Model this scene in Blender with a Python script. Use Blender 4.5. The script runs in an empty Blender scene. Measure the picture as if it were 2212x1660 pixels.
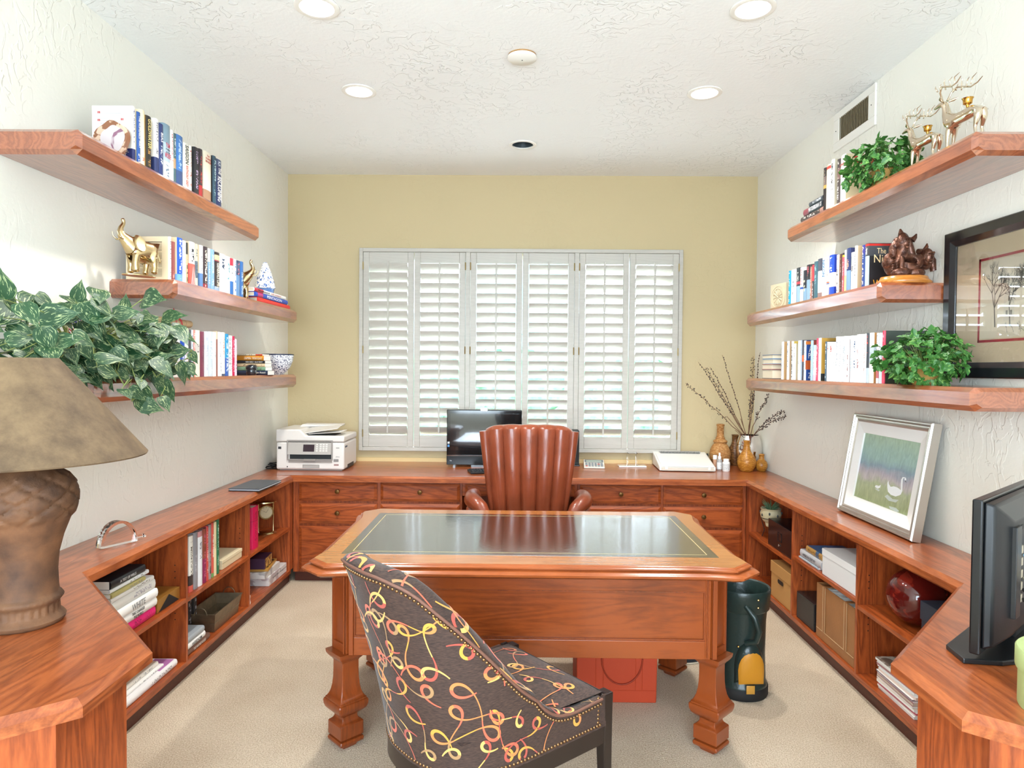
import bpy, bmesh, math, random
import numpy as np
from mathutils import Matrix, Vector
S = bpy.context.scene
COL = S.collection
R = math.radians
# ---------------------------------------------------------------- camera
F_PX, PITCH, YAW, ROLL, CAMZ = 1460.0, 1.33, 0.614, 0.463, 1.511
cd = bpy.data.cameras.new('camera'); cam = bpy.data.objects.new('camera', cd); COL.objects.link(cam)
CM = Matrix.Rotation(R(YAW), 4, 'Z') @ Matrix.Rotation(R(90 - PITCH), 4, 'X') @ Matrix.Rotation(R(ROLL), 4, 'Z')
cam.matrix_world = Matrix.Translation((0, 0, CAMZ)) @ CM
cd.sensor_fit = 'HORIZONTAL'; cd.sensor_width = 36; cd.lens = F_PX / 2212 * 36; cd.clip_start = 0.05
S.camera = cam
def at(px, py, ax, v):
    """world point on the plane ax = v seen at pixel (px, py) of the photograph"""
    d = CM.to_3x3() @ Vector(((px - 1106) / F_PX, -(py - 830) / F_PX, -1))
    o = Vector((0, 0, CAMZ)); i = 'xyz'.index(ax)
    return o + d * ((v - o[i]) / d[i])
# ---------------------------------------------------------------- world and light
S.view_settings.view_transform = 'Standard'; S.view_settings.look = 'None'; S.view_settings.gamma = 1
S.view_settings.use_curve_mapping = False
S.view_settings.exposure = 1.27
w = bpy.data.worlds.new('world'); S.world = w; w.use_nodes = True
bg = w.node_tree.nodes['Background']; bg.inputs[0].default_value = (0.71, 0.86, 1.0, 1); bg.inputs[1].default_value = 10.0
def area(name, loc, rot, sx, sy, power, col):
    l = bpy.data.lights.new(name, 'AREA'); l.shape = 'RECTANGLE'; l.size = sx; l.size_y = sy; l.energy = power; l.color = col
    o = bpy.data.objects.new(name, l); o.location = loc; o.rotation_euler = rot; COL.objects.link(o); return o
# daylight enters through the shuttered window and the large glazed opening behind the camera (sampling portals of the sky)
for nm_, loc_, rot_, sx_, sy_ in (('sky_portal', (0, 5.56, 1.65), (R(-90), 0, 0), 2.6, 1.65), ('sky_portal', (-0.2, -1.86, 1.5), (R(90), 0, 0), 3.0, 1.7)):
    area(nm_, loc_, rot_, sx_, sy_, 1, (1, 1, 1)).data.cycles.is_portal = True
DOWN = [(-0.896, 3.75), (1.004, 3.758), (-0.869, 2.885), (0.97, 2.89)]
for i, (x, y) in enumerate(DOWN):
    l = bpy.data.lights.new('downlight', 'SPOT'); l.energy = 40; l.color = (1.0, 0.975, 0.94); l.spot_size = R(125); l.spot_blend = .8; l.shadow_soft_size = .05
    o = bpy.data.objects.new('downlight', l); o.location = (x, y, 3.03); COL.objects.link(o)
# ---------------------------------------------------------------- room measures
XL, XR, YB, YR, ZC, HC = -1.845, 1.863, 5.37, -1.7, 3.034, 0.762
# ---------------------------------------------------------------- helpers: meshes
def srgb(r, g, b):
    f = lambda c: (c / 255 / 12.92) if c / 255 <= .04045 else ((c / 255 + .055) / 1.055) ** 2.4
    return (f(r), f(g), f(b), 1)
def hexc(h): return srgb(int(h[0:2], 16), int(h[2:4], 16), int(h[4:6], 16))
class B:
    def __init__(s): s.v = []; s.f = []; s.m = []; s.uv = None
    def add(s, vs, fs, m=0):
        n = len(s.v); s.v += [Vector(p) for p in vs]; s.f += [tuple(i + n for i in f) for f in fs]; s.m += [m] * len(fs); return s
    def box(s, x0, x1, y0, y1, z0, z1, m=0):
        return s.add([(x0, y0, z0), (x1, y0, z0), (x1, y1, z0), (x0, y1, z0), (x0, y0, z1), (x1, y0, z1), (x1, y1, z1), (x0, y1, z1)],
                     [(0, 3, 2, 1), (4, 5, 6, 7), (0, 1, 5, 4), (1, 2, 6, 5), (2, 3, 7, 6), (3, 0, 4, 7)], m)
    def prism(s, pts, a0, a1, ax='z', m=0):
        """closed outline pts (2-D) pushed along ax from a0 to a1"""
        n = len(pts)
        mk = {'z': lambda p, a: (p[0], p[1], a), 'y': lambda p, a: (p[0], a, p[1]), 'x': lambda p, a: (a, p[0], p[1])}[ax]
        vs = [mk(p, a0) for p in pts] + [mk(p, a1) for p in pts]
        fs = [tuple(range(n))[::-1], tuple(range(n, 2 * n))] + [(i, (i + 1) % n, n + (i + 1) % n, n + i) for i in range(n)]
        return s.add(vs, fs, m)
    def loft(s, rings, cap=True, closed=True, m=0):
        n = len(rings[0]); vs = [p for r in rings for p in r]; fs = []
        for i in range(len(rings) - 1):
            for j in range(n if closed else n - 1):
                fs.append((i * n + j, i * n + (j + 1) % n, (i + 1) * n + (j + 1) % n, (i + 1) * n + j))
        if cap and closed: fs += [tuple(range(n))[::-1], tuple(range((len(rings) - 1) * n, len(rings) * n))]
        return s.add(vs, fs, m)
    def lathe(s, prof, c=(0, 0, 0), n=28, m=0, sx=1, sy=1, cap=True):
        return s.loft([[(c[0] + r * sx * math.cos(2 * math.pi * k / n), c[1] + r * sy * math.sin(2 * math.pi * k / n), c[2] + z) for k in range(n)] for r, z in prof], cap, True, m)
    def tube(s, pts, r, n=8, m=0, cap=True):
        pts = [Vector(p) for p in pts]; rs = r if isinstance(r, (list, tuple)) else [r] * len(pts); rings = []; up = None
        for i, p in enumerate(pts):
            t = (pts[min(i + 1, len(pts) - 1)] - pts[max(i - 1, 0)]).normalized()
            if up is None: up = Vector((0, 0, 1)) if abs(t.z) < .9 else Vector((1, 0, 0))
            a = t.cross(up).normalized(); b = a.cross(t).normalized(); up = b
            rings.append([p + a * (rs[i] * math.cos(2 * math.pi * k / n)) + b * (rs[i] * math.sin(2 * math.pi * k / n)) for k in range(n)])
        return s.loft(rings, cap, True, m)
    def sphere(s, c, rx, ry=None, rz=None, n=16, h=10, m=0):
        ry = ry or rx; rz = rz or rx
        return s.loft([[(c[0] + rx * math.sin(math.pi * i / h) * math.cos(2 * math.pi * k / n), c[1] + ry * math.sin(math.pi * i / h) * math.sin(2 * math.pi * k / n), c[2] - rz * math.cos(math.pi * i / h)) for k in range(n)] for i in [.04] + list(range(1, h)) + [h - .04]], True, True, m)
    def xf(s, M): s.v = [M @ p for p in s.v]; return s
    def join(s, o, M=None, m=None):
        n = len(s.v); s.v += [(M @ p if M else p.copy()) for p in o.v]; s.f += [tuple(i + n for i in f) for f in o.f]; s.m += [(x if m is None else m) for x in o.m]; return s
def link(name, b, mats, parent=None, smooth=None, bevel=0, seg=2, sub=0, world=False):
    me = bpy.data.meshes.new(name)
    if world and parent is not None: b.xf(parent.matrix_basis.inverted() if parent.parent is None else (parent.parent.matrix_basis @ parent.matrix_basis).inverted())
    me.from_pydata([tuple(p) for p in b.v], [], b.f); me.update()
    bm = bmesh.new(); bm.from_mesh(me); bmesh.ops.recalc_face_normals(bm, faces=bm.faces) if b.uv is None and smooth != 'keep' else None; bm.to_mesh(me); bm.free()
    if not isinstance(mats, (list, tuple)): mats = [mats]
    for m_ in mats: me.materials.append(m_)
    if len(mats) > 1: me.polygons.foreach_set('material_index', b.m)
    if smooth is not None and smooth is not False:
        me.polygons.foreach_set('use_smooth', [True] * len(me.polygons))
        if smooth not in ('keep',) and smooth is not True: me.set_sharp_from_angle(angle=R(smooth))
    if b.uv is not None:
        uvl = me.uv_layers.new(name='UVMap'); d = []
        for p in me.polygons:
            for vi in p.vertices: d += list(b.uv[vi])
        uvl.data.foreach_set('uv', d)
    o = bpy.data.objects.new(name, me); COL.objects.link(o)
    if parent is not None: o.parent = parent
    if sub: md = o.modifiers.new('s', 'SUBSURF'); md.levels = sub; md.render_levels = sub
    if bevel: md = o.modifiers.new('b', 'BEVEL'); md.width = bevel; md.segments = seg; md.limit_method = 'ANGLE'; md.angle_limit = R(40)
    return o
def tag(o, label, cat, group=None):
    o['label'] = label; o['category'] = cat
    if group: o['group'] = group
    return o
def thing(name, label, cat, loc=(0, 0, 0), rz=0, group=None, M=None):
    o = bpy.data.objects.new(name, None); COL.objects.link(o); o.empty_display_size = .02
    mb = Matrix.Translation(loc) @ Matrix.Rotation(rz, 4, 'Z') if M is None else M
    o.matrix_basis = mb; tag(o, label, cat, group); return o
def struct(name, b, mat, **k):
    o = link(name, b, mat, **k)
    if not k.get('parent'): o['kind'] = 'structure'
    return o
def copy_tree(o, parent=None):
    c = o.copy(); COL.objects.link(c); c.parent = parent
    for ch in [x for x in o.children]: copy_tree(ch, c)
    return c
# ---------------------------------------------------------------- helpers: materials
def N(nt, typ, **kw):
    n = nt.nodes.new(typ)
    for k, v in kw.items():
        if k.startswith('i_'): n.inputs[k[2:].replace('_', ' ')].default_value = v
        elif k.startswith('n'): n.inputs[int(k[1:])].default_value = v
        else: setattr(n, k, v)
    return n
def mat(name, col, rough=.5, metal=0, bump=0, bscale=60, var=0, vscale=8, spec=.5, trans=0, ior=1.45, coat=0, sheen=0, emit=None, estr=0, alpha=1):
    m = bpy.data.materials.new(name); m.use_nodes = True; nt = m.node_tree; p = nt.nodes['Principled BSDF']
    if isinstance(col, str): col = hexc(col)
    p.inputs['Base Color'].default_value = col; p.inputs['Roughness'].default_value = rough; p.inputs['Metallic'].default_value = metal
    p.inputs['Specular IOR Level'].default_value = spec; p.inputs['IOR'].default_value = ior
    p.inputs['Transmission Weight'].default_value = trans; p.inputs['Coat Weight'].default_value = coat; p.inputs['Coat Roughness'].default_value = .08
    p.inputs['Sheen Weight'].default_value = sheen
    if emit: p.inputs['Emission Color'].default_value = emit; p.inputs['Emission Strength'].default_value = estr
    tc = None
    if var or bump: tc = N(nt, 'ShaderNodeTexCoord')
    if var:
        nz = N(nt, 'ShaderNodeTexNoise', i_Scale=vscale, i_Detail=5.0); nt.links.new(tc.outputs['Object'], nz.inputs['Vector'])
        hs = N(nt, 'ShaderNodeMixRGB', blend_type='MULTIPLY'); hs.inputs[0].default_value = 1; hs.inputs[1].default_value = col
        cr = N(nt, 'ShaderNodeValToRGB'); cr.color_ramp.elements[0].position = .3; cr.color_ramp.elements[1].position = .7
        cr.color_ramp.elements[0].color = (1 - var, 1 - var, 1 - var, 1); cr.color_ramp.elements[1].color = (1, 1, 1, 1)
        nt.links.new(nz.outputs['Fac'], cr.inputs[0]); nt.links.new(cr.outputs[0], hs.inputs[2]); nt.links.new(hs.outputs[0], p.inputs['Base Color'])
    if bump:
        nb = N(nt, 'ShaderNodeTexNoise', i_Scale=bscale, i_Detail=4.0); nt.links.new(tc.outputs['Object'], nb.inputs['Vector'])
        bu = N(nt, 'ShaderNodeBump', i_Strength=bump, i_Distance=.004); nt.links.new(nb.outputs['Fac'], bu.inputs['Height']); nt.links.new(bu.outputs[0], p.inputs['Normal'])
    return m
def wood(name, c1, c2, axis='x', rough=.32, scale=1.0, grain=1.0, spec=.5, blotch=0.15, coat=0.0, lo=.2, hi=1.0):
    """wood with its grain running along the given object axis"""
    m = bpy.data.materials.new(name); m.use_nodes = True; nt = m.node_tree; p = nt.nodes['Principled BSDF']; L = nt.links.new
    tc = N(nt, 'ShaderNodeTexCoord'); mp = N(nt, 'ShaderNodeMapping'); sc = {'x': (.12, 1, 1), 'y': (1, .12, 1), 'z': (1, 1, .12)}[axis]
    mp.inputs['Scale'].default_value = [v * scale for v in sc]; L(tc.outputs['Object'], mp.inputs['Vector'])
    n1 = N(nt, 'ShaderNodeTexNoise', i_Scale=7.0, i_Detail=3.0, i_Distortion=.4); L(mp.outputs[0], n1.inputs['Vector'])
    mm = N(nt, 'ShaderNodeMath', operation='MULTIPLY', n1=26.0); L(n1.outputs['Fac'], mm.inputs[0])
    fr = N(nt, 'ShaderNodeMath', operation='PINGPONG', n1=1.0); L(mm.outputs[0], fr.inputs[0])
    n2 = N(nt, 'ShaderNodeTexNoise', i_Scale=240.0, i_Detail=3.0); L(mp.outputs[0], n2.inputs['Vector'])
    a1 = N(nt, 'ShaderNodeMath', operation='MULTIPLY', n1=.30 * grain); L(fr.outputs[0], a1.inputs[0])
    a2 = N(nt, 'ShaderNodeMath', operation='MULTIPLY_ADD', n1=.42 * grain); L(n2.outputs['Fac'], a2.inputs[0]); L(a1.outputs[0], a2.inputs[2])
    n3 = N(nt, 'ShaderNodeTexNoise', i_Scale=2.2, i_Detail=4.0); L(tc.outputs['Object'], n3.inputs['Vector'])
    a3 = N(nt, 'ShaderNodeMath', operation='MULTIPLY_ADD', n1=blotch * 2); L(n3.outputs['Fac'], a3.inputs[0]); L(a2.outputs[0], a3.inputs[2])
    cr = N(nt, 'ShaderNodeValToRGB'); cr.color_ramp.elements[0].position = lo * .75; cr.color_ramp.elements[1].position = hi * .85; p.inputs['Coat Weight'].default_value = coat; p.inputs['Coat Roughness'].default_value = .14; p.inputs['Coat IOR'].default_value = 1.5 + .45 * (coat > .7)
    cr.color_ramp.elements[0].color = c1 if not isinstance(c1, str) else hexc(c1); cr.color_ramp.elements[1].color = c2 if not isinstance(c2, str) else hexc(c2)
    L(a3.outputs[0], cr.inputs[0]); L(cr.outputs[0], p.inputs['Base Color'])
    p.inputs['Roughness'].default_value = rough; p.inputs['Specular IOR Level'].default_value = spec
    bu = N(nt, 'ShaderNodeBump', i_Strength=.05, i_Distance=.001); L(a2.outputs[0], bu.inputs['Height']); L(bu.outputs[0], p.inputs['Normal'])
    return m
def paint(name, col, strength, scale, zs=1.0):
    """hand-trowelled plaster paint: skip-trowel ridges as bump"""
    m = bpy.data.materials.new(name); m.use_nodes = True; nt = m.node_tree; p = nt.nodes['Principled BSDF']; L = nt.links.new
    p.inputs['Base Color'].default_value = hexc(col); p.inputs['Roughness'].default_value = .62; p.inputs['Specular IOR Level'].default_value = .35
    tc = N(nt, 'ShaderNodeTexCoord'); mp = N(nt, 'ShaderNodeMapping'); mp.inputs['Scale'].default_value = (1, 1, zs); L(tc.outputs['Object'], mp.inputs['Vector'])
    n0 = N(nt, 'ShaderNodeTexNoise', i_Scale=scale, i_Detail=2.5, i_Distortion=1.1); L(mp.outputs[0], n0.inputs['Vector'])
    cr = N(nt, 'ShaderNodeValToRGB'); e = cr.color_ramp.elements; e[0].position = .50; e[1].position = .535; e[0].color = (0, 0, 0, 1); e[1].color = (1, 1, 1, 1); L(n0.outputs['Fac'], cr.inputs[0])
    n1 = N(nt, 'ShaderNodeTexNoise', i_Scale=1.7, i_Detail=2.0); L(tc.outputs['Object'], n1.inputs['Vector'])
    c2 = N(nt, 'ShaderNodeValToRGB'); c2.color_ramp.elements[0].position = .42; c2.color_ramp.elements[1].position = .62; L(n1.outputs['Fac'], c2.inputs[0])
    mu = N(nt, 'ShaderNodeMath', operation='MULTIPLY'); L(cr.outputs[0], mu.inputs[0]); L(c2.outputs[0], mu.inputs[1])
    n2 = N(nt, 'ShaderNodeTexNoise', i_Scale=55.0, i_Detail=3.0); L(tc.outputs['Object'], n2.inputs['Vector'])
    ad = N(nt, 'ShaderNodeMath', operation='MULTIPLY_ADD', n1=.35); L(n2.outputs['Fac'], ad.inputs[0]); L(mu.outputs[0], ad.inputs[2])
    bu = N(nt, 'ShaderNodeBump', i_Strength=strength, i_Distance=.003); L(ad.outputs[0], bu.inputs['Height']); L(bu.outputs[0], p.inputs['Normal'])
    return m
def spots(name, base, spot, scale, thr, rough=.25, spec=.5, sy=1):
    """base colour with irregular spots / marks of a second colour"""
    m = bpy.data.materials.new(name); m.use_nodes = True; nt = m.node_tree; p = nt.nodes['Principled BSDF']; L = nt.links.new
    tc = N(nt, 'ShaderNodeTexCoord'); mp = N(nt, 'ShaderNodeMapping'); mp.inputs['Scale'].default_value = (1, 1, sy); L(tc.outputs['Object'], mp.inputs['Vector'])
    n0 = N(nt, 'ShaderNodeTexNoise', i_Scale=scale, i_Detail=2.0, i_Distortion=.8); L(mp.outputs[0], n0.inputs['Vector'])
    cr = N(nt, 'ShaderNodeValToRGB'); e = cr.color_ramp.elements; e[0].position = thr; e[1].position = thr + .03; e[0].color = hexc(base); e[1].color = hexc(spot)
    L(n0.outputs['Fac'], cr.inputs[0]); L(cr.outputs[0], p.inputs['Base Color']); p.inputs['Roughness'].default_value = rough; p.inputs['Specular IOR Level'].default_value = spec
    return m
def text_mesh(s, wd, ht, bold=0.0, align='fit'):
    """outline of lettering as a builder, centred, fitted into wd x ht (metres), lying in XY"""
    c = bpy.data.curves.new('t', 'FONT'); c.body = s; c.align_x = 'CENTER'; c.resolution_u = 2; c.offset = bold; c.extrude = .01
    o = bpy.data.objects.new('t', c); COL.objects.link(o); dg = bpy.context.evaluated_depsgraph_get(); dg.update()
    me = bpy.data.meshes.new_from_object(o.evaluated_get(dg)); b = B()
    b.add([v.co.copy() for v in me.vertices], [tuple(p.vertices) for p in me.polygons])
    bpy.data.objects.remove(o); bpy.data.curves.remove(c); bpy.data.meshes.remove(me)
    xs = [p.x for p in b.v]; ys = [p.y for p in b.v]; x0, x1, y0, y1 = min(xs), max(xs), min(ys), max(ys)
    sx = wd / max(x1 - x0, 1e-6); sy = ht / max(y1 - y0, 1e-6)
    if align == 'keep': sx = sy = min(sx, sy)
    for p in b.v: p.x = (p.x - (x0 + x1) / 2) * sx; p.y = (p.y - (y0 + y1) / 2) * sy; p.z = max(0, p.z) * .04
    return b
def lettering(name, s, wd, ht, M, material, parent, bold=0.0, align='fit'):
    b = text_mesh(s, wd, ht, bold, align); b.xf(M)
    return link(name, b, material, parent, smooth='keep')
def frame3(xd, yd, zd, loc):
    m = Matrix.Identity(4)
    for i, d in enumerate((xd, yd, zd)):
        for j in range(3): m[j][i] = d[j]
    for j in range(3): m[j][3] = loc[j]
    return m
# ---------------------------------------------------------------- shared materials
CW1, CW2 = '5E200B', 'C0602C'
M = dict(
 wall=paint('wall_paint', 'F0EDE2', .55, 15, .6), wall_backlit=paint('wall_paint_backlit', 'C8B68E', .3, 14), ceil=paint('ceiling_paint', 'F4F5F3', 1.0, 14),  # back wall: the cream wall paint with its backlit shade put into the colour
 cabx=wood('cherry_wood_x', CW1, CW2, 'x'), caby=wood('cherry_wood_y', CW1, CW2, 'y'), cabz=wood('cherry_wood_z', CW1, CW2, 'z', .4),
 topx=wood('counter_wood_x', '6A2A12', 'C06A38', 'x', .28, coat=.35), topy=wood('counter_wood_y', '6A2A12', 'C06A38', 'y', .28, coat=.35),
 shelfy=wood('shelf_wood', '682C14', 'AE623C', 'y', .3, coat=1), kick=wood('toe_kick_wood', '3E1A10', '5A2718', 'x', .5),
 deskx=wood('desk_wood_x', '340F05', '92451B', 'x', .26, grain=.6, blotch=.62, lo=.35, hi=1.0), deskz=wood('desk_wood_z', '300E05', '8A4019', 'z', .28, grain=.6, blotch=.62, lo=.35, hi=1.0),
 desktop=wood('desk_top_wood', '763A16', 'B87A40', 'x', .2, coat=.5, grain=.5, blotch=.4),
 white=mat('white_paint', 'F1EEE6', .35), wplastic=mat('white_plastic', 'E9E6E0', .4), wpaper=mat('white_paper', 'F4F2EC', .8), page=mat('book_pages', 'E4D8BE', .85, bump=.4, bscale=400),
 pagew=mat('white_book_pages', 'F3F0EA', .8), black=mat('black_plastic', '17181A', .35), blackm=mat('matte_black', '1C1B1B', .7), grey=mat('grey_plastic', 'A9A49C', .45), dgrey=mat('dark_grey', '3A3B3D', .5),
 chrome=mat('chrome', 'E8E4E0', .07, metal=1), brass=mat('brass', 'D9A95A', .18, metal=1), gold=mat('pale_gold_metal', 'D8C6A6', .16, metal=1), bronze=mat('bronze_nail', '8B6B4A', .35, metal=1),
 glass=mat('clear_glass', 'FFFFFF', .0, trans=1, ior=1.5), knob=mat('antique_brass_knob', '6B4B26', .35, metal=.8), hinge=mat('brass_hinge', 'A89468', .35, metal=1),
 leather=mat('cognac_leather', '8F4429', .28, bump=.2, bscale=140, var=.35, vscale=6, coat=.35), red=mat('red', 'C8202A', .5),
)
# ================================================================ THE ROOM
carpet = bpy.data.materials.new('carpet'); carpet.use_nodes = True
nt = carpet.node_tree; p = nt.nodes['Principled BSDF']; L = nt.links.new
tc = N(nt, 'ShaderNodeTexCoord'); n1 = N(nt, 'ShaderNodeTexNoise', i_Scale=170.0, i_Detail=3.0); n2 = N(nt, 'ShaderNodeTexNoise', i_Scale=3.0, i_Detail=4.0)
L(tc.outputs['Object'], n1.inputs['Vector']); L(tc.outputs['Object'], n2.inputs['Vector'])
ad = N(nt, 'ShaderNodeMath', operation='MULTIPLY_ADD', n1=.75); L(n1.outputs['Fac'], ad.inputs[0])
m2 = N(nt, 'ShaderNodeMath', operation='MULTIPLY', n1=.25); L(n2.outputs['Fac'], m2.inputs[0]); L(m2.outputs[0], ad.inputs[2])
cr = N(nt, 'ShaderNodeValToRGB'); cr.color_ramp.elements[0].position = .32; cr.color_ramp.elements[1].position = .66
cr.color_ramp.elements[0].color = hexc('B09A80'); cr.color_ramp.elements[1].color = hexc('E2D2BA'); L(ad.outputs[0], cr.inputs[0]); L(cr.outputs[0], p.inputs['Base Color'])
p.inputs['Roughness'].default_value = .95; p.inputs['Specular IOR Level'].default_value = .1
bu = N(nt, 'ShaderNodeBump', i_Strength=.9, i_Distance=.006); L(n1.outputs['Fac'], bu.inputs['Height']); L(bu.outputs[0], p.inputs['Normal'])
struct('floor', B().box(XL - .12, XR + .12, YR, YB + .15, -.05, 0), carpet)
struct('wall_left', B().box(XL - .12, XL, YR, YB + .15, 0, ZC), M['wall'])
struct('wall_right', B().box(XR, XR + .12, YR, YB + .15, 0, ZC), M['wall'])
WX0, WX1, WZ0, WZ1 = -1.235, 1.245, .885, 2.415
b = B()
for a in ((XL, WX0, 0, ZC), (WX1, XR, 0, ZC), (WX0, WX1, 0, WZ0), (WX0, WX1, WZ1, ZC)): b.box(a[0], a[1], YB, YB + .14, a[2], a[3])
struct('wall_back', b, M['wall_backlit'])
# wall behind the camera with a wide glazed opening
b = B()
for a in ((XL, -1.65, 0, ZC), (1.25, XR, 0, ZC), (-1.65, 1.25, 0, .7), (-1.65, 1.25, 2.35, ZC)): b.box(a[0], a[1], YR - .12, YR, a[2], a[3])
struct('wall_rear', b, M['wall'])
b = B()
for x in (-1.65, -.93, -.22, .5, 1.21): b.box(x, x + .04, YR - .08, YR - .03, .7, 2.35)
for z in (.7, 1.24, 1.78, 2.31): b.box(-1.65, 1.25, YR - .08, YR - .03, z, z + .04)
struct('window_2', b, M['white'])
# ceiling with round openings for the recessed lights
def ceiling():
    bm = bmesh.new(); holes = [(x, y, .085) for x, y in DOWN] + [(.01, 4.63, .08)]
    xs = [XL - .12, XR + .12]; ys = [YR - .12, YB + .15]
    # build cell grid around square patches, each patch with a round hole
    cx = sorted({round(v, 4) for x, y, r in holes for v in (x - .13, x + .13)} | set(xs)); cy = sorted({round(v, 4) for x, y, r in holes for v in (y - .13, y + .13)} | set(ys))
    b = B()
    for i in range(len(cx) - 1):
        for j in range(len(cy) - 1):
            mx, my = (cx[i] + cx[i + 1]) / 2, (cy[j] + cy[j + 1]) / 2
            if any(abs(mx - x) < .13 and abs(my - y) < .13 for x, y, r in holes): continue
            b.add([(cx[i], cy[j], ZC), (cx[i + 1], cy[j], ZC), (cx[i + 1], cy[j + 1], ZC), (cx[i], cy[j + 1], ZC)], [(0, 3, 2, 1)])
    return b, cx, cy, holes
b = B()
# simple solid slab boxes leave the wells open: rows between the wells
rows = sorted({y for x, y in DOWN} | {4.63, 3.754, 2.8875}); 
def slab(b, x0, x1, y0, y1):
    if x1 - x0 > 1e-4 and y1 - y0 > 1e-4: b.box(x0, x1, y0, y1, ZC, ZC + .03)
HR = .088; yc = YR - .12
rws = [(2.8875, [-.869, .97]), (3.754, [-.896, 1.004]), (4.63, [.01])]
for y, xsx in rws:
    slab(b, XL - .12, XR + .12, yc, y - HR); xx = XL - .12
    for x in xsx: slab(b, xx, x - HR, y - HR, y + HR); xx = x + HR
    slab(b, xx, XR + .12, y - HR, y + HR); yc = y + HR
    for x in xsx:   # square patch with a round hole
        n = 32; sq = []
        for k in range(n):
            a = 2 * math.pi * k / n; c, s = math.cos(a), math.sin(a); q = HR / max(abs(c), abs(s)); sq.append((x + q * c, y + q * s, ZC))
        ci = [(x + .074 * math.cos(2 * math.pi * k / n), y + .074 * math.sin(2 * math.pi * k / n), ZC) for k in range(n)]
        b.add(sq + ci, [(k, n + k, n + (k + 1) % n, (k + 1) % n) for k in range(n)])
slab(b, XL - .12, XR + .12, yc, YB + .15)
b.box(XL - .12, XR + .12, YR - .12, YB + .15, ZC + .14, ZC + .16)  # unseen roof slab, added to stop sky light leaking through the lamp wells
struct('ceiling', b, M['ceil'])
struct('trim_1', B().box(-1.80, XR - .005, YB - .018, YB + .005, HC, HC + .03), mat('backsplash_strip', 'DCC08A', .5))
# recessed lights
lampm = mat('lamp_glow', 'FFFFFF', .5, emit=(1, .93, .82, 1), estr=9)
baffle = bpy.data.materials.new('white_baffle'); baffle.use_nodes = True
nt = baffle.node_tree; p = nt.nodes['Principled BSDF']; p.inputs['Base Color'].default_value = hexc('F4F0E8'); p.inputs['Roughness'].default_value = .4
tc = N(nt, 'ShaderNodeTexCoord'); wv = N(nt, 'ShaderNodeTexWave', i_Scale=38.0, bands_direction='Z'); bu = N(nt, 'ShaderNodeBump', i_Strength=.6, i_Distance=.002)
nt.links.new(tc.outputs['Object'], wv.inputs['Vector']); nt.links.new(wv.outputs['Fac'], bu.inputs['Height']); nt.links.new(bu.outputs[0], p.inputs['Normal'])
def downlight(x, y, label, lit=True):
    t = thing('recessed_light', label, 'ceiling light', (x, y, ZC), group='recessed lights in the ceiling' if lit else None)
    b = B().lathe([(.094, -.001), (.094, -.006), (.086, -.009), (.072, -.007), (.072, 0)], n=40, cap=False); link('trim_ring', b, M['white'], t, smooth=40)
    b = B().lathe([(.0725, -.004), (.07, .02), (.062, .05), (.052, .085)], n=40, cap=False); link('baffle', b, baffle if lit else mat('dark_baffle', '3A4448', .3), t, smooth=40)
    b = B().lathe([(.052, .085), (.048, .075), (.03, .068), (.001, .066)], n=32, cap=False); link('bulb', b, lampm if lit else mat('dark_bulb', '59666B', .2), t, smooth=60)
    return t
lb = ['lit round recessed ceiling light nearest the left wall and back wall', 'lit round recessed ceiling light at right, nearest the air vent', 'lit round recessed ceiling light cut by the photo top, left side', 'lit round recessed ceiling light cut by the photo top, right side']
for i, (x, y) in enumerate(DOWN[:4]): downlight(x, y, lb[i])
downlight(.01, 4.63, 'unlit dark round recessed light close to the back wall', False)
t = thing('smoke_detector', 'flat round white ceiling disc cover with a small centre dot', 'smoke detector', (.001, 3.325, ZC))
link('cover', B().lathe([(.06, 0), (.06, -.006), (.071, -.008), (.072, -.016), (.066, -.021), (.001, -.023)], n=40), M['white'], t, smooth=40)
link('base_ring', B().lathe([(.069, 0), (.069, -.007), (.05, -.007)], n=40), mat('tan_ring', 'A9804F', .5), t, smooth=40)
link('indicator', B().lathe([(.003, -.0225), (.003, -.0245), (.0005, -.025)], n=12), M['dgrey'], t)
# wall air vent
t = thing('air_vent', 'white framed air return grille high on the right wall by the ceiling', 'vent', (XR, 3.83, 2.92))
b = B(); 
for a in ((-.235, .235, .065, .105), (-.235, .235, -.115, -.065), (-.235, -.165, -.065, .065), (.165, .235, -.065, .065)): b.box(-.012, 0, a[0], a[1], a[2], a[3])
link('frame', b, M['white'], t, bevel=.003)
b = B()
for k in range(19): yy = -.158 + k * .0176; b.add([(-.010, yy, -.066), (-.010, yy + .003, -.066), (-.002, yy + .012, -.066), (-.002, yy + .009, -.066), (-.010, yy, .066), (-.010, yy + .003, .066), (-.002, yy + .012, .066), (-.002, yy + .009, .066)], [(0, 3, 2, 1), (4, 5, 6, 7), (0, 1, 5, 4), (1, 2, 6, 5), (2, 3, 7, 6), (3, 0, 4, 7)])
link('louvers', b, mat('vent_tan', 'B5A582', .5), t)
link('duct', B().box(-.0015, -.0005, -.166, .166, -.066, .066), mat('vent_dark', '4A3F2C', .8), t)
link('screw', B().lathe([(.003, 0), (.002, .003)], (0, 0, 0), 10).xf(Matrix.Translation((-.012, -.2, 0)) @ Matrix.Rotation(R(-90), 4, 'Y')), M['dgrey'], t)
link('screw', B().lathe([(.003, 0), (.002, .003)], (0, 0, 0), 10).xf(Matrix.Translation((-.012, .2, 0)) @ Matrix.Rotation(R(-90), 4, 'Y')), M['dgrey'], t)
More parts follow.
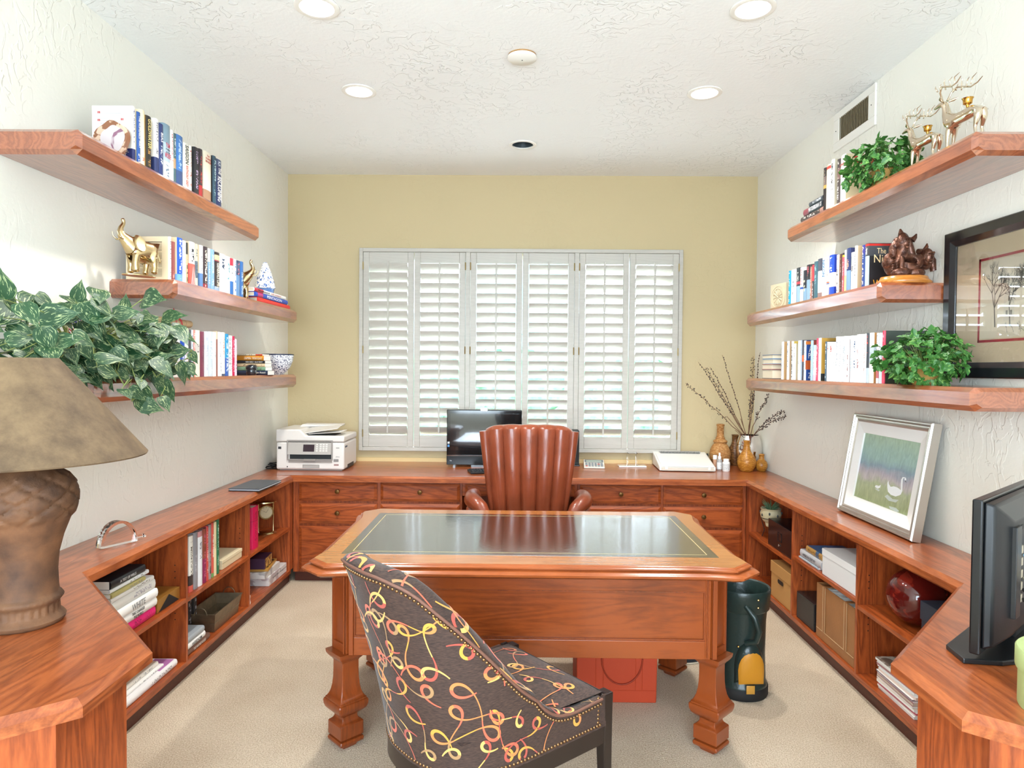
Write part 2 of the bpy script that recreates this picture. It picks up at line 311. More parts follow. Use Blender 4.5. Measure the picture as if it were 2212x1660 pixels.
# ---------------------------------------------------------------- window and shutters
win = B()
for a in ((WX0 - .005, WX0 + .03, WZ0, WZ1), (WX1 - .03, WX1 + .005, WZ0, WZ1), (WX0, WX1, WZ0 - .005, WZ0 + .03), (WX0, WX1, WZ1 - .03, WZ1 + .005), (-.40, -.36, WZ0, WZ1), (.37, .41, WZ0, WZ1)): win.box(a[0], a[1], YB + .09, YB + .13, a[2], a[3])
w1 = struct('window_1', win, M['white'])
pane = mat('window_glass', 'FFFFFF', 0, trans=1, ior=1.05, spec=.2)
link('pane', B().box(WX0, WX1, YB + .108, YB + .112, WZ0, WZ1), pane, w1)
shut = wood('shutter_paint', 'BBB6AB', 'D0CCC2', 'x', .4, grain=.6, blotch=.05)
fr = B()
y0, y1 = YB - .045, YB
SX0, SX1, SZ0, SZ1 = -1.268, 1.276, .850, 2.450
for a in ((SX0, SX0 + .03, SZ0, SZ1), (SX1 - .03, SX1, SZ0, SZ1), (SX0 + .03, SX1 - .03, SZ0, SZ0 + .03), (SX0 + .03, SX1 - .03, SZ1 - .03, SZ1), (-.428, -.392, SZ0 + .03, SZ1 - .03), (.428, .464, SZ0 + .03, SZ1 - .03)): fr.box(a[0], a[1], y0, y1 + .02, a[2], a[3])
struct('trim_2', fr, shut, bevel=.003)
PX = [(-1.236, -.836, 58, 'far left'), (-.832, -.430, 47, 'second from the left'), (-.390, .017, 40, 'third from the left'), (.021, .426, 40, 'third from the right'), (.466, .855, 40, 'second from the right'), (.859, 1.244, 39, 'far right')]
nm = ['white shutter panel nearest the printer, louvers almost shut', 'white shutter panel left of the monitor, louvers partly shut', 'white shutter panel directly behind the computer monitor', 'white shutter panel behind the top of the leather chair', 'white shutter panel above the calculator and clear stand', 'white shutter panel nearest the dried branches, garden railing behind']
for i, (x0, x1, ang, _) in enumerate(PX):
    t = thing('shutter_panel', nm[i], 'shutter', ((x0 + x1) / 2, YB - .03, SZ0 + .032), group='white louvered shutters in the back window')
    hw = (x1 - x0) / 2; H = SZ1 - SZ0 - .064; st = .047; tr, br = .085, .092
    b = B(); y0, y1 = -.013, .013
    b.box(-hw, -hw + st, y0, y1, 0, H); b.box(hw - st, hw, y0, y1, 0, H); b.box(-hw + st, hw - st, y0, y1, 0, br); b.box(-hw + st, hw - st, y0, y1, H - tr, H)
    link('frame', b, shut, t, bevel=.003)
    n = 18; pitch = (H - tr - br) / n; b = B()
    for k in range(n):
        z = br + pitch * (k + .5); a = R(ang); hw2 = .0445
        prof = [(-hw2, 0), (-hw2 * .7, .0045), (0, .0062), (hw2 * .7, .0045), (hw2, 0), (hw2 * .7, -.0045), (0, -.0062), (-hw2 * .7, -.0045)]
        # local y of the slat section: inner edge (towards the room, -y) up
        pts = [(q * math.cos(a) + r_ * math.sin(a), z - q * math.sin(a) + r_ * math.cos(a)) for q, r_ in prof]
        b.prism(pts, -hw + st + .002, hw - st - .002, 'x')
    link('louvers', b, shut, t, smooth=35)
    zb, zt = br + .02, H - tr + .012; yy = -.0445 * math.cos(R(ang)) - .006
    link('tilt_rod', B().box(-.007, .007, yy - .006, yy + .006, zb, zt), shut, t, bevel=.002)
    hx = -hw if i % 2 == 0 else hw
    for z in (H * .93, H * .5, H * .07): link('hinge', B().lathe([(.005, -.03), (.005, .03)], (hx, -.016, z), 8), M['hinge'], t)
# the garden outside
hedgem = mat('hedge_green', '6A9678', .8, bump=1, bscale=25, var=.6, vscale=14)
def blobby(name, x0, x1, y0, y1, z1, seed, matl, label, cat):
    rnd = random.Random(seed); b = B(); n = 26; m_ = 12
    for i in range(n):
        for j in range(m_):
            x = x0 + (x1 - x0) * (i + rnd.random()) / n; z = z1 * (j + rnd.random()) / m_; y = y0 + (y1 - y0) * rnd.random()
            s_ = .05 + .06 * rnd.random(); a = rnd.random() * 6.28; e = rnd.uniform(-1, 1)
            ux = Vector((math.cos(a), math.sin(a) * .5, e)).normalized() * s_; vx = Vector((-math.sin(a) * .4, math.cos(a), rnd.uniform(-1, 1))).normalized() * s_ * .6
            c = Vector((x, y, z)); b.add([c - ux, c + vx, c + ux, c - vx], [(0, 1, 2, 3)])
    b.box(x0 + .1, x1 - .1, y0 + .15, y1 + .3, 0, z1 - .1)
    o = link(name, b, matl); tag(o, label, cat); return o
struct('ground', B().box(-9, 9, YB + .15, 14, -.12, -.06), mat('paving', 'A09A90', .9))
blobby('hedge', -1.4, 1.7, 7.6, 8.1, 1.75, 3, hedgem, 'clipped green garden hedge seen through the lower shutter gaps', 'hedge')
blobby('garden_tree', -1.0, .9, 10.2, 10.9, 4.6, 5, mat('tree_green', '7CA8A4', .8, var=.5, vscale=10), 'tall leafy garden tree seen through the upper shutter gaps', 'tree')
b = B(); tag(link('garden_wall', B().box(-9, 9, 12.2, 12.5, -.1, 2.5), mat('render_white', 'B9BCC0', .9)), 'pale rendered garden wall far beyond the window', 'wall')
t = thing('garden_railing', 'dark metal railing bars seen through the far right shutter', 'railing', (1.75, 7.4, -.06))
for k in range(3): link('bar', B().box(-.03 + k * .05, -.005 + k * .05, -.01, .01, 0, 3.1), mat('railing_metal', '54585C', .5), t)
link('rail', B().box(-.05, .12, -.015, .015, 3.1, 3.14), mat('railing_metal2', '54585C', .5), t)
# ---------------------------------------------------------------- built-in cabinets
CT = .042
def edge_prof(b, path, z1, th, ch, ov=0): pass
def counter(name, outer, label):
    """worktop slab: outline (counter-clockwise) with a wide bevel on its exposed edges"""
    pass
def poly_slab(pts, z0, z1, ch, expo):
    """slab with chamfer on the edges whose index is in expo (top edge), pts counter-clockwise"""
    n = len(pts); P = [Vector((p[0], p[1], 0)) for p in pts]; off = [ch if i in expo else 0 for i in range(n)]; top = []
    for i in range(n):
        e0 = (P[i] - P[i - 1]).normalized(); e1 = (P[(i + 1) % n] - P[i]).normalized()
        n0 = Vector((-e0.y, e0.x, 0)); n1 = Vector((-e1.y, e1.x, 0)); d0 = off[i - 1]; d1 = off[i]
        # intersection of the two inward-offset lines
        A = np.array([[n0.x, n0.y], [n1.x, n1.y]]); c = np.array([n0.dot(P[i]) + d0, n1.dot(P[i]) + d1])
        if abs(np.linalg.det(A)) < 1e-6: q = (P[i].x + n1.x * d1, P[i].y + n1.y * d1)
        else: q = np.linalg.solve(A, c)
        top.append((q[0], q[1], z1))
    return B().loft([[(p.x, p.y, z0) for p in P], [(p.x, p.y, z1 - ch * .95) for p in P], top])
FL, FR_, YF = -1.548, 1.553, 4.61
Lpts = [(XL + .003, .9), (-1.62, .95), (-.972, 1.487), (-.972, 1.775), (-1.553, 2.41), (FL, YF), (FL, 4.6105), (XL + .003, YB - .02)]
Lp = [(XL + .003, .95), (-1.55, 1.0), (-.972, 1.487), (-.972, 1.775), (-1.553, 2.41), (FL, YF), (XL + .003, YF)]
o = link('desk_worktop', poly_slab(Lp, HC - CT, HC, .018, {1, 2, 3, 4}), M['topy']); tag(o, 'long cherry worktop along the left wall, with an angled end by the lamp', 'worktop')
Rp = [(XR - .003, YF), (FR_, YF), (1.562, 2.40), (.980, 1.765), (.980, 1.480), (1.55, 1.0), (XR - .003, .95)]
o = link('desk_worktop', poly_slab(Rp, HC - CT, HC, .018, {1, 2, 3, 4}), M['topy']); tag(o, 'long cherry worktop along the right wall, holding the leaning swan painting', 'worktop')
Bp = [(XL + .003, YF + .0005), (FL, YF + .0005), (FR_, YF + .0005), (XR - .003, YF + .0005), (XR - .003, YB - .001), (XL + .003, YB - .001)]
o = link('desk_worktop', poly_slab(Bp, HC - CT, HC, .018, {1}), M['topx']); tag(o, 'cherry worktop across the back wall below the shuttered window', 'worktop')
def knob(parent, x, y, z, lab=None):
    b = B().lathe([(.006, 0), (.006, .012), (.013, .016), (.0165, .022), (.015, .028), (.001, .031)], n=18).xf(Matrix.Translation((x, y, z)) @ Matrix.Rotation(R(90), 4, 'X'))
    return link('knob', b, M['knob'], parent, smooth=50)
def drawer(parent, x0, x1, z0, z1, y, wm, kn=True):
    e = .02; b = B()
    b.loft([[(x0, y, z0), (x1, y, z0), (x1, y, z1), (x0, y, z1)], [(x0, y - .012, z0), (x1, y - .012, z0), (x1, y - .012, z1), (x0, y - .012, z1)], [(x0 + e, y - .021, z0 + e), (x1 - e, y - .021, z0 + e), (x1 - e, y - .021, z1 - e), (x0 + e, y - .021, z1 - e)]])
    d = link('drawer', b, wm, parent)
    if kn: knob(d, (x0 + x1) / 2, y - .02, z0 + (z1 - z0) * (.55 if z1 - z0 < .2 else .68))
    return d
YC = 4.665
def drawer_unit(x0, x1, cols, label):
    t = thing('drawer_cabinet', label, 'cabinet', ((x0 + x1) / 2, YC, 0), group='drawer units below the back worktop')
    ox = (x0 + x1) / 2; b = B(); h = HC - CT - .001
    b.box(x0 - ox, x1 - ox, .02, .62, .075, h)
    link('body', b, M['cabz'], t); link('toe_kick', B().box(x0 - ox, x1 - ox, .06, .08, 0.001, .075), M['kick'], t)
    for c0, c1 in cols:
        for z0, z1 in ((.578, .705), (.418, .562), (.09, .400)): drawer(t, c0 - ox, c1 - ox, z0, z1, .02, M['cabx'])
    return t
drawer_unit(-1.572, -.392, [(-1.526, -.982), (-.958, -.406)], 'six-drawer cherry cabinet left of the kneehole, under the printer')
drawer_unit(.412, 1.578, [(.428, .988), (1.004, 1.552)], 'six-drawer cherry cabinet right of the kneehole, under the typewriter')
t = thing('pencil_drawer', 'shallow cherry pencil drawer spanning the kneehole behind the leather chair', 'drawer', (0.01, YC, 0))
link('rail', B().box(-.40, .40, .02, .6, .62, HC - CT - .001), M['cabx'], t); d = drawer(t, -.38, .38, .635, .705, .02, M['cabx'])
struct('trim_3', B().box(-.39, .41, YB - .03, YB - .012, .001, .62), M['cabz'])
def bookcase(sgn, ys, ynear, label, zsh):
    """open bookcase along a side wall: sgn -1 left, +1 right; ys = divider positions from far to near"""
    t = thing('low_bookcase', label, 'bookcase', (sgn * 1.71, 3.5, 0)); xf = sgn * (1.575 if sgn < 0 else 1.58); xw = (XL + .004) if sgn < 0 else (XR - .004)
    lo, hi = min(xf, xw), max(xf, xw)
    bk = (lo, lo + .012) if sgn < 0 else (hi - .012, hi)
    W = lambda n, b, m, par=t, **k: link(n, b, m, par, world=True, **k)
    W('back_panel', B().box(bk[0], bk[1], ynear, 4.64, .075, HC - CT - .001), M['cabz'])
    W('base', B().box(lo, hi, ynear, 4.64, .075, .1), M['caby'])
    W('top_rail', B().box(lo + .0 if sgn < 0 else xf, hi if sgn > 0 else xf, ynear, 4.64, HC - CT - .018, HC - CT - .001) if False else B().box(min(xf, xf - sgn * -.018), max(xf, xf - sgn * -.018), ynear, 4.64, HC - CT - .014, HC - CT - .001), M['caby'])
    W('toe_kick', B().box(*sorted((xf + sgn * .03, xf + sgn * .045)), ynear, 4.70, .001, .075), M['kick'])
    W('end_panel', B().box(lo, hi, 4.62, 4.684, .1, HC - CT - .001), M['cabz'])
    for y in ys: W('divider', B().box(lo, hi, y - .009, y + .009, .1, HC - CT - .001), M['cabz'], bevel=.001)
    edges = [4.62] + list(ys) + [ynear]
    for k in range(len(edges) - 1):
        a, c = edges[k + 1] + .009, edges[k] - (.009 if k else 0)
        W('shelf', B().box(lo + (0 if sgn > 0 else .012), hi - (0 if sgn < 0 else .012), a, c, zsh[k] - .02, zsh[k]), M['caby'], bevel=.001)
    # adjustable shelf pin holes
    b = B()
    for y in ys:
        for z in (.30, .33, .36, .50, .53, .56):
            for dy in (-.0092, .0092): b.box(xf + sgn * .05, xf + sgn * .055, y + dy - .0004, y + dy + .0004, z, z + .005)
    W('pin_holes', b, M['blackm'])['kind'] = 'stuff'
    return t
bookcase(-1, (3.925, 3.18), 2.02, 'low open cherry bookcase built along the left wall', (.401, .401, .405))
bookcase(1, (3.89, 3.145), 2.02, 'low open cherry bookcase built along the right wall', (.405, .447, .425))
# angled ends of the side units
for sg, px_ in ((-1, 'left'), (1, 'right')):
    if sg < 0: pts = [(XL + .003, 1.0), (-1.50, 1.06), (-1.02, 1.50), (-1.02, 1.76), (-1.575, 2.37), (XL + .003, 2.37)]; pts = [(XL + .004, 1.02), (-1.52, 1.05), (-1.025, 1.475), (-1.025, 1.745), (-1.31, 2.018), (XL + .004, 2.018)]
    else: pts = [(XR - .004, 2.018), (1.315, 2.018), (1.035, 1.735), (1.035, 1.47), (1.50, 1.05), (XR - .004, 1.02)]
    t = thing('end_cabinet', 'closed cherry end cabinet under the %s worktop, cut by the photo edge' % px_, 'cabinet', (sg * 1.4, 1.6, 0))
    link('body', B().prism(pts, .075, HC - CT - .001), M['cabz'], t, world=True)
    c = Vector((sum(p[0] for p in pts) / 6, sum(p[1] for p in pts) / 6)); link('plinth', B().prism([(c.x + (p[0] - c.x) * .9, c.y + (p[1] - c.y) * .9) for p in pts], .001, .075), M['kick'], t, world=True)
# ---------------------------------------------------------------- wall shelves
def wall_shelf(sgn, xf, y0, y1, z0, z1, label, near_open=True):
    xw = (XL + .002) if sgn < 0 else (XR - .002); c = .02; yc = .018
    b = B(); P = []
    def ring(dy, inset):
        x1_ = xf + sgn * inset; prof = [(xw, z0 + inset), (x1_ + sgn * c, z0 + inset), (x1_, z0 + c + inset * .5), (x1_, z1 - c * .8 - inset * .5), (x1_ + sgn * c * .8, z1 - inset), (xw, z1 - inset)]
        return [(q[0], dy, q[1]) for q in prof]
    b.loft([ring(y0, .014), ring(y0 + yc, 0), ring(y1 - yc, 0), ring(y1, .014)])
    o = link('wall_shelf', b, M['shelfy']); tag(o, label, 'shelf'); return o
ZT, ZM, ZL = 2.34, 1.90, 1.457
wall_shelf(-1, -1.545, 2.365, 4.01, 2.252, ZT, 'top floating cherry shelf on the left wall, holding the row ending in a navy book')
wall_shelf(-1, -1.545, 3.025, 4.69, 1.814, ZM, 'middle floating cherry shelf on the left wall, holding the brass elephant')
wall_shelf(-1, -1.545, 2.46, 4.68, 1.370, ZL, 'lowest floating cherry shelf on the left wall, holding the trailing pothos')
wall_shelf(1, 1.560, 2.362, 4.0, 2.262, ZT + .005, 'top floating cherry shelf on the right wall, holding the reindeer figures')
wall_shelf(1, 1.560, 2.965, 4.68, 1.812, ZM, 'middle floating cherry shelf on the right wall, holding the bronze sculpture')
wall_shelf(1, 1.560, 2.34, 4.68, 1.374, ZL, 'lowest floating cherry shelf on the right wall, running below the black-framed picture')
# ================================================================ WRITING DESK
DX, DY = .046, 3.0
desk = thing('writing_desk', 'large carved wooden writing desk with black leather top, centre of the room', 'desk', (DX, DY, 0))
def desk_outline(off, hx=.835, hy=.50, c=.072, flare=.02):
    """outline of the top: sides sweep outwards into clipped corners"""
    pts = []
    hx += off; hy += off; c += off * .4
    xi, yi = hx - flare, hy - flare * .8        # straight edges lie inside the flared corners
    def side(a, b_, ia, ib, n=10): pass
    # start front-left corner going counter-clockwise seen from above
    def corner(sx, sy):
        A = (sx * (hx), sy * (hy - c)); Bq = (sx * (hx - c), sy * hy); return A, Bq
    fl, fr, br, bl = corner(-1, -1), corner(1, -1), corner(1, 1), corner(-1, 1)
    def run(p, q, ax, val, n=7):
        """from corner point p to q along an edge whose straight part lies at ax = val"""
        out = []
        L_ = .15
        for t in range(n + 1):
            u = t / n; s_ = (math.cos(math.pi * min(1, u)) + 1) / 2
            if ax == 'y': out.append((p[0] + (L_ if q[0] > p[0] else -L_) * u, val + (p[1] - val) * s_))
            else: out.append((val + (p[0] - val) * s_, p[1] + (L_ if q[1] > p[1] else -L_) * u))
        for t in range(n, -1, -1):
            u = t / n; s_ = (math.cos(math.pi * min(1, u)) + 1) / 2
            if ax == 'y': out.append((q[0] - (L_ if q[0] > p[0] else -L_) * u, val + (q[1] - val) * s_))
            else: out.append((val + (q[0] - val) * s_, q[1] - (L_ if q[1] > p[1] else -L_) * u))
        return out
    pts += run(fl[1], fr[1], 'y', -yi); pts += run(fr[0], br[0], 'x', xi); pts += run(br[1], bl[1], 'y', yi); pts += run(bl[0], fl[0], 'x', -xi)
    return pts
def ring_at(off, z): return [(p[0], p[1], z) for p in desk_outline(off)]
prof = [(-.03, .728), (.022, .730), (.034, .738), (.036, .746), (.028, .752), (.010, .754), (.004, .757), (.010, .761), (.010, .766), (.002, .769), (0, .772), (-.006, .775)]
link('top', B().loft([ring_at(o_, z) for o_, z in prof]), M['deskx'] if False else wood('desk_edge_wood', '5A210D', 'AA5B2E', 'x', .2, grain=.4, blotch=.5), desk, smooth=35)
# light field of the top around the leather
tb = B(); o_ = [(p[0], p[1], .7755) for p in desk_outline(-.0065)]; tb.add(o_ + [(p[0], p[1], .774) for p in desk_outline(-.0065)], [tuple(range(len(o_)))] + [(i, len(o_) + i, len(o_) + (i + 1) % len(o_), (i + 1) % len(o_)) for i in range(len(o_))])
link('top_veneer', tb, M['desktop'], desk)
LX0, LX1, LY0, LY1 = -.742, .742, -.362, .385
leath = bpy.data.materials.new('black_leather_inlay'); leath.use_nodes = True
nt = leath.node_tree; p = nt.nodes['Principled BSDF']; p.inputs['Base Color'].default_value = hexc('20190F'); p.inputs['Roughness'].default_value = .2; p.inputs['Specular IOR Level'].default_value = .8
p.inputs['Coat Weight'].default_value = 1; p.inputs['Coat IOR'].default_value = 1.9; p.inputs['Coat Roughness'].default_value = .1
tc = N(nt, 'ShaderNodeTexCoord'); nz = N(nt, 'ShaderNodeTexNoise', i_Scale=42.0, i_Detail=5.0, i_Distortion=1.0); bu = N(nt, 'ShaderNodeBump', i_Strength=.07, i_Distance=.003)
nt.links.new(tc.outputs['Object'], nz.inputs['Vector']); nt.links.new(nz.outputs['Fac'], bu.inputs['Height']); nt.links.new(bu.outputs[0], p.inputs['Normal']); nt.links.new(bu.outputs[0], p.inputs['Coat Normal'])
lp = link('leather_inlay', B().box(LX0, LX1, LY0, LY1, .774, .7762), leath, desk)
b = B(); e = .036; g = .003
for a in ((LX0 + e, LX1 - e, LY0 + e, LY0 + e + g), (LX0 + e, LX1 - e, LY1 - e - g, LY1 - e), (LX0 + e, LX0 + e + g, LY0 + e, LY1 - e), (LX1 - e - g, LX1 - e, LY0 + e, LY1 - e)): b.box(a[0], a[1], a[2], a[3], .7762, .7764)
link('gilt_border', b, mat('gilt_tooling', 'D8C487', .4, var=.35, vscale=120), lp)
# body: apron with recessed panels between clipped corner posts
hx, hy, c = .79, .398, .082; zb, zt = .388, .73
b = B(); pts = [(-hx + c, -hy), (hx - c, -hy), (hx, -hy + c), (hx, hy - c), (hx - c, hy), (-hx + c, hy), (-hx, hy - c), (-hx, -hy + c)]
link('case', B().prism([(q[0] * .985, q[1] * .97) for q in pts], zb + .02, zt), M['deskx'], desk)
link('cornice', B().loft([[(q[0] * s_, q[1] * (1 + (s_ - 1) * 2), z) for q in pts] for s_, z in ((1.0, .70), (1.012, .708), (1.014, .718), (1.03, .731))]), M['deskx'], desk, smooth=30)
def rect_frame(b, x0, x1, z0, z1, y, t, d, sgn):
    """raised moulding ring on the plane y, facing sgn*y"""
    a, o = y, y + sgn * d
    O = [(x0, z0), (x1, z0), (x1, z1), (x0, z1)]; I = [(x0 + t, z0 + t), (x1 - t, z0 + t), (x1 - t, z1 - t), (x0 + t, z1 - t)]
    vs = [(p_[0], a, p_[1]) for p_ in O] + [(p_[0], o, p_[1]) for p_ in O] + [(p_[0], o, p_[1]) for p_ in I] + [(p_[0], a, p_[1]) for p_ in I]
    fs = [(k, (k + 1) % 4, 4 + (k + 1) % 4, 4 + k) for k in range(4)] + [(4 + k, 4 + (k + 1) % 4, 8 + (k + 1) % 4, 8 + k) for k in range(4)] + [(8 + k, 8 + (k + 1) % 4, 12 + (k + 1) % 4, 12 + k) for k in range(4)]
    b.add(vs, fs)
for sgn in (-1, 1):
    y = sgn * hy * .97; b = B(); d = sgn * .013
    x0, x1 = -hx + c + .005, hx - c - .005; px0, px1, pz0, pz1 = -.683, .683, .458, .652
    for a in ((x0, px0, zb, .705), (px1, x1, zb, .705), (px0, px1, zb, pz0), (px0, px1, pz1, .705)): b.box(a[0], a[1], min(y, y + d), max(y, y + d), a[2], a[3])
    link('apron_frame', b, M['deskx'], desk, bevel=.002)
    b = B()
    rect_frame(b, px0, px1, pz0, pz1, y + d * .2, .006, .006, sgn); link('panel_bead', b, M['deskz'], desk)
    for sx in (-1, 1):
        bb = B(); xx = sx * .705
        bb.box(xx - .018, xx - .013, min(y + d, y + d * 1.5), max(y + d, y + d * 1.5), zb + .005, .700); bb.box(xx + .004, xx + .022, min(y + d, y + d * 1.6), max(y + d, y + d * 1.6), zb + .002, .702)
        link('pilaster', bb, M['deskz'], desk, bevel=.002)
for sx in (-1, 1):
    xx = sx * hx * .985; b = B(); d = sx * .012
    for a in ((-hy + c, -hy + c + .06, zb, .705), (hy - c - .06, hy - c, zb, .705), (-hy + c + .06, hy - c - .06, zb, .45), (-hy + c + .06, hy - c - .06, .655, .705)): b.box(min(xx, xx + d), max(xx, xx + d), a[0], a[1], a[2], a[3])
    link('side_frame', b, M['deskz'], desk, bevel=.002)
# corner posts (clipped face with a recessed panel) and carved legs
def leg_mesh():
    b = B()
    def sq(h, z, r=.06):   # square section with slightly eased corners
        k = h * r; return [(-h + k, -h, z), (h - k, -h, z), (h, -h + k, z), (h, h - k, z), (h - k, h, z), (-h + k, h, z), (-h, h - k, z), (-h, -h + k, z)]
    prof = [(.026, 0), (.030, .004), (.034, .014), (.042, .018), (.051, .024), (.053, .032), (.050, .040), (.040, .043), (.040, .048), (.051, .050), (.051, .100), (.048, .104), (.044, .106), (.036, .114), (.033, .122), (.033, .130),
            (.038, .136), (.042, .138), (.052, .146), (.060, .156), (.065, .170), (.066, .184), (.064, .190), (.060, .192), (.060, .197), (.056, .200), (.050, .210), (.044, .226), (.040, .248), (.0375, .275), (.0365, .31), (.0365, .345), (.040, .352), (.046, .358), (.052, .365), (.058, .375), (.060, .388)]
    return b.loft([sq(h, z) for h, z in prof])
for sx in (-1, 1):
    for sy in (-1, 1):
        cx, cy = sx * (hx - .062), sy * (hy - .062)
        lg = link('leg', leg_mesh().xf(Matrix.Translation((cx, cy, 0)) @ Matrix.Rotation(R(45), 4, 'Z')), M['deskz'], desk, smooth=28)
        a = math.atan2(sy, sx); Mx = Matrix.Translation((sx * (hx - c / 2), sy * (hy - c / 2), 0)) @ Matrix.Rotation(a if True else 0, 4, 'Z')
        ang = math.atan2(sy * 1.0, sx * 1.0); Mx = Matrix.Translation((sx * (hx - c / 2) * .995, sy * (hy - c / 2) * .985, 0)) @ Matrix.Rotation(ang, 4, 'Z')
        pb = B(); hw = .055
        for q in ((-hw, -hw + .012, zb, .70), (hw - .012, hw, zb, .70), (-hw + .012, hw - .012, zb, .42), (-hw + .012, hw - .012, .675, .70)): pb.box(-.012, .008, q[0], q[1], q[2], q[3])
        pb.box(-.012, -.001, -hw + .01, hw - .01, zb, .70)
        link('corner_panel', pb.xf(Mx), M['deskz'], desk, bevel=.002)
# ================================================================ GUEST CHAIR
fab = bpy.data.materials.new('chenille_fabric'); fab.use_nodes = True
nt = fab.node_tree; p = nt.nodes['Principled BSDF']; L = nt.links.new
tc = N(nt, 'ShaderNodeTexCoord'); mp = N(nt, 'ShaderNodeMapping'); mp.inputs['Scale'].default_value = (1, 1, 9)
n1 = N(nt, 'ShaderNodeTexNoise', i_Scale=75.0, i_Detail=4.0); L(tc.outputs['Object'], mp.inputs[0]); L(mp.outputs[0], n1.inputs[0])
cr = N(nt, 'ShaderNodeValToRGB'); cr.color_ramp.elements[0].position = .35; cr.color_ramp.elements[1].position = .68; cr.color_ramp.elements[0].color = hexc('261712'); cr.color_ramp.elements[1].color = hexc('4C362C')
L(n1.outputs['Fac'], cr.inputs[0]); L(cr.outputs[0], p.inputs['Base Color']); p.inputs['Roughness'].default_value = .75; p.inputs['Sheen Weight'].default_value = .2; p.inputs['Sheen Roughness'].default_value = .35
bu = N(nt, 'ShaderNodeBump', i_Strength=.35, i_Distance=.002); L(n1.outputs['Fac'], bu.inputs['Height']); L(bu.outputs[0], p.inputs['Normal'])
threads = [mat('thread_' + n_, c_, .7, sheen=.2) for n_, c_ in (('gold', 'D0923A'), ('orange', 'CC7A42'), ('coral', 'C85C42'), ('taupe', '9C7850'), ('sand', 'D9A75C'), ('red', 'A84A3C'))]
O2 = Vector((.10, 2.27, 0)); U = Vector((.77, .64, 0)).normalized(); V = Vector((U.y, -U.x, 0))
chair = thing('guest_chair', 'brown upholstered barrel-back chair with swirl pattern and nailhead trim, in front of the desk', 'chair', tuple(O2), math.atan2(U.y, U.x))
# local frame: +x forward, +y to the chair's left.   near side (towards the camera) is -y
def plan(q, z):
    """outer shell plan at height z; q in [-1, 1]: -1 near front corner, 0 back centre, 1 far front corner"""
    f = max(0, min(1, (z - .40) / .56)); hw = .252 + .028 * f; bk = -.555 - .150 * f ** 1.25
    s_ = 1 if q >= 0 else -1; a = abs(q)
    # straight side from the front to x = -.27 then a superellipse round the back
    if a > .56:
        t = (a - .56) / .44; return Vector(((-.27 - .03 * f) + t * (.27 + .03 * f), s_ * hw, z))
    ph = a / .56 * math.pi / 2; ex = .80
    return Vector(((-.27 - .03 * f) + (bk + .27 + .03 * f) * abs(math.cos(ph)) ** ex, s_ * hw * abs(math.sin(ph)) ** ex, z))
def top_z(q):
    a = abs(q); K = [(0, .966), (.12, .962), (.22, .932), (.33, .835), (.42, .742), (.5, .645), (.56, .575), (.62, .528), (.70, .495), (.8, .484), (1, .490)]
    for i in range(len(K) - 1):
        if K[i][0] <= a <= K[i + 1][0]:
            t = (a - K[i][0]) / (K[i + 1][0] - K[i][0]); t = t * t * (3 - 2 * t) if False else t; return K[i][1] + (K[i + 1][1] - K[i][1]) * t
def bot_z(q): return .395 + .0 * q
NQ = 84
def smoothz(q):
    return sum(top_z(max(-1, min(1, q + d))) for d in (-.03, -.015, 0, .015, .03)) / 5
def outer(q, t):   # t 0 bottom .. 1 top seam
    z = bot_z(q) + (smoothz(q) - bot_z(q)) * t; return plan(q, z)
def onrm(q, t):
    e = .004; a = outer(min(1, q + e), t) - outer(max(-1, q - e), t); b_ = outer(q, min(1, t + e)) - outer(q, max(0, t - e)); n_ = a.cross(b_).normalized()
    c_ = outer(q, t); return n_ if n_.dot(Vector((c_.x + .25, c_.y, 0))) > 0 else -n_
qs = [-1 + 2 * i / NQ for i in range(NQ + 1)]
b = B(); b.loft([[outer(q, t / 10) for q in qs] for t in range(11)], cap=False, closed=False)
# rolled top edge, then the inside of the back down to the seat
def rim(q, k):
    """k 0..1 from the seam over the roll to the inner edge"""
    z = smoothz(q); p0 = plan(q, z); a = abs(q); wd = .066 if a < .55 else .066 * max(.35, 1 - (a - .55) / .5)
    inw = (Vector((-.27, 0, 0)) - Vector((p0.x, p0.y, 0))) if a < .56 else Vector((0, -p0.y, 0))
    inw = inw.normalized(); up = .018 * (1 if a < .6 else max(.25, 1 - (a - .6) / .3))
    return Vector((p0.x, p0.y, z)) + inw * (wd * (1 - math.cos(math.pi * k)) / 2) + Vector((0, 0, up * math.sin(math.pi * k)))
b2 = B(); b2.loft([[rim(q, k / 8) for q in qs] for k in range(9)], cap=False, closed=False)
def inner(q, t):
    p1 = rim(q, 1); f = 1 - t; z = .47 + (p1.z - .47) * f; o = plan(q, max(z, .4)); a = abs(q)
    inw = (Vector((-.27, 0, 0)) - Vector((o.x, o.y, 0))) if a < .56 else Vector((0, -o.y, 0))
    inw = inw.normalized(); wd = .066 if a < .55 else .066 * max(.35, 1 - (a - .55) / .5)
    return Vector((o.x, o.y, z)) + inw * (wd + .02 * math.sin(math.pi * t))
b3 = B(); b3.loft([[inner(q, t / 5) for q in qs] for t in range(6)], cap=False, closed=False)
qsB = qs
backm = B().join(b).join(b2).join(b3)
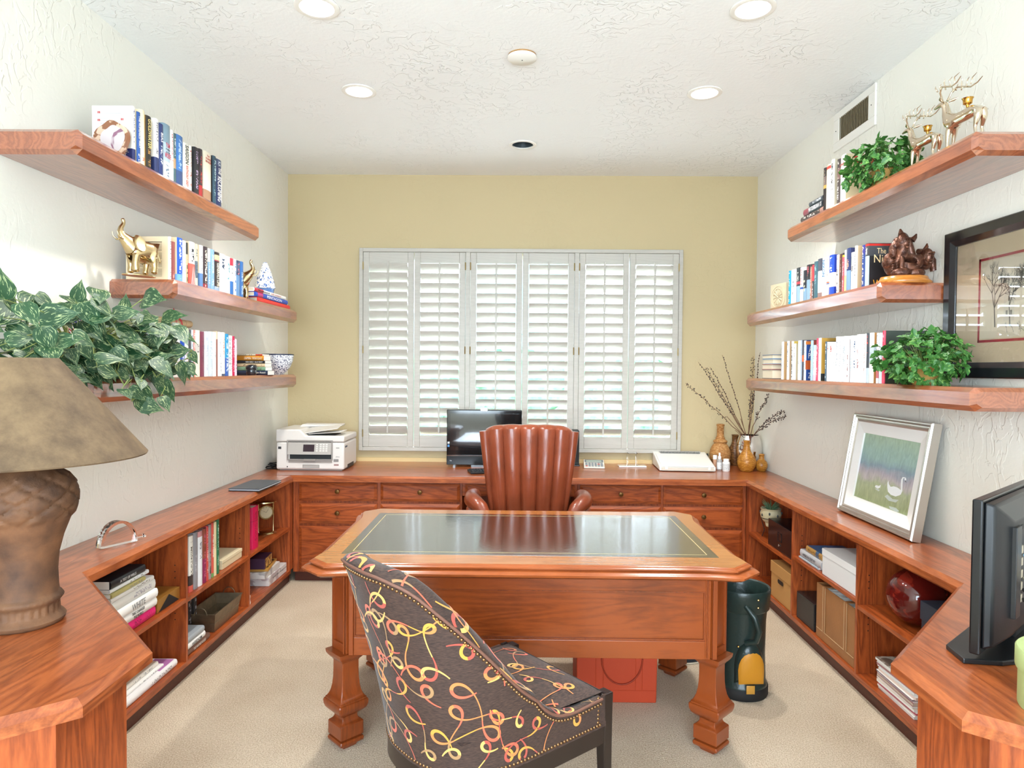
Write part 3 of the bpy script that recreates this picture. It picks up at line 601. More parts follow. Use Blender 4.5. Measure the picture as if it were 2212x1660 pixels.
# --- swirl embroidery laid on a surface function
def swirls(surf, nrm, U0, U1, V0, V1, su, sv, seed, n, b, off=.0012, clip=None, scale=1.0):
    """surf(u,v) on [U0,U1]x[V0,V1]; su, sv: metres per unit; writes thin ribbons into b with material = colour index"""
    rnd = random.Random(seed); cells = max(1, int(round(n)))
    W_ = (U1 - U0) * su; H_ = (V1 - V0) * sv; gx = max(1, int(round(math.sqrt(cells * W_ / H_)))); gy = max(1, int(math.ceil(cells / gx)))
    for i in range(gx):
        for j in range(gy):
            x = (i + .5 + rnd.uniform(-.35, .35)) / gx * W_; y = (j + .5 + rnd.uniform(-.35, .35)) / gy * H_; th = rnd.random() * 6.28
            path = []; sg = rnd.choice((-1, 1)); colr = rnd.randrange(6); step = .0045 * scale
            for seg in range(rnd.choice((3, 5, 5))):
                if seg % 2 == 0:      # loop
                    r = rnd.uniform(.022, .040) * scale; turn = rnd.uniform(4.6, 6.4); m_ = int(turn * r * 1.0 / step)
                    for k in range(m_):
                        u_ = k / m_; kk = sg / r * (.35 + 1.9 * math.sin(math.pi * u_) ** 4)
                        path.append((x, y, th, (.35 + .65 * math.sin(math.pi * u_) ** 1.5), colr + (1 if u_ > .5 else 0))); th += kk * step; x += math.cos(th) * step; y += math.sin(th) * step
                    sg = -sg
                else:
                    l_ = rnd.uniform(.03, .08) * scale; kk = rnd.uniform(-7, 7); m_ = int(l_ / step)
                    for k in range(m_): path.append((x, y, th, .34, colr)); th += kk * step; x += math.cos(th) * step; y += math.sin(th) * step
                    colr += rnd.choice((0, 1, 2))
            vs = []; ok = []; cm = []
            for (px_, py_, t_, w_, c_) in path:
                hw = .0050 * w_ * scale; nx, ny = -math.sin(t_) * hw, math.cos(t_) * hw; pr = []
                for s_ in (1, -1):
                    uu = U0 + (px_ + s_ * nx) / su; vv = V0 + (py_ + s_ * ny) / sv
                    inside = U0 < uu < U1 and V0 < vv < V1; uu = min(max(uu, U0), U1); vv = min(max(vv, V0), V1)
                    q_ = surf(uu, vv) + nrm(uu, vv) * off; pr.append((q_, inside))
                vs += [pr[0][0], pr[1][0]]; ok.append(pr[0][1] and pr[1][1] and (clip is None or clip(px_, py_))); cm.append(c_ % 6 + 1)
            n0 = len(b.v); b.v += vs
            for k in range(len(path) - 1):
                if ok[k] and ok[k + 1]: b.f.append((n0 + 2 * k, n0 + 2 * k + 1, n0 + 2 * k + 3, n0 + 2 * k + 2)); b.m.append(cm[k])
# arc-length along the outer shell is roughly 1.75 m over q in [-1,1]
_arc = [0.0]
for i in range(400): _arc.append(_arc[-1] + (plan(-1 + (i + 1) / 200, .65) - plan(-1 + i / 200, .65)).length)
def q_of(s_): return float(np.interp(s_, _arc, [-1 + i / 200 for i in range(401)]))
def out_s(u, z): q = q_of(u); h = smoothz(q) - bot_z(q); return outer(q, min(1, max(0, (z - bot_z(q)) / h)))
def nrm_s(u, z): q = q_of(u); h = smoothz(q) - bot_z(q); return onrm(q, min(.99, max(.01, (z - bot_z(q)) / h)))
swirls(out_s, nrm_s, 0, 1.15, .41, .94, 1, 1, 23, 40, backm, clip=lambda x, y: y + .41 < smoothz(q_of(x)) - .012)
swirls(rim, lambda q, k: (lambda a, c_: (a.cross(c_).normalized() if a.cross(c_).z > 0 else -a.cross(c_).normalized()))(rim(min(1, q + .01), k) - rim(max(-1, q - .01), k), rim(q, min(1, k + .02)) - rim(q, max(0, k - .02))), -.98, .9, .05, .95, .85, .065, 5, 22, backm)
sw_mats = [fab] + threads
bo = link('backrest', backm, sw_mats, chair, smooth='keep')
# seat cushion
def seat_s(u, v):
    """u 0..1 from back to front, v -1..1"""
    x = -.50 + .525 * u; hw = .205 + .02 * u; e_ = (1 - abs(2 * u - 1) ** 5) * (1 - abs(v) ** 5); return Vector((x, v * (hw + .012), .497 + .026 * e_))
sb = B(); nu, nv = 16, 16
sb.loft([[seat_s(i / nu, -1 + 2 * j / nv) for j in range(nv + 1)] for i in range(nu + 1)], cap=False, closed=False)
swirls(seat_s, lambda u, v: Vector((0, 0, 1)), .02, .98, -.97, .97, .525, .23, 8, 11, sb, off=.0015)
# front and side faces of the seat
def fr_face(v, t): return Vector((.025, v * .252, .395 + (.500 - .395) * t))
sb.add([(.025, -.252, .395), (.025, .252, .395), (.025, .252, .499), (.025, -.252, .499)], [(0, 1, 2, 3)])
sb.add([(.025, -.252, .499), (.025, .252, .499), (.022, .225, .5), (.022, -.225, .5)], [(0, 1, 2, 3)])
for s_ in (-1, 1): sb.add([(.025, s_ * .252, .395), (0, s_ * .252, .395), (0, s_ * .252, .499), (.025, s_ * .252, .499)], [(0, 1, 2, 3)])
swirls(fr_face, lambda v, t: Vector((1, 0, 0)), -.97, .97, .03, .97, .252, .105, 9, 6, sb)
link('seat', sb, sw_mats, chair, smooth='keep')
# piping along the seam
link('piping', B().tube([outer(q, 1) + onrm(q, 1) * .002 for q in qs], .0042, 8), mat('piping_cloth', '6E4A3C', .6), chair, smooth=80)
# nailheads: seam row and the bottom row
def nails(pts_n, r=.0052):
    b = B()
    for p_, n_ in pts_n:
        q_ = n_.to_track_quat('Z', 'Y').to_matrix().to_4x4(); b.join(B().lathe([(r, 0), (r * .9, .0018), (r * .55, .0034), (r * .05, .004)], n=8), Matrix.Translation(p_) @ q_)
    return b
def walk(fn, a, b_, sp):
    out = []; last = fn(a)[0]; n = 2600; acc = 0
    for i in range(n + 1):
        q = a + (b_ - a) * i / n; p_, n_ = fn(q)
        if (p_ - last).length >= sp or i == 0: out.append((p_, n_)); last = p_
    return out
def drop(q, t0):   # point a fixed distance under the seam
    z0 = bot_z(q); h = smoothz(q) - z0; return max(0, 1 - .016 / h) if t0 else min(1, .012 / h)
link('nailhead_trim', nails(walk(lambda q: (outer(q, drop(q, 1)), onrm(q, drop(q, 1))), -.995, .62, .0125)), M['bronze'], chair, smooth=60)
link('nailhead_trim', nails(walk(lambda q: (outer(q, drop(q, 0)), onrm(q, drop(q, 0))), -.995, .62, .0125)), M['bronze'], chair, smooth=60)
link('nailhead_trim', nails([(Vector((.026, -.245, .405 + .0125 * k)), Vector((1, 0, 0))) for k in range(8)] + [(Vector((-.012, -.2525, .405 + .0125 * k)), Vector((0, -1, 0))) for k in range(8)]), M['bronze'], chair, smooth=60)
# wooden frame and legs
espresso = mat('espresso_wood', '241915', .35, var=.3, vscale=9)
fb = B(); ring = [plan(q, .40) for q in qs]
ri = [Vector((p_.x * .97 - .004, p_.y * .93, 0)) for p_ in ring]
N_ = len(ring)
fb.v = [Vector((p_.x, p_.y, .342)) for p_ in ring] + [Vector((p_.x, p_.y, .396)) for p_ in ring] + [Vector((p_.x, p_.y, .342)) for p_ in ri] + [Vector((p_.x, p_.y, .396)) for p_ in ri]
for i in range(N_ - 1): fb.f += [(i, i + 1, N_ + i + 1, N_ + i), (2 * N_ + i, 3 * N_ + i, 3 * N_ + i + 1, 2 * N_ + i + 1), (i, 2 * N_ + i, 2 * N_ + i + 1, i + 1), (N_ + i, N_ + i + 1, 3 * N_ + i + 1, 3 * N_ + i)]
fb.m = [0] * len(fb.f); fb.box(-.01, .022, -.25, .25, .342, .396)
link('seat_frame', fb, espresso, chair, smooth=30)
def cleg(x, y, x1, y1, top, hw=.024):
    b = B(); rings = []
    for k in range(7):
        t = k / 6; z = top * (1 - t); cx = x + (x1 - x) * t ** 1.6; cy = y + (y1 - y) * t ** 1.6; h = hw * (1 - .38 * t)
        rings.append([(cx - h, cy - h, z), (cx + h, cy - h, z), (cx + h, cy + h, z), (cx - h, cy + h, z)])
    return b.loft(rings)
for s_ in (-1, 1):
    link('leg', cleg(.036, s_ * .232, .044, s_ * .238, .494, .021), espresso, chair, bevel=.004)
    link('leg', cleg(-.43, s_ * .15, -.60, s_ * .20, .345, .026), espresso, chair, bevel=.004)
# ================================================================ LEATHER EXECUTIVE CHAIR
ex = thing('executive_chair', 'cognac leather executive chair with channel-tufted high back, behind the desk', 'chair', (.062, 4.02, 0))
lea = M['leather']
def exback():
    """front-facing back seen from behind: we look at its rear? the tufted face turns to the desk"""
    b = B(); ncol = 5; cols = ncol * 10; rings = []
    for i in range(15):
        t = i / 14; z = .56 + .585 * t; hw = .205 + .06 * t ** .8; row = []; y0 = .06 - .08 * t + .05 * t * t
        for j in range(cols + 1):
            u = -1 + 2 * j / cols; cu = abs(math.sin((j / 10) * math.pi)); puff = .028 * cu ** .55
            wrap = .05 * abs(u) ** 6
            zz = z + (.004 * cu if i == 14 else 0)
            row.append((u * hw, y0 - puff + wrap, zz - (.02 * abs(u) ** 6 if i == 14 else 0)))
        rings.append(row)
    # roll over the top and down the far side
    top = rings[-1]
    for k, (dy, dz) in enumerate(((.03, .022), (.07, .024), (.11, .006), (.12, -.04))):
        rings.append([(p_[0] * (1 - .01 * k), p_[1] + dy, p_[2] + dz * (1 - .5 * abs(p_[0] / .265) ** 4)) for p_ in top])
    for i in range(8): t = 1 - (i + 1) / 8; rings.append([(q_[0] * (1 - .2 * (1 - t)), .14 + .02 * (1 - t), .56 + .50 * t) for q_ in top])
    b.loft(rings, cap=False, closed=False)
    n = cols + 1; m_ = len(rings)
    # side walls
    for s_ in (0, n - 1):
        idx = [r_ * n + s_ for r_ in range(m_)]; b.f.append(tuple(idx)); b.m.append(0)
    b.f.append(tuple(range(n)) + tuple(range((m_ - 1) * n, m_ * n))[::-1]); b.m.append(0)
    return b
EB = exback(); link('backrest', EB, lea, ex, smooth=50)
for s_ in (-1, 1):     # scrolled wings along the back's edges
    pts = [(s_ * (.205 + .06 * (k / 12) ** .8 + .004), .075 - .08 * k / 12 + .05 * (k / 12) ** 2 + .03, .56 + .57 * k / 12) for k in range(13)]
    link('side_roll', B().tube(pts, [.012 + .022 * (k / 12) for k in range(13)], 12), lea, ex, smooth=80)
    pts = [(s_ * .27, .12, .60), (s_ * .30, .05, .635), (s_ * .325, -.05, .655), (s_ * .342, -.0, .66), (s_ * .345, .25, .655), (s_ * .345, .36, .63)]
    arm = B().tube([(s_ * .252, .02, .60), (s_ * .285, .035, .665), (s_ * .325, .07, .693), (s_ * .348, .14, .697), (s_ * .352, .26, .692), (s_ * .352, .40, .672)], [.035, .044, .049, .05, .05, .048], 16); link('armrest', arm, lea, ex, smooth=80)
    link('arm_panel', B().box(s_ * .345 - .035, s_ * .345 + .035, .06, .40, .42, .67), lea, ex, bevel=.02, seg=4, smooth=50)
link('seat', B().box(-.28, .28, .06, .56, .42, .54), lea, ex, bevel=.04, seg=5, smooth=50)
link('gas_column', B().lathe([(.03, .12), (.03, .30), (.055, .38), (.12, .42)], (0, .3, 0), 20), M['blackm'], ex, smooth=40)
for k in range(5):
    a = 2 * math.pi * k / 5 + .5; e_ = (math.cos(a) * .30, .3 + math.sin(a) * .30); sp = B().tube([(0, .3, .13), (math.cos(a) * .15, .3 + math.sin(a) * .15, .115), (e_[0], e_[1], .075)], [.026, .022, .016], 8)
    l_ = link('base_spoke', sp, espresso, ex, smooth=60); link('caster', B().lathe([(.027, -.02), (.027, .02)], n=16).xf(Matrix.Translation((e_[0], e_[1], .028)) @ Matrix.Rotation(R(90), 4, 'X') @ Matrix.Rotation(a, 4, 'Y')), M['blackm'], l_, smooth=40)
# ================================================================ BOOKS
_sn = {}
def spine_mat(base, txt=None, bands=(), tz=(.12, .88), big=1.0, cover=None, rough=.42):
    """book cover paint: base colour, colour bands across the spine (z0, z1, colour), and rows of small illegible lettering"""
    key = (base, txt, tuple(bands), tz, big, cover)
    if key in _sn: return _sn[key]
    m = bpy.data.materials.new('book_cover'); m.use_nodes = True; nt = m.node_tree; L = nt.links.new; p = nt.nodes['Principled BSDF']
    p.inputs['Roughness'].default_value = rough
    tc = N(nt, 'ShaderNodeTexCoord'); sg = N(nt, 'ShaderNodeSeparateXYZ'); L(tc.outputs['Generated'], sg.inputs[0])
    col = N(nt, 'ShaderNodeRGB'); col.outputs[0].default_value = hexc(base); cur = col.outputs[0]
    def mix(fac, c):
        nonlocal cur
        mx = N(nt, 'ShaderNodeMixRGB'); L(fac, mx.inputs[0]); L(cur, mx.inputs[1]); mx.inputs[2].default_value = hexc(c); cur = mx.outputs[0]
    def rng(out, a, b_):
        g = N(nt, 'ShaderNodeMath', operation='GREATER_THAN', n1=a); l = N(nt, 'ShaderNodeMath', operation='LESS_THAN', n1=b_); mu = N(nt, 'ShaderNodeMath', operation='MULTIPLY')
        L(out, g.inputs[0]); L(out, l.inputs[0]); L(g.outputs[0], mu.inputs[0]); L(l.outputs[0], mu.inputs[1]); return mu.outputs[0]
    def mul(a, b_):
        mu = N(nt, 'ShaderNodeMath', operation='MULTIPLY'); L(a, mu.inputs[0]); L(b_, mu.inputs[1]); return mu.outputs[0]
    if cover: mix(rng(sg.outputs['X'], .045, 2), cover)
    for z0, z1, c in bands: mix(rng(sg.outputs['Z'], z0, z1), c)
    if txt:
        mp = N(nt, 'ShaderNodeMapping'); L(tc.outputs['Object'], mp.inputs[0]); mp.inputs['Scale'].default_value = (0, 120 / big, 210 / big); mp.inputs['Location'].default_value = (len(_sn) * 3.7, 0, len(_sn) * 1.3)
        nz = N(nt, 'ShaderNodeTexNoise', i_Scale=1.0, i_Detail=1.0); L(mp.outputs[0], nz.inputs[0])
        g = N(nt, 'ShaderNodeMath', operation='GREATER_THAN', n1=.52); L(nz.outputs['Fac'], g.inputs[0])
        f = mul(g.outputs[0], mul(rng(sg.outputs['X'], -.1, .05), mul(rng(sg.outputs['Y'], .28, .74), rng(sg.outputs['Z'], tz[0], tz[1]))))
        mp2 = N(nt, 'ShaderNodeMapping'); L(tc.outputs['Object'], mp2.inputs[0]); mp2.inputs['Scale'].default_value = (0, 0, 24); mp2.inputs['Location'].default_value = (0, 0, len(_sn) * 2.1)
        n2 = N(nt, 'ShaderNodeTexNoise', i_Scale=1.0, i_Detail=0.0); L(mp2.outputs[0], n2.inputs[0]); g2 = N(nt, 'ShaderNodeMath', operation='GREATER_THAN', n1=.43); L(n2.outputs['Fac'], g2.inputs[0])
        mix(mul(f, g2.outputs[0]), txt)
    L(cur, p.inputs['Base Color']); _sn[key] = m; return m
def book(Mx, t, d, h, m, label, group=None, titles=(), name='book', white=False, hard=True, cat='book'):
    """local frame: x depth away from the spine, y thickness, z height; origin at the bottom middle of the spine"""
    r = thing(name, label, cat, M=Mx, group=group); c = min(.0028, t * .16) if hard else min(.0008, t * .1); g = .003 if hard else .0004
    b = B(); a = t / 2; sp = min(.004, t * .14)
    outer_ = [(d, -a), (.006, -a), (.002, -a * .96), (-sp * .4, -a * .7), (-sp, 0), (-sp * .4, a * .7), (.002, a * .96), (.006, a), (d, a)]
    inn = [(d, a - c), (.005, a - c), (.005, -a + c), (d, -a + c)]
    b.prism(outer_ + inn, 0, h); k = len(outer_) + 4
    # replace concave caps by strips
    b.f = b.f[2:]; b.m = b.m[2:]
    for z, o in ((0, 0), (1, k)):
        q = lambda i: o + i
        b.f += [(q(0), q(1), q(11), q(12)), (q(7), q(8), q(9), q(10)), (q(1), q(2), q(3), q(4), q(5), q(6), q(7), q(10), q(11))]; b.m += [0, 0, 0]
    cv = link('cover', b, m, r, smooth=35)
    link('pages', B().box(.005, d - g, -a + c, a - c, g, h - g), M['pagew'] if white else M['page'], r)
    for s_, wd, ht, zc, colr, mode in titles:      # mode v: reading down the spine, h: across it
        if mode == 'v': Mt = frame3((0, 0, -1), (0, -1, 0), (-1, 0, 0), (-sp - .0003, 0, zc * h)); lettering('title', s_, wd * h, ht * t, Mt, tm(colr), cv, bold=.01)
        else: Mt = frame3((0, -1, 0), (0, 0, 1), (-1, 0, 0), (-sp - .0003, 0, zc * h)); lettering('title', s_, wd * t, ht * h, Mt, tm(colr), cv, bold=.01)
    return r, cv
_tm = {}
def tm(c):
    if c not in _tm: _tm[c] = mat('ink_' + c, c, .5)
    return _tm[c]
ORD = ['nearest', 'second', 'third', 'fourth', 'fifth', 'sixth', 'seventh', 'eighth', 'ninth', 'tenth', 'eleventh', 'twelfth', 'thirteenth', 'fourteenth', 'fifteenth', 'sixteenth', 'seventeenth', 'eighteenth', 'nineteenth', 'twentieth',
       'twenty-first', 'twenty-second', 'twenty-third', 'twenty-fourth', 'twenty-fifth', 'twenty-sixth', 'twenty-seventh', 'twenty-eighth', 'twenty-ninth', 'thirtieth', 'thirty-first', 'thirty-second', 'thirty-third', 'thirty-fourth', 'thirty-fifth']
def row(sgn, xs, z, group, place, items, dmax):
    """books standing along a side wall. item: (px0, px1, py_top, depth, material, words, titles, extra)"""
    items = sorted(items, key=lambda it: it[0], reverse=(sgn > 0)); last = None
    for i, it in enumerate(items):
        px0, px1, pyt, d, m, words, titles = it[:7]; ex = it[7] if len(it) > 7 else {}
        if ex.get('set'): xs_ = xs + sgn * ex['set']
        else: xs_ = xs
        y0, y1 = at(px0, pyt + 40, 'x', xs_).y, at(px1, pyt + 40, 'x', xs_).y; ya, yb = min(y0, y1), max(y0, y1)
        h = at((px0 + px1) / 2, pyt, 'x', xs_).z - z
        if last is not None and ya < last: ya = last + .0004
        last = yb
        t = yb - ya - .0008; d = min(d, dmax - ex.get('set', 0)); yc = (ya + yb) / 2
        rot = Matrix.Rotation(R(180) if sgn < 0 else 0, 4, 'Z')
        Mx = Matrix.Translation((xs_, yc, z + .0005)) @ rot
        lean = ex.get('lean', 0)
        if lean:   # lean about the book's depth axis
            Mx = Matrix.Translation((xs_, yc, z + .0005 + abs(math.sin(lean)) * t / 2)) @ rot @ Matrix.Rotation(lean, 4, 'X')
        lab = '%s, %s on the %s' % (words, ORD[i], place); nw = len(lab.split())
        if nw > 16: print('LONGLABEL', lab); wl = words.split(); lab = '%s, %s on the %s' % (' '.join(wl[:len(wl) - (nw - 16)]), ORD[i], place)
        yield it, book(Mx, t, d, h, m, lab, group, titles, hard=ex.get('hard', True))
SM = spine_mat
# ---- left wall, top shelf
LT = [
 (286, 292.6, 231, .165, SM('EDEAE2', '3A4A7A', ((0, .23, '252C5E'),), (.3, .95)), 'white hardback with navy foot and red quote marks on its back cover', ()),
 (296, 303.4, 243, .15, SM('1D4F96', 'F2F2F2', (), (.04, .2), cover='CFC6A8'), 'blue hardback titled THE RUMSFELD WAY', (('THE RUMSFELD WAY', .62, .5, .62, 'F2F2F2', 'v'),)),
 (303.8, 312.8, 239, .16, SM('EBDDB8', 'B9412F', (), (.1, .2), 1.6), 'cream hardback with red lettering down the spine', ()),
 (315.5, 327.2, 252, .16, SM('23221C', 'B98B4A', (), (.05, .4), 1.2, cover='B98D3E'), 'black hardback lettered GOLDWATER in gold', (('GOLDWATER', .55, .62, .67, 'E7D488', 'v'),)),
 (334, 343.0, 258, .155, SM('EDEBE6', '6A6A74', ((0, .3, '26335F'),), (.34, .95)), 'white hardback with a navy striped foot', ()),
 (343.4, 352.8, 268.5, .16, SM('24356A', 'E9ECF2', (), (.12, .58)), 'navy hardback titled BIAS', (('BIAS', .18, .5, .74, 'F2F2F2', 'v'),)),
 (353.2, 368.2, 270, .17, SM('A9BECB', '6E7F92', ((.66, 1, '7C97A6'), (0, .32, 'D5E0E6')), (.05, .3), 2), 'fat pale blue hardback lettered TOM WOLFE in red', (('TOM', .55, .08, .62, 'C2364A', 'h'), ('A Man\nin Full', .6, .09, .52, '3C4A58', 'h'), ('WOLFE', .9, .09, .43, 'C2364A', 'h'))),
 (368.6, 375.0, 282, .15, SM('EEEBE8', 'B04A5A', (), (.4, .92)), 'thin white hardback with rose lettering', ()),
 (375.3, 380.4, 289, .15, SM('4A666B', 'D9E2E0', ((.3, .5, 'B59470'),), (.55, .9)), 'slim slate-green book with a tan picture band', ()),
 (381, 395.6, 294, .16, SM('3F74B6', 'A9C4E4', ((0, .3, '38507F'),), (.35, .92), 2), 'bright blue hardback with pale lettering', ()),
 (396.2, 408.6, 311, .165, SM('EFEBDD', None), 'thick cream hardback titled SAIGON ANTHONY GREY', (('SAIGON', .40, .56, .76, '1D2A2C', 'v'), ('ANTHONY GREY', .46, .38, .30, 'C43A36', 'v'))),
 (409, 414.2, 316, .16, SM('F0ECDF', 'B23A36', (), (.12, .9)), 'slim cream book with a small red imprint', ()),
 (420.2, 430.0, 320, .17, SM('26262A', 'B9A3C4', (), (.1, .92)), 'black hardback with lilac lettering', ()),
 (430.4, 437.6, 323, .16, SM('3A2E34', 'D04438', ((0, .25, 'A92F32'),), (.3, .94)), 'dark book with red lettering and red foot', ()),
 (440, 456.6, 330, .165, SM('EFE6CF', None, ((0, .22, 'A98468'),), (.8, .9)), 'thick ivory hardback titled THE POWER BROKER with a brown pictured foot', (('THE\nPOWER\nBROKER', .7, .16, .86, 'C04A3C', 'h'),)),
 (460, 466.6, 338, .16, SM('2C4B5C', '9FC0CB', (), (.1, .4), cover='24262A'), 'dark teal hardback lettered FLYBOYS', (('FLYBOYS', .42, .5, .7, 'B9D4DC', 'v'),)),
 (467.2, 478.8, 346, .165, SM('22305A', 'D8DDE6', ((.86, .99, '3B4A6B'),), (.86, .98)), 'navy hardback titled THE RECKONING in white', (('THE', .14, .5, .76, 'F2F2F2', 'v'), ('RECKONING', .52, .8, .38, 'F2F2F2', 'v'))),
]
G1 = list(row(-1, -1.578, ZT, 'books on the top left shelf', 'top left shelf', LT, .26))
# the near book's back cover: red quotation marks over small lines of print
near = G1[0][1][1]; D0, H0 = .165, None
zs_ = [v.co.z for v in near.data.vertices]; H0 = max(zs_); T0 = max(v.co.y for v in near.data.vertices)
qb = B(); lb_ = B()
for k, (x_, zf) in enumerate(((.14, .86), (.14, .72), (.125, .56), (.125, .40))):
    for dx in (0, .006): qb.box(x_ - dx - .0022, x_ - dx + .0022, T0, T0 + .0004, zf * H0, zf * H0 + .009)
    for dx in (0, .006): qb.box(.045 - dx - .0022, .045 - dx + .0022, T0, T0 + .0004, zf * H0 - .028, zf * H0 - .019)
    for j in range(3): lb_.box(.048 + .004 * j, x_ - .008, T0, T0 + .0003, zf * H0 - .011 * j + .001, zf * H0 - .011 * j + .0022)
link('quotation_marks', qb, tm('B8302C'), near); link('blurb_lines', lb_, tm('6A6A6E'), near)
link('navy_panel', B().box(.001, D0 - .001, T0, T0 + .0003, .001, .23 * H0), tm('252C5E'), near)
lettering('title', 'F ME,\nXT', .04, .022, frame3((-1, 0, 0), (0, 0, 1), (0, 1, 0), (.035, T0 + .0004, .15 * H0)), tm('F0E6DA'), near)
# ---- left wall, middle shelf
LM = [
 (366.4, 370.0, 512, .20, SM('F0EEEA', '22252B', (), (.05, .98), cover='D6C4A2'), 'slim book showing a beige text-covered back, black dashes on its white spine', ()),
 (370.4, 378.2, 523, .15, SM('8C4A48', 'C98E84', (), (.08, .24)), 'maroon clothbound book', (), {'set': .01}),
 (383.6, 394.8, 515, .17, SM('1F54C4', 'F0F4FA', ((0, .18, '6FA4D8'),), (.05, .96), 1.8, cover='DCC3A0'), 'royal blue hardback crowded with white lettering', ()),
 (395.2, 401.8, 521, .16, SM('EDEFF3', '9AA0AE', (), (.2, .9)), 'plain white slim hardback', ()),
 (402.2, 406.0, 525, .15, SM('BCA988', '3C3226', ((.72, 1, '2A2B28'),), (.05, .6), 1.6), 'narrow tan and black book', ()),
 (409.9, 421.8, 524, .17, SM('F2EFEC', '2A3038', ((0, .5, 'DE5F52'),), (.55, .9), 2.2, cover='DCC6A4'), 'white hardback whose lower half is red with white rays', ()),
 (422.4, 427.4, 528, .16, SM('CFC2A4', '3C4A58', ((.2, .6, '5B6A74'),), (.2, .9), 1.6), 'cream and grey photographic spine', ()),
 (431.8, 438.8, 531, .16, SM('F0F1F2', '7D8086', ((0, .34, '5C7FAE'),), (.4, .9), cover='DACBB0'), 'white hardback with a blue misty foot', ()),
 (439.4, 449.2, 534, .16, SM('3A2E33', 'E4DCC6', ((0, .12, '8C2A36'),), (.05, .95), 1.7), 'dark plum hardback with large cream lettering', ()),
 (449.6, 454.4, 538, .15, SM('7A9BC0', 'E6EAF0', ((.68, 1, 'EDEFF2'),), (.1, .95)), 'slim white over sky-blue book', ()),
 (455.4, 463.6, 540, .16, SM('7EA3C8', 'E6EEF6', (), (.1, .9), cover='2A2C34'), 'pale blue hardback with dark sides', ()),
 (464.2, 474.8, 546, .17, SM('38302F', 'CDB88C', ((.80, .93, 'CDBB90'), (.775, .79, 'B83A52'), (0, .13, '8FA3BC')), (.1, .2)), 'black hardback lettered GENERALS LIFE with a tan head band', (("GENERALS LIFE", .58, .46, .44, 'EDE6D6', 'v'),)),
 (475.4, 488.0, 550, .17, SM('F2EFEA', '3A4A62', (), (.62, .93), 2.4), 'thick white hardback with blue-grey title at its head', ()),
 (489.0, 497.4, 555, .16, SM('F0F3F3', '2E8D9A', ((.45, 1, 'CFE3E4'),), (.4, .98), 2.2), 'white book speckled with teal lettering', ()),
 (498.0, 504.5, 559, .16, SM('F2F2F2', '3A4046', ((.80, 1, 'C93044'), (0, .38, '2F66A8')), (.4, .78)), 'white hardback with red head and blue foot', ()),
 (505.0, 510.6, 561, .15, SM('F0F2F6', '4E78B4', (), (.1, .95), 1.6), 'slim white book with blue lettering', ()),
 (511.0, 518.8, 564, .16, SM('34405A', 'D66A74', ((.70, .93, '4A5874'), (0, .6, '5D83AC')), (.62, .95), 1.8), 'navy and blue hardback with a pink word', ()),
 (519.2, 526.0, 566, .16, SM('3566A4', 'BFD2E6', (), (.1, .7)), 'plain blue hardback at the far end beside the elephant head', ()),
]
G2 = list(row(-1, -1.592, ZM, 'books on the middle left shelf', 'middle left shelf', LM, .245))
n2_ = G2[0][1][1]; T2 = max(v.co.y for v in n2_.data.vertices); H2 = max(v.co.z for v in n2_.data.vertices); b = B()
rr = random.Random(4)
for k in range(26):
    z = H2 * (.86 - .031 * k)
    if k not in (7, 13, 19): b.box(.035, .165 - .03 * rr.random() * (k % 4 == 3), T2, T2 + .0003, z, z + (.004 if k == 0 else .0016))
link('blurb_lines', b, tm('5E5344'), n2_)
r5 = G2[5][1][1]; H5 = max(v.co.z for v in r5.data.vertices); t5 = max(v.co.y for v in r5.data.vertices); b = B(); sx_ = min(v.co.x for v in r5.data.vertices) - .0004
for a0 in (-.8, -.35, .1, .5): b.add([(sx_, a0 * .3 * t5, .46 * H5), (sx_, a0 * 1.3 * t5 - .0025, .02 * H5), (sx_, a0 * 1.3 * t5 + .0025, .02 * H5)], [(0, 1, 2)])
link('rays', b, tm('F2EFEC'), r5)
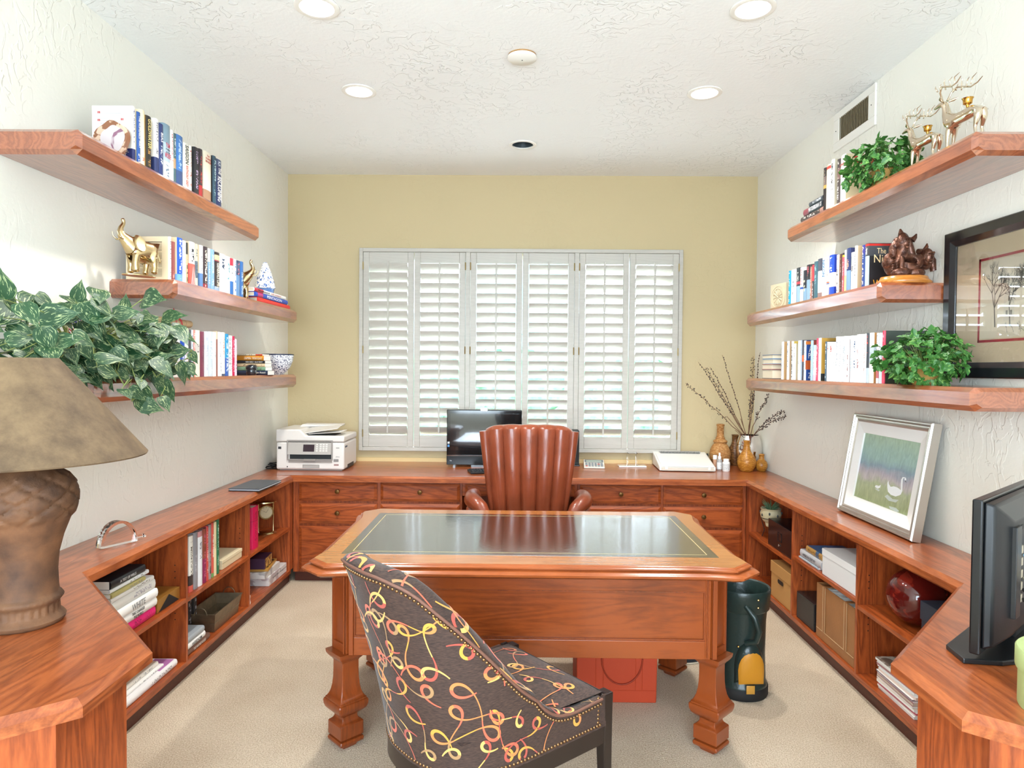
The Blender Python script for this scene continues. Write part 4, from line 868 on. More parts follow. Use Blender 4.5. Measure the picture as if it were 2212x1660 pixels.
# ---- left wall, lowest shelf
LLo = [
 (282.2, 287.0, 735, .17, SM('F0EEEA', '5A4A42', (), (.2, .9)), 'white book with brown lettering beside the pothos', ()),
 (287.4, 300.8, 728, .17, SM('A89A84', '6E6A60', ((.3, .6, '8D8678'),), (.1, .9), 2), 'tan and grey book mostly behind pothos leaves', ()),
 (302.0, 308.8, 725, .17, SM('D8281C', '8C140E', (), (.3, .4)), 'bright red hardback', ()),
 (309.4, 319.0, 722, .18, SM('33406C', 'F0F0F0', (), (.05, .98), 2.4), 'navy hardback with bold white lettering', ()),
 (319.6, 330.2, 720, .18, SM('F0EFEC', '5C8A9C', ((.64, 1, 'D6E2E4'),), (.62, .98), 2.4), 'white hardback with a speckled teal head', ()),
 (330.6, 338.8, 728, .17, SM('D8D6C8', '9AB4BE', ((.9, 1, 'C9DCE6'),), (.9, .99)), 'plain grey-cream book', ()),
 (339.2, 344.8, 722, .17, SM('2F5FA4', 'DDE6F0', ((.3, .66, 'E2701E'),), (.1, .95)), 'blue book with an orange lower panel', ()),
 (345.2, 351.6, 718, .17, SM('5E2A4C', 'F0EAF0', (), (.35, .97), 1.8), 'purple book with white lettering', ()),
 (352.0, 361.2, 705, .19, SM('EDE3D8', 'C9A488', ((.50, .62, 'D8BFAE'),), (.5, .62), 2.5), 'tall ivory book with a faint oval mark', ()),
 (361.6, 366.3, 704.5, .19, SM('EFF2F4', '2E5862', ((.93, 1, '4A7CA8'), (.25, .52, '9FC0C6')), (.2, .55)), 'slim white book with teal streaks', ()),
 (366.7, 372.2, 708, .18, SM('F3F2F0', '4A5A8C', ((.93, 1, 'C05A66'), (0, .06, '3F5A94')), (.08, .2)), 'white book with a rose head band', ()),
 (372.7, 384.8, 707, .19, SM('EBE8E2', 'A9B4BC', (), (.1, .4)), 'thick white hardback lettered SELADOMY in grey', (('SELADOMY', .42, .42, .76, '9AA8B2', 'v'),)),
 (385.3, 389.2, 712, .18, SM('F4F3F1', '8A8A90', (), (.3, .8)), 'very thin white paperback', ()),
 (389.7, 399.6, 710, .18, SM('1D4DB8', 'E6ECF6', ((.48, .60, 'C84F62'),), (.05, .42)), 'vivid blue hardback with a small pink square', ()),
 (400.0, 407.2, 711, .18, SM('EEF0F4', 'B98490', ((.45, .6, 'CDB9CC'),), (.1, .42)), 'white hardback with rose lettering low on the spine', ()),
 (407.6, 413.4, 713, .18, SM('4A4C52', '6E7076', (), (.5, .9)), 'charcoal hardback', ()),
 (413.8, 417.4, 713, .18, SM('E2EAF2', '4E78A8', (), (.1, .9)), 'thin white and blue book', ()),
 (417.8, 422.0, 713.5, .18, SM('CE8E84', 'F0E4DE', (), (.1, .95)), 'thin salmon pink book', ()),
 (422.6, 432.4, 714, .18, SM('F1E7CF', '54404A', ((.52, .70, 'C9C2BC'),), (.52, .70), 2.2), 'cream hardback with a small dark picture mid-spine', ()),
 (433.6, 441.4, 717, .17, SM('7A3A4E', '5E2A3E', (), (.2, .8)), 'maroon hardback', ()),
 (442.0, 450.2, 717, .17, SM('E6E8F0', 'B4BCD0', ((.6, .7, 'C9D2E4'),), (.1, .9), 1.6), 'pearly white hardback leaning slightly', ()),
 (450.8, 459.6, 717, .17, SM('C3D0DA', 'F4F6F8', (), (.05, .2)), 'grey-blue hardback titled TITAN', (('TITAN', .45, .42, .62, 'F2F6F8', 'v'),)),
 (460.2, 467.0, 718, .16, SM('F3F3F2', 'B4B8BC', (), (.4, .7)), 'white paperback leaning on the grey-blue one', ()),
 (467.4, 470.4, 716, .17, SM('8C5546', 'C9B49A', ((.82, 1, 'CBBBA0'),), (.84, .98)), 'thin brown book', ()),
 (471.0, 479.6, 718, .17, SM('EEF0F3', 'A4ACB8', (), (.1, .85)), 'white hardback with faint grey lettering', ()),
 (480.0, 486.2, 719, .17, SM('F4EAD6', 'CE6A60', ((0, .05, '4A5468'),), (.5, .95)), 'ivory paperback with red lettering', ()),
 (486.6, 494.2, 722, .17, SM('1F8CC0', 'D8ECF6', ((0, .42, '2C58A8'),), (.1, .95), 1.8), 'cyan and blue book', ()),
 (494.6, 498.0, 726, .16, SM('F1EFEE', '3A3436', (), (.1, .95)), 'thin white paperback with dark lettering', ()),
 (498.3, 501.8, 726, .16, SM('F4F2F0', '8A7A80', (), (.1, .95)), 'thin off-white paperback', ()),
 (502.2, 507.2, 727, .16, SM('B81C48', 'E8B0C0', (), (.1, .9)), 'crimson paperback', ()),
 (507.6, 511.8, 733, .15, SM('E6CCDA', 'B46C94', (), (.1, .95)), 'pale pink paperback at the far end of the row', ()),
]
G3 = list(row(-1, -1.60, ZL, 'books on the lowest left shelf', 'lowest left shelf', LLo, .235))
# ---- right wall, top shelf
RT = [
 (1778.6, 1784.2, 364, .165, SM('26201F', '9A8A78', ((.52, .62, 'B9974E'), (.6, .8, '6A5A58')), (.6, .95)), 'black hardback with gold band, at the window end', ()),
 (1784.6, 1794.0, 357, .17, SM('EADFC8', None, ((.90, .965, 'C8483C'),), cover='E2D6BA'), 'cream hardback with a red word at its head', ()),
 (1794.4, 1801.8, 346, .17, SM('F1EEE8', '3E3E42', (), (.2, .95), 1.3, cover='D3C8AE'), 'white hardback with black lettering', ()),
 (1808.2, 1814.4, 345, .16, SM('4A403E', 'E2DCD6', ((.55, .8, '7E5E5A'),), (.1, .95), 1.6), 'dark photographic spine with white lettering', ()),
 (1815.0, 1826.0, 336, .17, SM('F3EFEC', None, cover='CDBE98'), 'thick white hardback lettered U.PAUK beside the ivy', (('U.PAUK', .8, .05, .80, 'C8483C', 'h'),)),
]
G4 = list(row(1, 1.588, ZT + .005, 'books on the top right shelf', 'top right shelf', RT, .25))
c_ = G4[0][1][1]; Tn = min(v.co.y for v in c_.data.vertices); Hn = max(v.co.z for v in c_.data.vertices)
lettering('title', 'TAI', .10, .040, frame3((1, 0, 0), (0, 0, 1), (0, -1, 0), (.085, Tn - .0003, Hn * .86)), tm('C81E18'), c_, bold=.03)
# ---- right wall, middle shelf
RM = [
 (1703.2, 1707.4, 586, .16, SM('1E9CC2', 'E6F2F6', (), (.05, .95)), 'thin turquoise book at the window end', ()),
 (1707.8, 1718.8, 583.5, .17, SM('F5F5F5', '8C9098', (), (.3, .9), 1.4), 'thick white hardback with small grey lettering', ()),
 (1719.4, 1727.4, 579.5, .17, SM('2F3438', 'C9CCC2', ((.55, .62, 'C83C48'), (0, .5, '8FAEC4')), (.64, .88), 1.5), 'black over blue hardback with a red stripe', ()),
 (1728.0, 1733.8, 579, .165, SM('EEE8E2', 'B03A48', ((.40, .46, '2F56A4'),), (.5, .95)), 'white hardback with crimson lettering and blue mark', ()),
 (1734.6, 1741.2, 585, .15, SM('2C3038', 'DAD6B4', ((0, .45, '7FA0B8'),), (.35, .7), 1.8), 'short dark and blue book', ()),
 (1741.6, 1749.4, 573, .17, SM('25282C', 'D24A54', ((0, .6, '86A4BC'),), (.7, .95), 1.5), 'dark glossy hardback over pale blue', ()),
 (1749.8, 1753.6, 571.5, .16, SM('A87262', 'E6D2C6', ((.93, 1, '3A2E2C'),), (.1, .9)), 'thin brown-pink book', ()),
 (1754.0, 1757.6, 571, .16, SM('2C2A30', 'E6E0E0', ((.54, .97, 'D8323C'),), (.05, .5)), 'thin book, red above black', ()),
 (1758.0, 1765.6, 566, .17, SM('3E6470', '8FB0B6', (), (.4, .9), 1.5), 'slate teal hardback', ()),
 (1766.0, 1774.8, 560, .17, SM('F0ECE8', 'C9A49C', ((.70, 1, '4A4E5C'), (0, .17, '8E7470')), (.2, .66)), 'white hardback with a portrait at its head', ()),
 (1775.4, 1784.8, 557.5, .17, SM('F4F2EF', '9FBCD0', (), (.42, .55), 1.5), 'white hardback titled NIXON in blue', (('NIXON', .40, .55, .74, '2878AC', 'v'),)),
 (1785.2, 1790.0, 556, .17, SM('E6DFCE', 'A49C8C', ((.36, .39, 'D8603A'), (.33, .355, '33508C')), (.5, .95)), 'slim cream book with tiny orange and blue bands', ()),
 (1790.6, 1800.6, 552, .17, SM('1F49BC', 'DDE8FA', ((.24, .58, 'E4DCDF'),), (.6, .95), 2.2, cover='1438A4'), 'bright blue hardback with a pale portrait panel', ()),
 (1806.8, 1811.2, 551.5, .16, SM('EFEAE6', '2E2A2A', (), (.03, .97), 1.4, cover='C08A54'), 'white book with dense black lettering', ()),
 (1813.8, 1818.4, 549.5, .16, SM('4E342E', 'A58A7C', (), (.1, .9)), 'dark brown thin hardback', ()),
 (1818.8, 1823.6, 547.5, .16, SM('CC5560', 'EAD2D2', ((.90, .95, 'E2B02E'), (.95, 1, '32323C')), (.1, .8)), 'rose book with a yellow band near its head', ()),
 (1824.0, 1827.6, 541, .16, SM('E9EEEC', '2E6E62', ((0, .42, 'DEDC86'),), (.4, .95)), 'thin white over yellow book', ()),
 (1828.0, 1836.4, 537, .175, SM('2E3A66', 'D89C78', ((0, .5, '7796B8'),), (.5, .75), 1.6, cover='25305C'), 'navy hardback with orange lettering', ()),
 (1838.0, 1845.6, 546, .16, SM('EDEBE8', '6E6E70', ((.68, .9, 'AEB8B4'), (.52, .66, 'BDB8B6')), (.5, .66)), 'shorter white photographic spine', ()),
 (1846.0, 1850.4, 532, .17, SM('F5F4F2', None, cover='C9AE88'), 'tall white hardback titled OUTRAGE', (('O U T R A G E', .48, .42, .58, '3A3C42', 'v'),)),
 (1861.6, 1867.8, 530.5, .17, SM('2C4484', 'E2D6C2', ((.8, .99, '3A3A86'),), (.1, .97), 1.6), 'indigo hardback with cream and pink lettering', ()),
 (1868.4, 1876.2, 527, .18, SM('A9C2CE', 'F0EDE4', ((.72, 1, '3C3E42'), (.94, .985, 'D8342C')), (.74, .92), 1.4, cover='1B1A1C'), 'black hardback reading The Nigh on its cover, behind the bronze', ()),
]
G5 = list(row(1, 1.640, ZM, 'books on the middle right shelf', 'middle right shelf', RM, .20))
c_ = G5[0][1][1]; Tn = min(v.co.y for v in c_.data.vertices); Hn = max(v.co.z for v in c_.data.vertices)
for s_, w_, h_, x_, z_, k_ in (('The', .042, .026, .060, .83, 'E8D0A0'), ('Nigh', .085, .050, .068, .63, 'E8D0A0'), ('Wi', .045, .04, .045, .10, 'D89A24')):
    lettering('title', s_, w_, h_, frame3((1, 0, 0), (0, 0, 1), (0, -1, 0), (x_, Tn - .0004, Hn * z_)), tm(k_), c_)
link('red_band', B().box(.001, .178, Tn - .0003, Tn, Hn * .945, Hn * .985), tm('C8281E'), c_)
# ---- right wall, lowest shelf
RLo = [
 (1687.8, 1692.2, 739, .16, SM('F2F2F4', '8A94A4', (), (.1, .9), cover='B99668'), 'white paperback at the window end beside the stack', ()),
 (1699.6, 1704.0, 737.5, .17, SM('F0F0F2', '4E6E98', (), (.3, .95), cover='B39878'), 'white book with small blue lettering', ()),
 (1709.4, 1713.2, 738, .17, SM('EDF1F3', '23282E', (), (.05, .97), 1.5, cover='C2A84E'), 'white book with dense black marks', ()),
 (1714.4, 1717.8, 743, .16, SM('F4F2EE', '9A9484', (), (.4, .9), cover='B9AD90'), 'thin white book with beige cover', ()),
 (1723.2, 1728.6, 736.5, .17, SM('F2F3F5', 'B4BCC4', (), (.1, .5)), 'plain white hardback', ()),
 (1729.4, 1731.8, 735, .17, SM('AEBCD0', '7E8CA4', (), (.4, .8)), 'very thin grey-blue book', ()),
 (1732.2, 1735.8, 735, .17, SM('42404A', '5E5C66', ((.46, .62, 'E4601C'),), (.1, .3)), 'dark book with an orange band', ()),
 (1736.4, 1739.4, 736.5, .18, SM('E8EEF4', '6E9AC4', (), (.1, .9), cover='1D4384'), 'thin book facing out with a blue cover reading A PA ZE', ()),
 (1750.8, 1755.2, 736, .17, SM('A6C6E2', 'D8E8F4', (), (.1, .9), cover='7A3A2C'), 'light blue book', ()),
 (1756.0, 1761.6, 746, .15, SM('F3F0F0', 'D89CA4', ((.84, 1, 'B4D0DC'), (0, .16, 'E2C0CE')), (.3, .7)), 'shorter white paperback', ()),
 (1763.2, 1767.2, 731.5, .17, SM('D84864', 'F6D8DE', (), (.1, .9)), 'raspberry red thin book', ()),
 (1767.6, 1772.8, 731, .17, SM('EEF0F2', 'A4AEB8', (), (.2, .9), cover='B98E3A'), 'white spine on a gold-covered book with dark foot', ()),
 (1782.0, 1785.6, 738.5, .15, SM('3C5468', 'DDE6EE', (), (.05, .95)), 'thin blue-black book in front of the gold cover', ()),
 (1786.0, 1791.4, 739.5, .15, SM('F4F2F1', 'C84A48', (), (.8, .92)), 'white paperback with a red mark at its head', ()),
 (1791.8, 1798.6, 740, .15, SM('F2F1F2', 'C84A42', (), (.55, .95), 1.6), 'white paperback with red and grey lettering', ()),
 (1799.0, 1804.2, 739.5, .15, SM('F3F3F4', 'C0C4C8', (), (.3, .9)), 'blank white paperback', ()),
 (1805.0, 1811.4, 728, .17, SM('EFF1F4', '98A0AC', (), (.3, .95), 1.3), 'tall white hardback with pale scribble', ()),
 (1812.2, 1818.6, 728, .17, SM('F1F2F4', 'B4B4BC', (), (.2, .9), cover='A01C3C'), 'white hardback with crimson cover edge', ()),
 (1819.2, 1828.8, 727, .17, SM('F4F5F6', 'AAB2BA', (), (.3, .95), 1.3), 'thick white hardback', ()),
 (1829.4, 1833.4, 734, .16, SM('F2F0EE', '8C5A5C', (), (.1, .7), cover='8A4638'), 'thin white book with brown cover', ()),
 (1836.0, 1842.8, 726, .17, SM('DDE6F2', 'B4C6DC', (), (.2, .9), cover='27438C'), 'pale blue hardback with navy cover edge', ()),
 (1843.4, 1849.8, 725.5, .17, SM('F3F5F6', '2A4C74', (), (.3, .95), 1.8), 'white hardback with heavy navy lettering', ()),
 (1850.4, 1857.6, 723, .17, SM('F4F3F2', 'A46A6C', (), (.3, .7), cover='D4C9B2'), 'white hardback with a faint red script', ()),
 (1858.6, 1864.8, 722.5, .17, SM('E9F0EE', 'C4D2CC', (), (.2, .9), cover='4E7862'), 'white spine with a green cover', ()),
 (1865.2, 1871.0, 722, .17, SM('F2EEEC', 'C4A49C', (), (.2, .9), cover='B46A38'), 'white spine with a rust cover', ()),
 (1871.4, 1876.8, 720.5, .17, SM('B9C8D4', 'E04A44', ((.3, 1, '3A4048'),), (.6, .95), 1.4), 'dark book with red lettering', ()),
 (1877.4, 1886.8, 719.5, .17, SM('EFE8DC', 'A9BCC4', ((.4, .72, 'BCCCD4'),), (.4, .72), 2.2, cover='AC7A44'), 'thick cream hardback with a blue picture band', ()),
 (1893.0, 1896.8, 720, .16, SM('F0F0F2', '262A2E', ((.1, .45, 'C05A60'),), (.4, .97)), 'thin white and red book', ()),
 (1899.0, 1905.0, 719.5, .16, SM('C9D4E2', 'EEF2F6', (), (.1, .9), cover='6E2A30'), 'grey-blue hardback half behind the ivy', ()),
 (1905.8, 1910.2, 715, .19, SM('D83C56', 'F8D8DE', (), (.4, .95), cover='30382E'), 'red-spined hardback whose dark cover shows above the ivy', ()),
]
G6 = list(row(1, 1.600, ZL, 'books on the lowest right shelf', 'lowest right shelf', RLo, .235))
for it, (r_, cv) in G6:
    if abs(it[0] - 1736.4) < .1:
        Tn = min(v.co.y for v in cv.data.vertices); Hn = max(v.co.z for v in cv.data.vertices)
        link('orange_band', B().box(.002, .17, Tn - .0003, Tn, Hn * .90, Hn * .985), tm('C9752E'), cv)
        link('gate_picture', B().box(.002, .17, Tn - .0003, Tn, Hn * .27, Hn * .50), tm('B85526'), cv)
        for s_, w_, h_, x_, z_ in (('A', .02, .036, .030, .79), ('PA', .03, .030, .033, .62), ('ZE', .028, .030, .032, .12)): lettering('title', s_, w_, h_, frame3((1, 0, 0), (0, 0, 1), (0, -1, 0), (x_, Tn - .0004, Hn * z_)), tm('E8E4DC'), cv)
    if abs(it[0] - 1767.6) < .1:
        Tn = min(v.co.y for v in cv.data.vertices); Hn = max(v.co.z for v in cv.data.vertices)
        link('dark_foot', B().box(.002, .169, Tn - .0003, Tn, .001, Hn * .17), tm('2A2C2C'), cv); link('brown_panel', B().box(.05, .12, Tn - .0004, Tn, Hn * .42, Hn * .68), tm('54302A'), cv)
# ---- lying stacks ------------------------------------------------------------
def flat(xs, y0, y1, z0, z1, d, sgn, m, label, group, titles=(), hard=True, white=True, yaw=0, name='book'):
    """book lying flat with its spine along y facing the room, spine plane xs; sgn wall side"""
    t = z1 - z0 - .0006; h = abs(y1 - y0); yc = (y0 + y1) / 2
    if sgn < 0: xd, yd, zd, lo = (-1, 0, 0), (0, 0, 1), (0, 1, 0), min(y0, y1)     # x local into the wall, thickness up
    else: xd, yd, zd, lo = (1, 0, 0), (0, 0, 1), (0, -1, 0), max(y0, y1)
    Mx = Matrix.Translation((xs, yc, (z0 + z1) / 2)) @ Matrix.Rotation(yaw, 4, 'Z') @ frame3(xd, yd, zd, (0, lo - yc, 0))
    return book(Mx, t, d, h, m, label, group, titles, hard=hard, white=white, name=name)
def pz(px, py, xs): return at(px, py, 'x', xs)
# three books under the delft figure, left middle shelf
za = ZM; xs_ = -1.585
ys_ = [(pz(565, 650, xs_).y - .06, pz(625.5, 650, xs_).y), (pz(550.5, 650, xs_).y, pz(620.5, 650, xs_).y), (pz(549, 640, xs_).y, pz(617.5, 640, xs_).y)]
flat(xs_, ys_[0][0], ys_[0][1], za, za + .031, .17, -1, SM('D8281E', None), 'red hardback, lowest of three under the blue and white figure', 'stack under the delft figure', white=False)
r_, cv = flat(xs_, ys_[1][0], ys_[1][1], za + .031, za + .060, .17, -1, SM('1E4CB4', None, ((.07, .22, 'B02A6A'),)), 'blue hardback titled PENTAGON, middle of the stack of three', 'stack under the delft figure', white=False)
def ftitle(cv, s, frac, w_, h_, colr, sgn):
    zs = [v.co.z for v in cv.data.vertices]; H_ = max(zs); ys = [v.co.y for v in cv.data.vertices]; t_ = max(ys) - min(ys); sx = min(v.co.x for v in cv.data.vertices) - .0003
    # thickness axis (local y) points up; reading along local +z for either wall
    Mt = frame3((0, 0, 1), (0, 1, 0), (-1, 0, 0), (sx, 0, frac * H_)); lettering('title', s, w_ * H_, h_ * t_, Mt, tm(colr), cv, bold=.01)
ftitle(cv, 'PENTAGON', .56, .46, .62, 'F0F0F0', -1)
r_, cv = flat(xs_, ys_[2][0], ys_[2][1], za + .060, za + .0835, .165, -1, SM('EDEBE6', None, ((0, .26, 'C42A3E'),)), 'white and red hardback titled Bluebeard, topmost of the stack of three', 'stack under the delft figure', white=False)
ftitle(cv, 'Bluebeard', .27, .33, .5, '26262A', -1); ftitle(cv, 'KURT VONNEGUT', .66, .32, .4, 'C87C74', -1)
# stack with spines towards the camera, lowest left shelf
yf = 4.155
def camstack(x0, x1, z0, z1, y, dp, m, label, group, titles=(), **k):
    """spine plane at y facing -y, book extending towards +y; x range"""
    t = z1 - z0 - .0006
    Mx = frame3((0, 1, 0), (0, 0, 1), (1, 0, 0), (x0, y, (z0 + z1) / 2))
    return book(Mx, t, dp, x1 - x0, m, label, group, titles, **k)
zz = [ZL, ZL + .0275, ZL + .0500, ZL + .0715, ZL + .0890, ZL + .1195, ZL + .1290]
cols_ = [('2A3448', 'navy paperback, bottom of the stack beside the speckled bowl'), ('7FA283', 'sage green paperback, second from the bottom beside the speckled bowl'), ('D6BE98', 'tan paperback, third in the stack beside the speckled bowl'), ('2A2C30', 'black paperback with grey lettering beside the speckled bowl'), ('C8862A', 'ochre paperback lettered DeMille beside the speckled bowl'), ('D9CDB4', 'thin cream and red paperback, top of the stack by the speckled bowl')]
tts = ['Lee   Jean Reed', None, None, 'NEN GIRLS   ELLE GRAY', 'DeMille  Wild Card', None]
xr_ = [-1.548, -1.562, -1.565, -1.565, -1.572, -1.58]
for i in range(6):
    x1 = xr_[i] - .006; m_ = SM(cols_[i][0], None if tts[i] else '5A5040', ((.78, 1, 'C8482C'),) if i == 5 else (), (.3, .9))
    r_, cv = camstack(x1 - .19, x1, zz[i], zz[i + 1], yf, .115, m_, cols_[i][1], 'paperback stack on the lowest left shelf', white=True, hard=False)
    if tts[i]: lettering('title', tts[i], .105, (zz[i + 1] - zz[i]) * .48, frame3((0, 0, 1), (0, 1, 0), (-1, 0, 0), (min(v.co.x for v in cv.data.vertices) - .0003, 0, .125)), tm('E9E2D2'), cv)
# page-edge stack, lowest right shelf: spines away from the room
zz = [ZL + .0005, ZL + .060, ZL + .095, ZL + .1275, ZL + .1555]; nm_ = ['thick book showing white page edges, bottom of the stack in the right corner', 'book with page edges out, red-edged, second from the bottom in the right corner', 'book with page edges out, third in the right corner stack', 'book with page edges out, topmost in the right corner stack']
ya, yb = pz(1668, 800, 1.605).y, pz(1646.5, 800, 1.605).y
for i in range(4):
    t = zz[i + 1] - zz[i] - .0006; dx = (.0, .006, -.006, .002)[i]
    Mx = frame3((-1, 0, 0), (0, 0, 1), (0, 1, 0), (1.605 + .155, ya + dx, (zz[i] + zz[i + 1]) / 2)); book(Mx, t, .155, yb - ya, SM(('5C4A54', 'B45A50', '7C9CBC', '4A6E98')[i], None), nm_[i], 'page-edge stack in the right corner')
# top right stack at the window end
xs_ = 1.585; z0 = ZT + .005
r_, cv = flat(xs_, pz(1782, 440, xs_).y + .012, pz(1731, 470, xs_).y, z0, z0 + .030, .17, 1, SM('3A3230', 'C9C2BC', ((.85, 1, '9A7468'),), (.1, .8), 1.6), 'dark hardback, bottom of the stack of three on the top right shelf', 'stack on the top right shelf')
r_, cv = flat(xs_, pz(1780, 430, xs_).y + .014, pz(1736.5, 455, xs_).y, z0 + .030, z0 + .066, .17, 1, SM('2B3036', None, ((0, .28, '7C3A44'),)), 'black hardback, middle of the stack of three on the top right shelf', 'stack on the top right shelf')
zsf = lambda cv: max(v.co.z for v in cv.data.vertices)
def rtitle(cv, s, frac, w_, h_, colr):
    H_ = zsf(cv); ys = [v.co.y for v in cv.data.vertices]; t_ = max(ys) - min(ys); sx = min(v.co.x for v in cv.data.vertices) - .0003
    lettering('title', s, w_ * H_, h_ * t_, frame3((0, 0, -1), (0, 1, 0), (-1, 0, 0), (sx, 0, frac * H_)) if False else frame3((0, 0, -1), (0, 1, 0), (1, 0, 0), (sx, 0, frac * H_)), tm(colr), cv, bold=.01)
rtitle(cv, 'D. HALBERSTAM', .62, .66, .62, 'D9D9DC')
r_, cv = flat(xs_, pz(1780, 430, xs_).y + .012, pz(1748.5, 430, xs_).y, z0 + .066, z0 + .090, .16, 1, SM('3A4048', 'C9CDD2', (), (.1, .9)), 'slate hardback, topmost of the stack of three on the top right shelf', 'stack on the top right shelf')
# ================================================================ THINGS ON THE SHELVES
rn = random.Random(7)
def skin(name, pts, edges, m, parent=None, sub=2, root=0):
    """one continuous organic body grown round a skeleton: pts = (x, y, z, r) or (x, y, z, rx, ry)"""
    me = bpy.data.meshes.new(name); me.from_pydata([p_[:3] for p_ in pts], edges, []); o = bpy.data.objects.new(name, me); COL.objects.link(o)
    md = o.modifiers.new('skin', 'SKIN'); md.use_smooth_shade = True
    for i, p_ in enumerate(pts): me.skin_vertices[0].data[i].radius = (p_[3], p_[4] if len(p_) > 4 else p_[3])
    me.skin_vertices[0].data[root].use_root = True
    o.modifiers.new('s', 'SUBSURF').levels = sub; o.modifiers['s'].render_levels = sub
    dg = bpy.context.evaluated_depsgraph_get(); dg.update(); m2 = bpy.data.meshes.new_from_object(o.evaluated_get(dg))
    bpy.data.objects.remove(o); bpy.data.meshes.remove(me); m2.name = name; m2.materials.clear(); m2.materials.append(m); m2.polygons.foreach_set('use_smooth', [True] * len(m2.polygons))
    ob = bpy.data.objects.new(name, m2); COL.objects.link(ob)
    if parent: ob.parent = parent
    return ob
def scale_pts(pts, s): return [tuple(v * s for v in p_) for p_ in pts]
# ---- brass elephants (book ends): local +x is forward, stands on its plate
brassy = mat('aged_brass', 'CDB58A', .22, metal=1, bump=.15, bscale=60)
def elephant(loc, rz, label):
    t = thing('elephant_figurine', label, 'figurine', loc, rz, 'pair of brass elephant book ends')
    link('plate', B().lathe([(.062, 0), (.062, .004), (.058, .006), (.001, .006)], n=28, sx=1.15, sy=.7), brassy, t, smooth=40)
    P_ = [(-.045, 0, .105, .040, .040), (-.01, 0, .115, .046, .046), (.025, 0, .125, .038, .040), (.050, 0, .145, .026, .03), (.066, 0, .160, .022, .024), (.078, 0, .176, .015), (.078, 0, .196, .011), (.066, 0, .214, .009), (.064, 0, .228, .008), (.072, 0, .240, .009),
          (-.052, .026, .085, .020), (-.055, .028, .045, .014), (-.050, .028, .012, .015), (-.052, -.026, .085, .020), (-.048, -.028, .045, .014), (-.042, -.028, .012, .015),
          (.022, .026, .09, .019), (.030, .028, .048, .014), (.024, .028, .012, .015), (.022, -.026, .09, .019), (.018, -.028, .048, .014), (.022, -.028, .012, .015), (-.085, 0, .11, .006), (-.095, 0, .07, .004)]
    E_ = [(0, 1), (1, 2), (2, 3), (3, 4), (4, 5), (5, 6), (6, 7), (7, 8), (8, 9), (0, 10), (10, 11), (11, 12), (0, 13), (13, 14), (14, 15), (2, 16), (16, 17), (17, 18), (2, 19), (19, 20), (20, 21), (0, 22), (22, 23)]
    body = skin('body', P_, E_, brassy, t, root=1)
    for s_ in (-1, 1):
        eb = B(); rings = []
        for k in range(6):
            u = k / 5; w_ = .034 * math.sin(math.pi * (.25 + .65 * u)); x0 = .04 - .035 * u; y0 = s_ * (.026 + .034 * u ** .7)
            rings.append([(x0 - .004, y0, .16 - .02 * u + w_), (x0 + .003 + .006 * math.sin(6 * u), y0 + s_ * .004, .145 - .02 * u), (x0 - .004, y0, .128 - .025 * u - w_ * .8), (x0 - .009, y0 - s_ * .001, .145 - .02 * u)])
        eb.loft(rings); link('ear', eb, brassy, t, smooth=70, sub=1)
        link('tusk', B().tube([(.066, s_ * .012, .150), (.085, s_ * .019, .150), (.098, s_ * .021, .163), (.102, s_ * .020, .180)], [.004, .0036, .0028, .0012], 8), brassy, t, smooth=80)
    return t
elephant((-1.665, 2.945, ZM), R(-122), 'brass elephant with raised trunk at the camera end of the middle left shelf')
elephant((-1.655, 3.985, ZM), R(0), 'brass elephant half hidden beyond the books on the middle left shelf')
# ---- rock slice book end, top left shelf
t = thing('geode_slice', 'polished stone slice, brown crystals round a white and mauve heart, against the white book', 'stone', (-1.635, 2.70, ZT))
def slab_out(k, n, sc): a = 2 * math.pi * k / n; r = .078 * (1 + .12 * math.sin(2 * a + 1) + .05 * math.sin(5 * a)); return (r * sc * math.cos(a) * .78, .068 + r * sc * math.sin(a) * 1.05)
def stone(sc, y0, y1): return B().loft([[(slab_out(k, 36, sc * q)[0], y, max(0, slab_out(k, 36, sc * q)[1])) for k in range(36)] for y, q in ((y0, .97), (y0 + .002, 1), (y1 - .002, 1), (y1, .97))])
link('rim', stone(1, -.012, .016), spots('stone_rim', '8A5A3E', 'D2B49A', 22, .52, .35), t, smooth=40)
link('core', B().loft([[(slab_out(k, 36, .72)[0] + .012, y, max(.0, slab_out(k, 36, .72)[1])) for k in range(36)] for y in (-.0135, -.010)]), spots('stone_core', 'CFC4C4', '8E6478', 14, .52, .2), t, smooth=40)
# ---- delft cone figure
t = thing('delft_figure', 'blue and white painted ceramic cone figure standing on the three stacked books', 'figurine', (-1.665, pz(573, 630, -1.665).y, za + .0845))
link('base', B().lathe([(.050, 0), (.052, .004), (.057, .028), (.058, .034)], n=32), mat('delft_blue', '5B7FB8', .15, var=.35, vscale=20, coat=.6), t, smooth=40)
dm = spots('delft_paint', 'F1EFEA', '4A6FB0', 75, .56, .15)
link('body', B().lathe([(.058, .033), (.064, .036), (.063, .045), (.055, .085), (.045, .12), (.033, .155), (.022, .182), (.017, .195), (.012, .204), (.001, .207)], n=36), dm, t, smooth=40)
hb = B()
for k in range(22):
    a = rn.random() * 6.28; z = rn.uniform(.05, .17); r = np.interp(z, [.045, .085, .12, .155, .182], [.063, .055, .045, .033, .022]); n_ = Vector((math.cos(a), math.sin(a), .25)).normalized()
    hb.join(B().lathe([(.0026 if k % 3 else .0042, 0), (.001, .0008)], n=8), Matrix.Translation((r * math.cos(a), r * math.sin(a), z)) @ n_.to_track_quat('Z', 'Y').to_matrix().to_4x4())
link('holes', hb, tm('1E2436'), t)
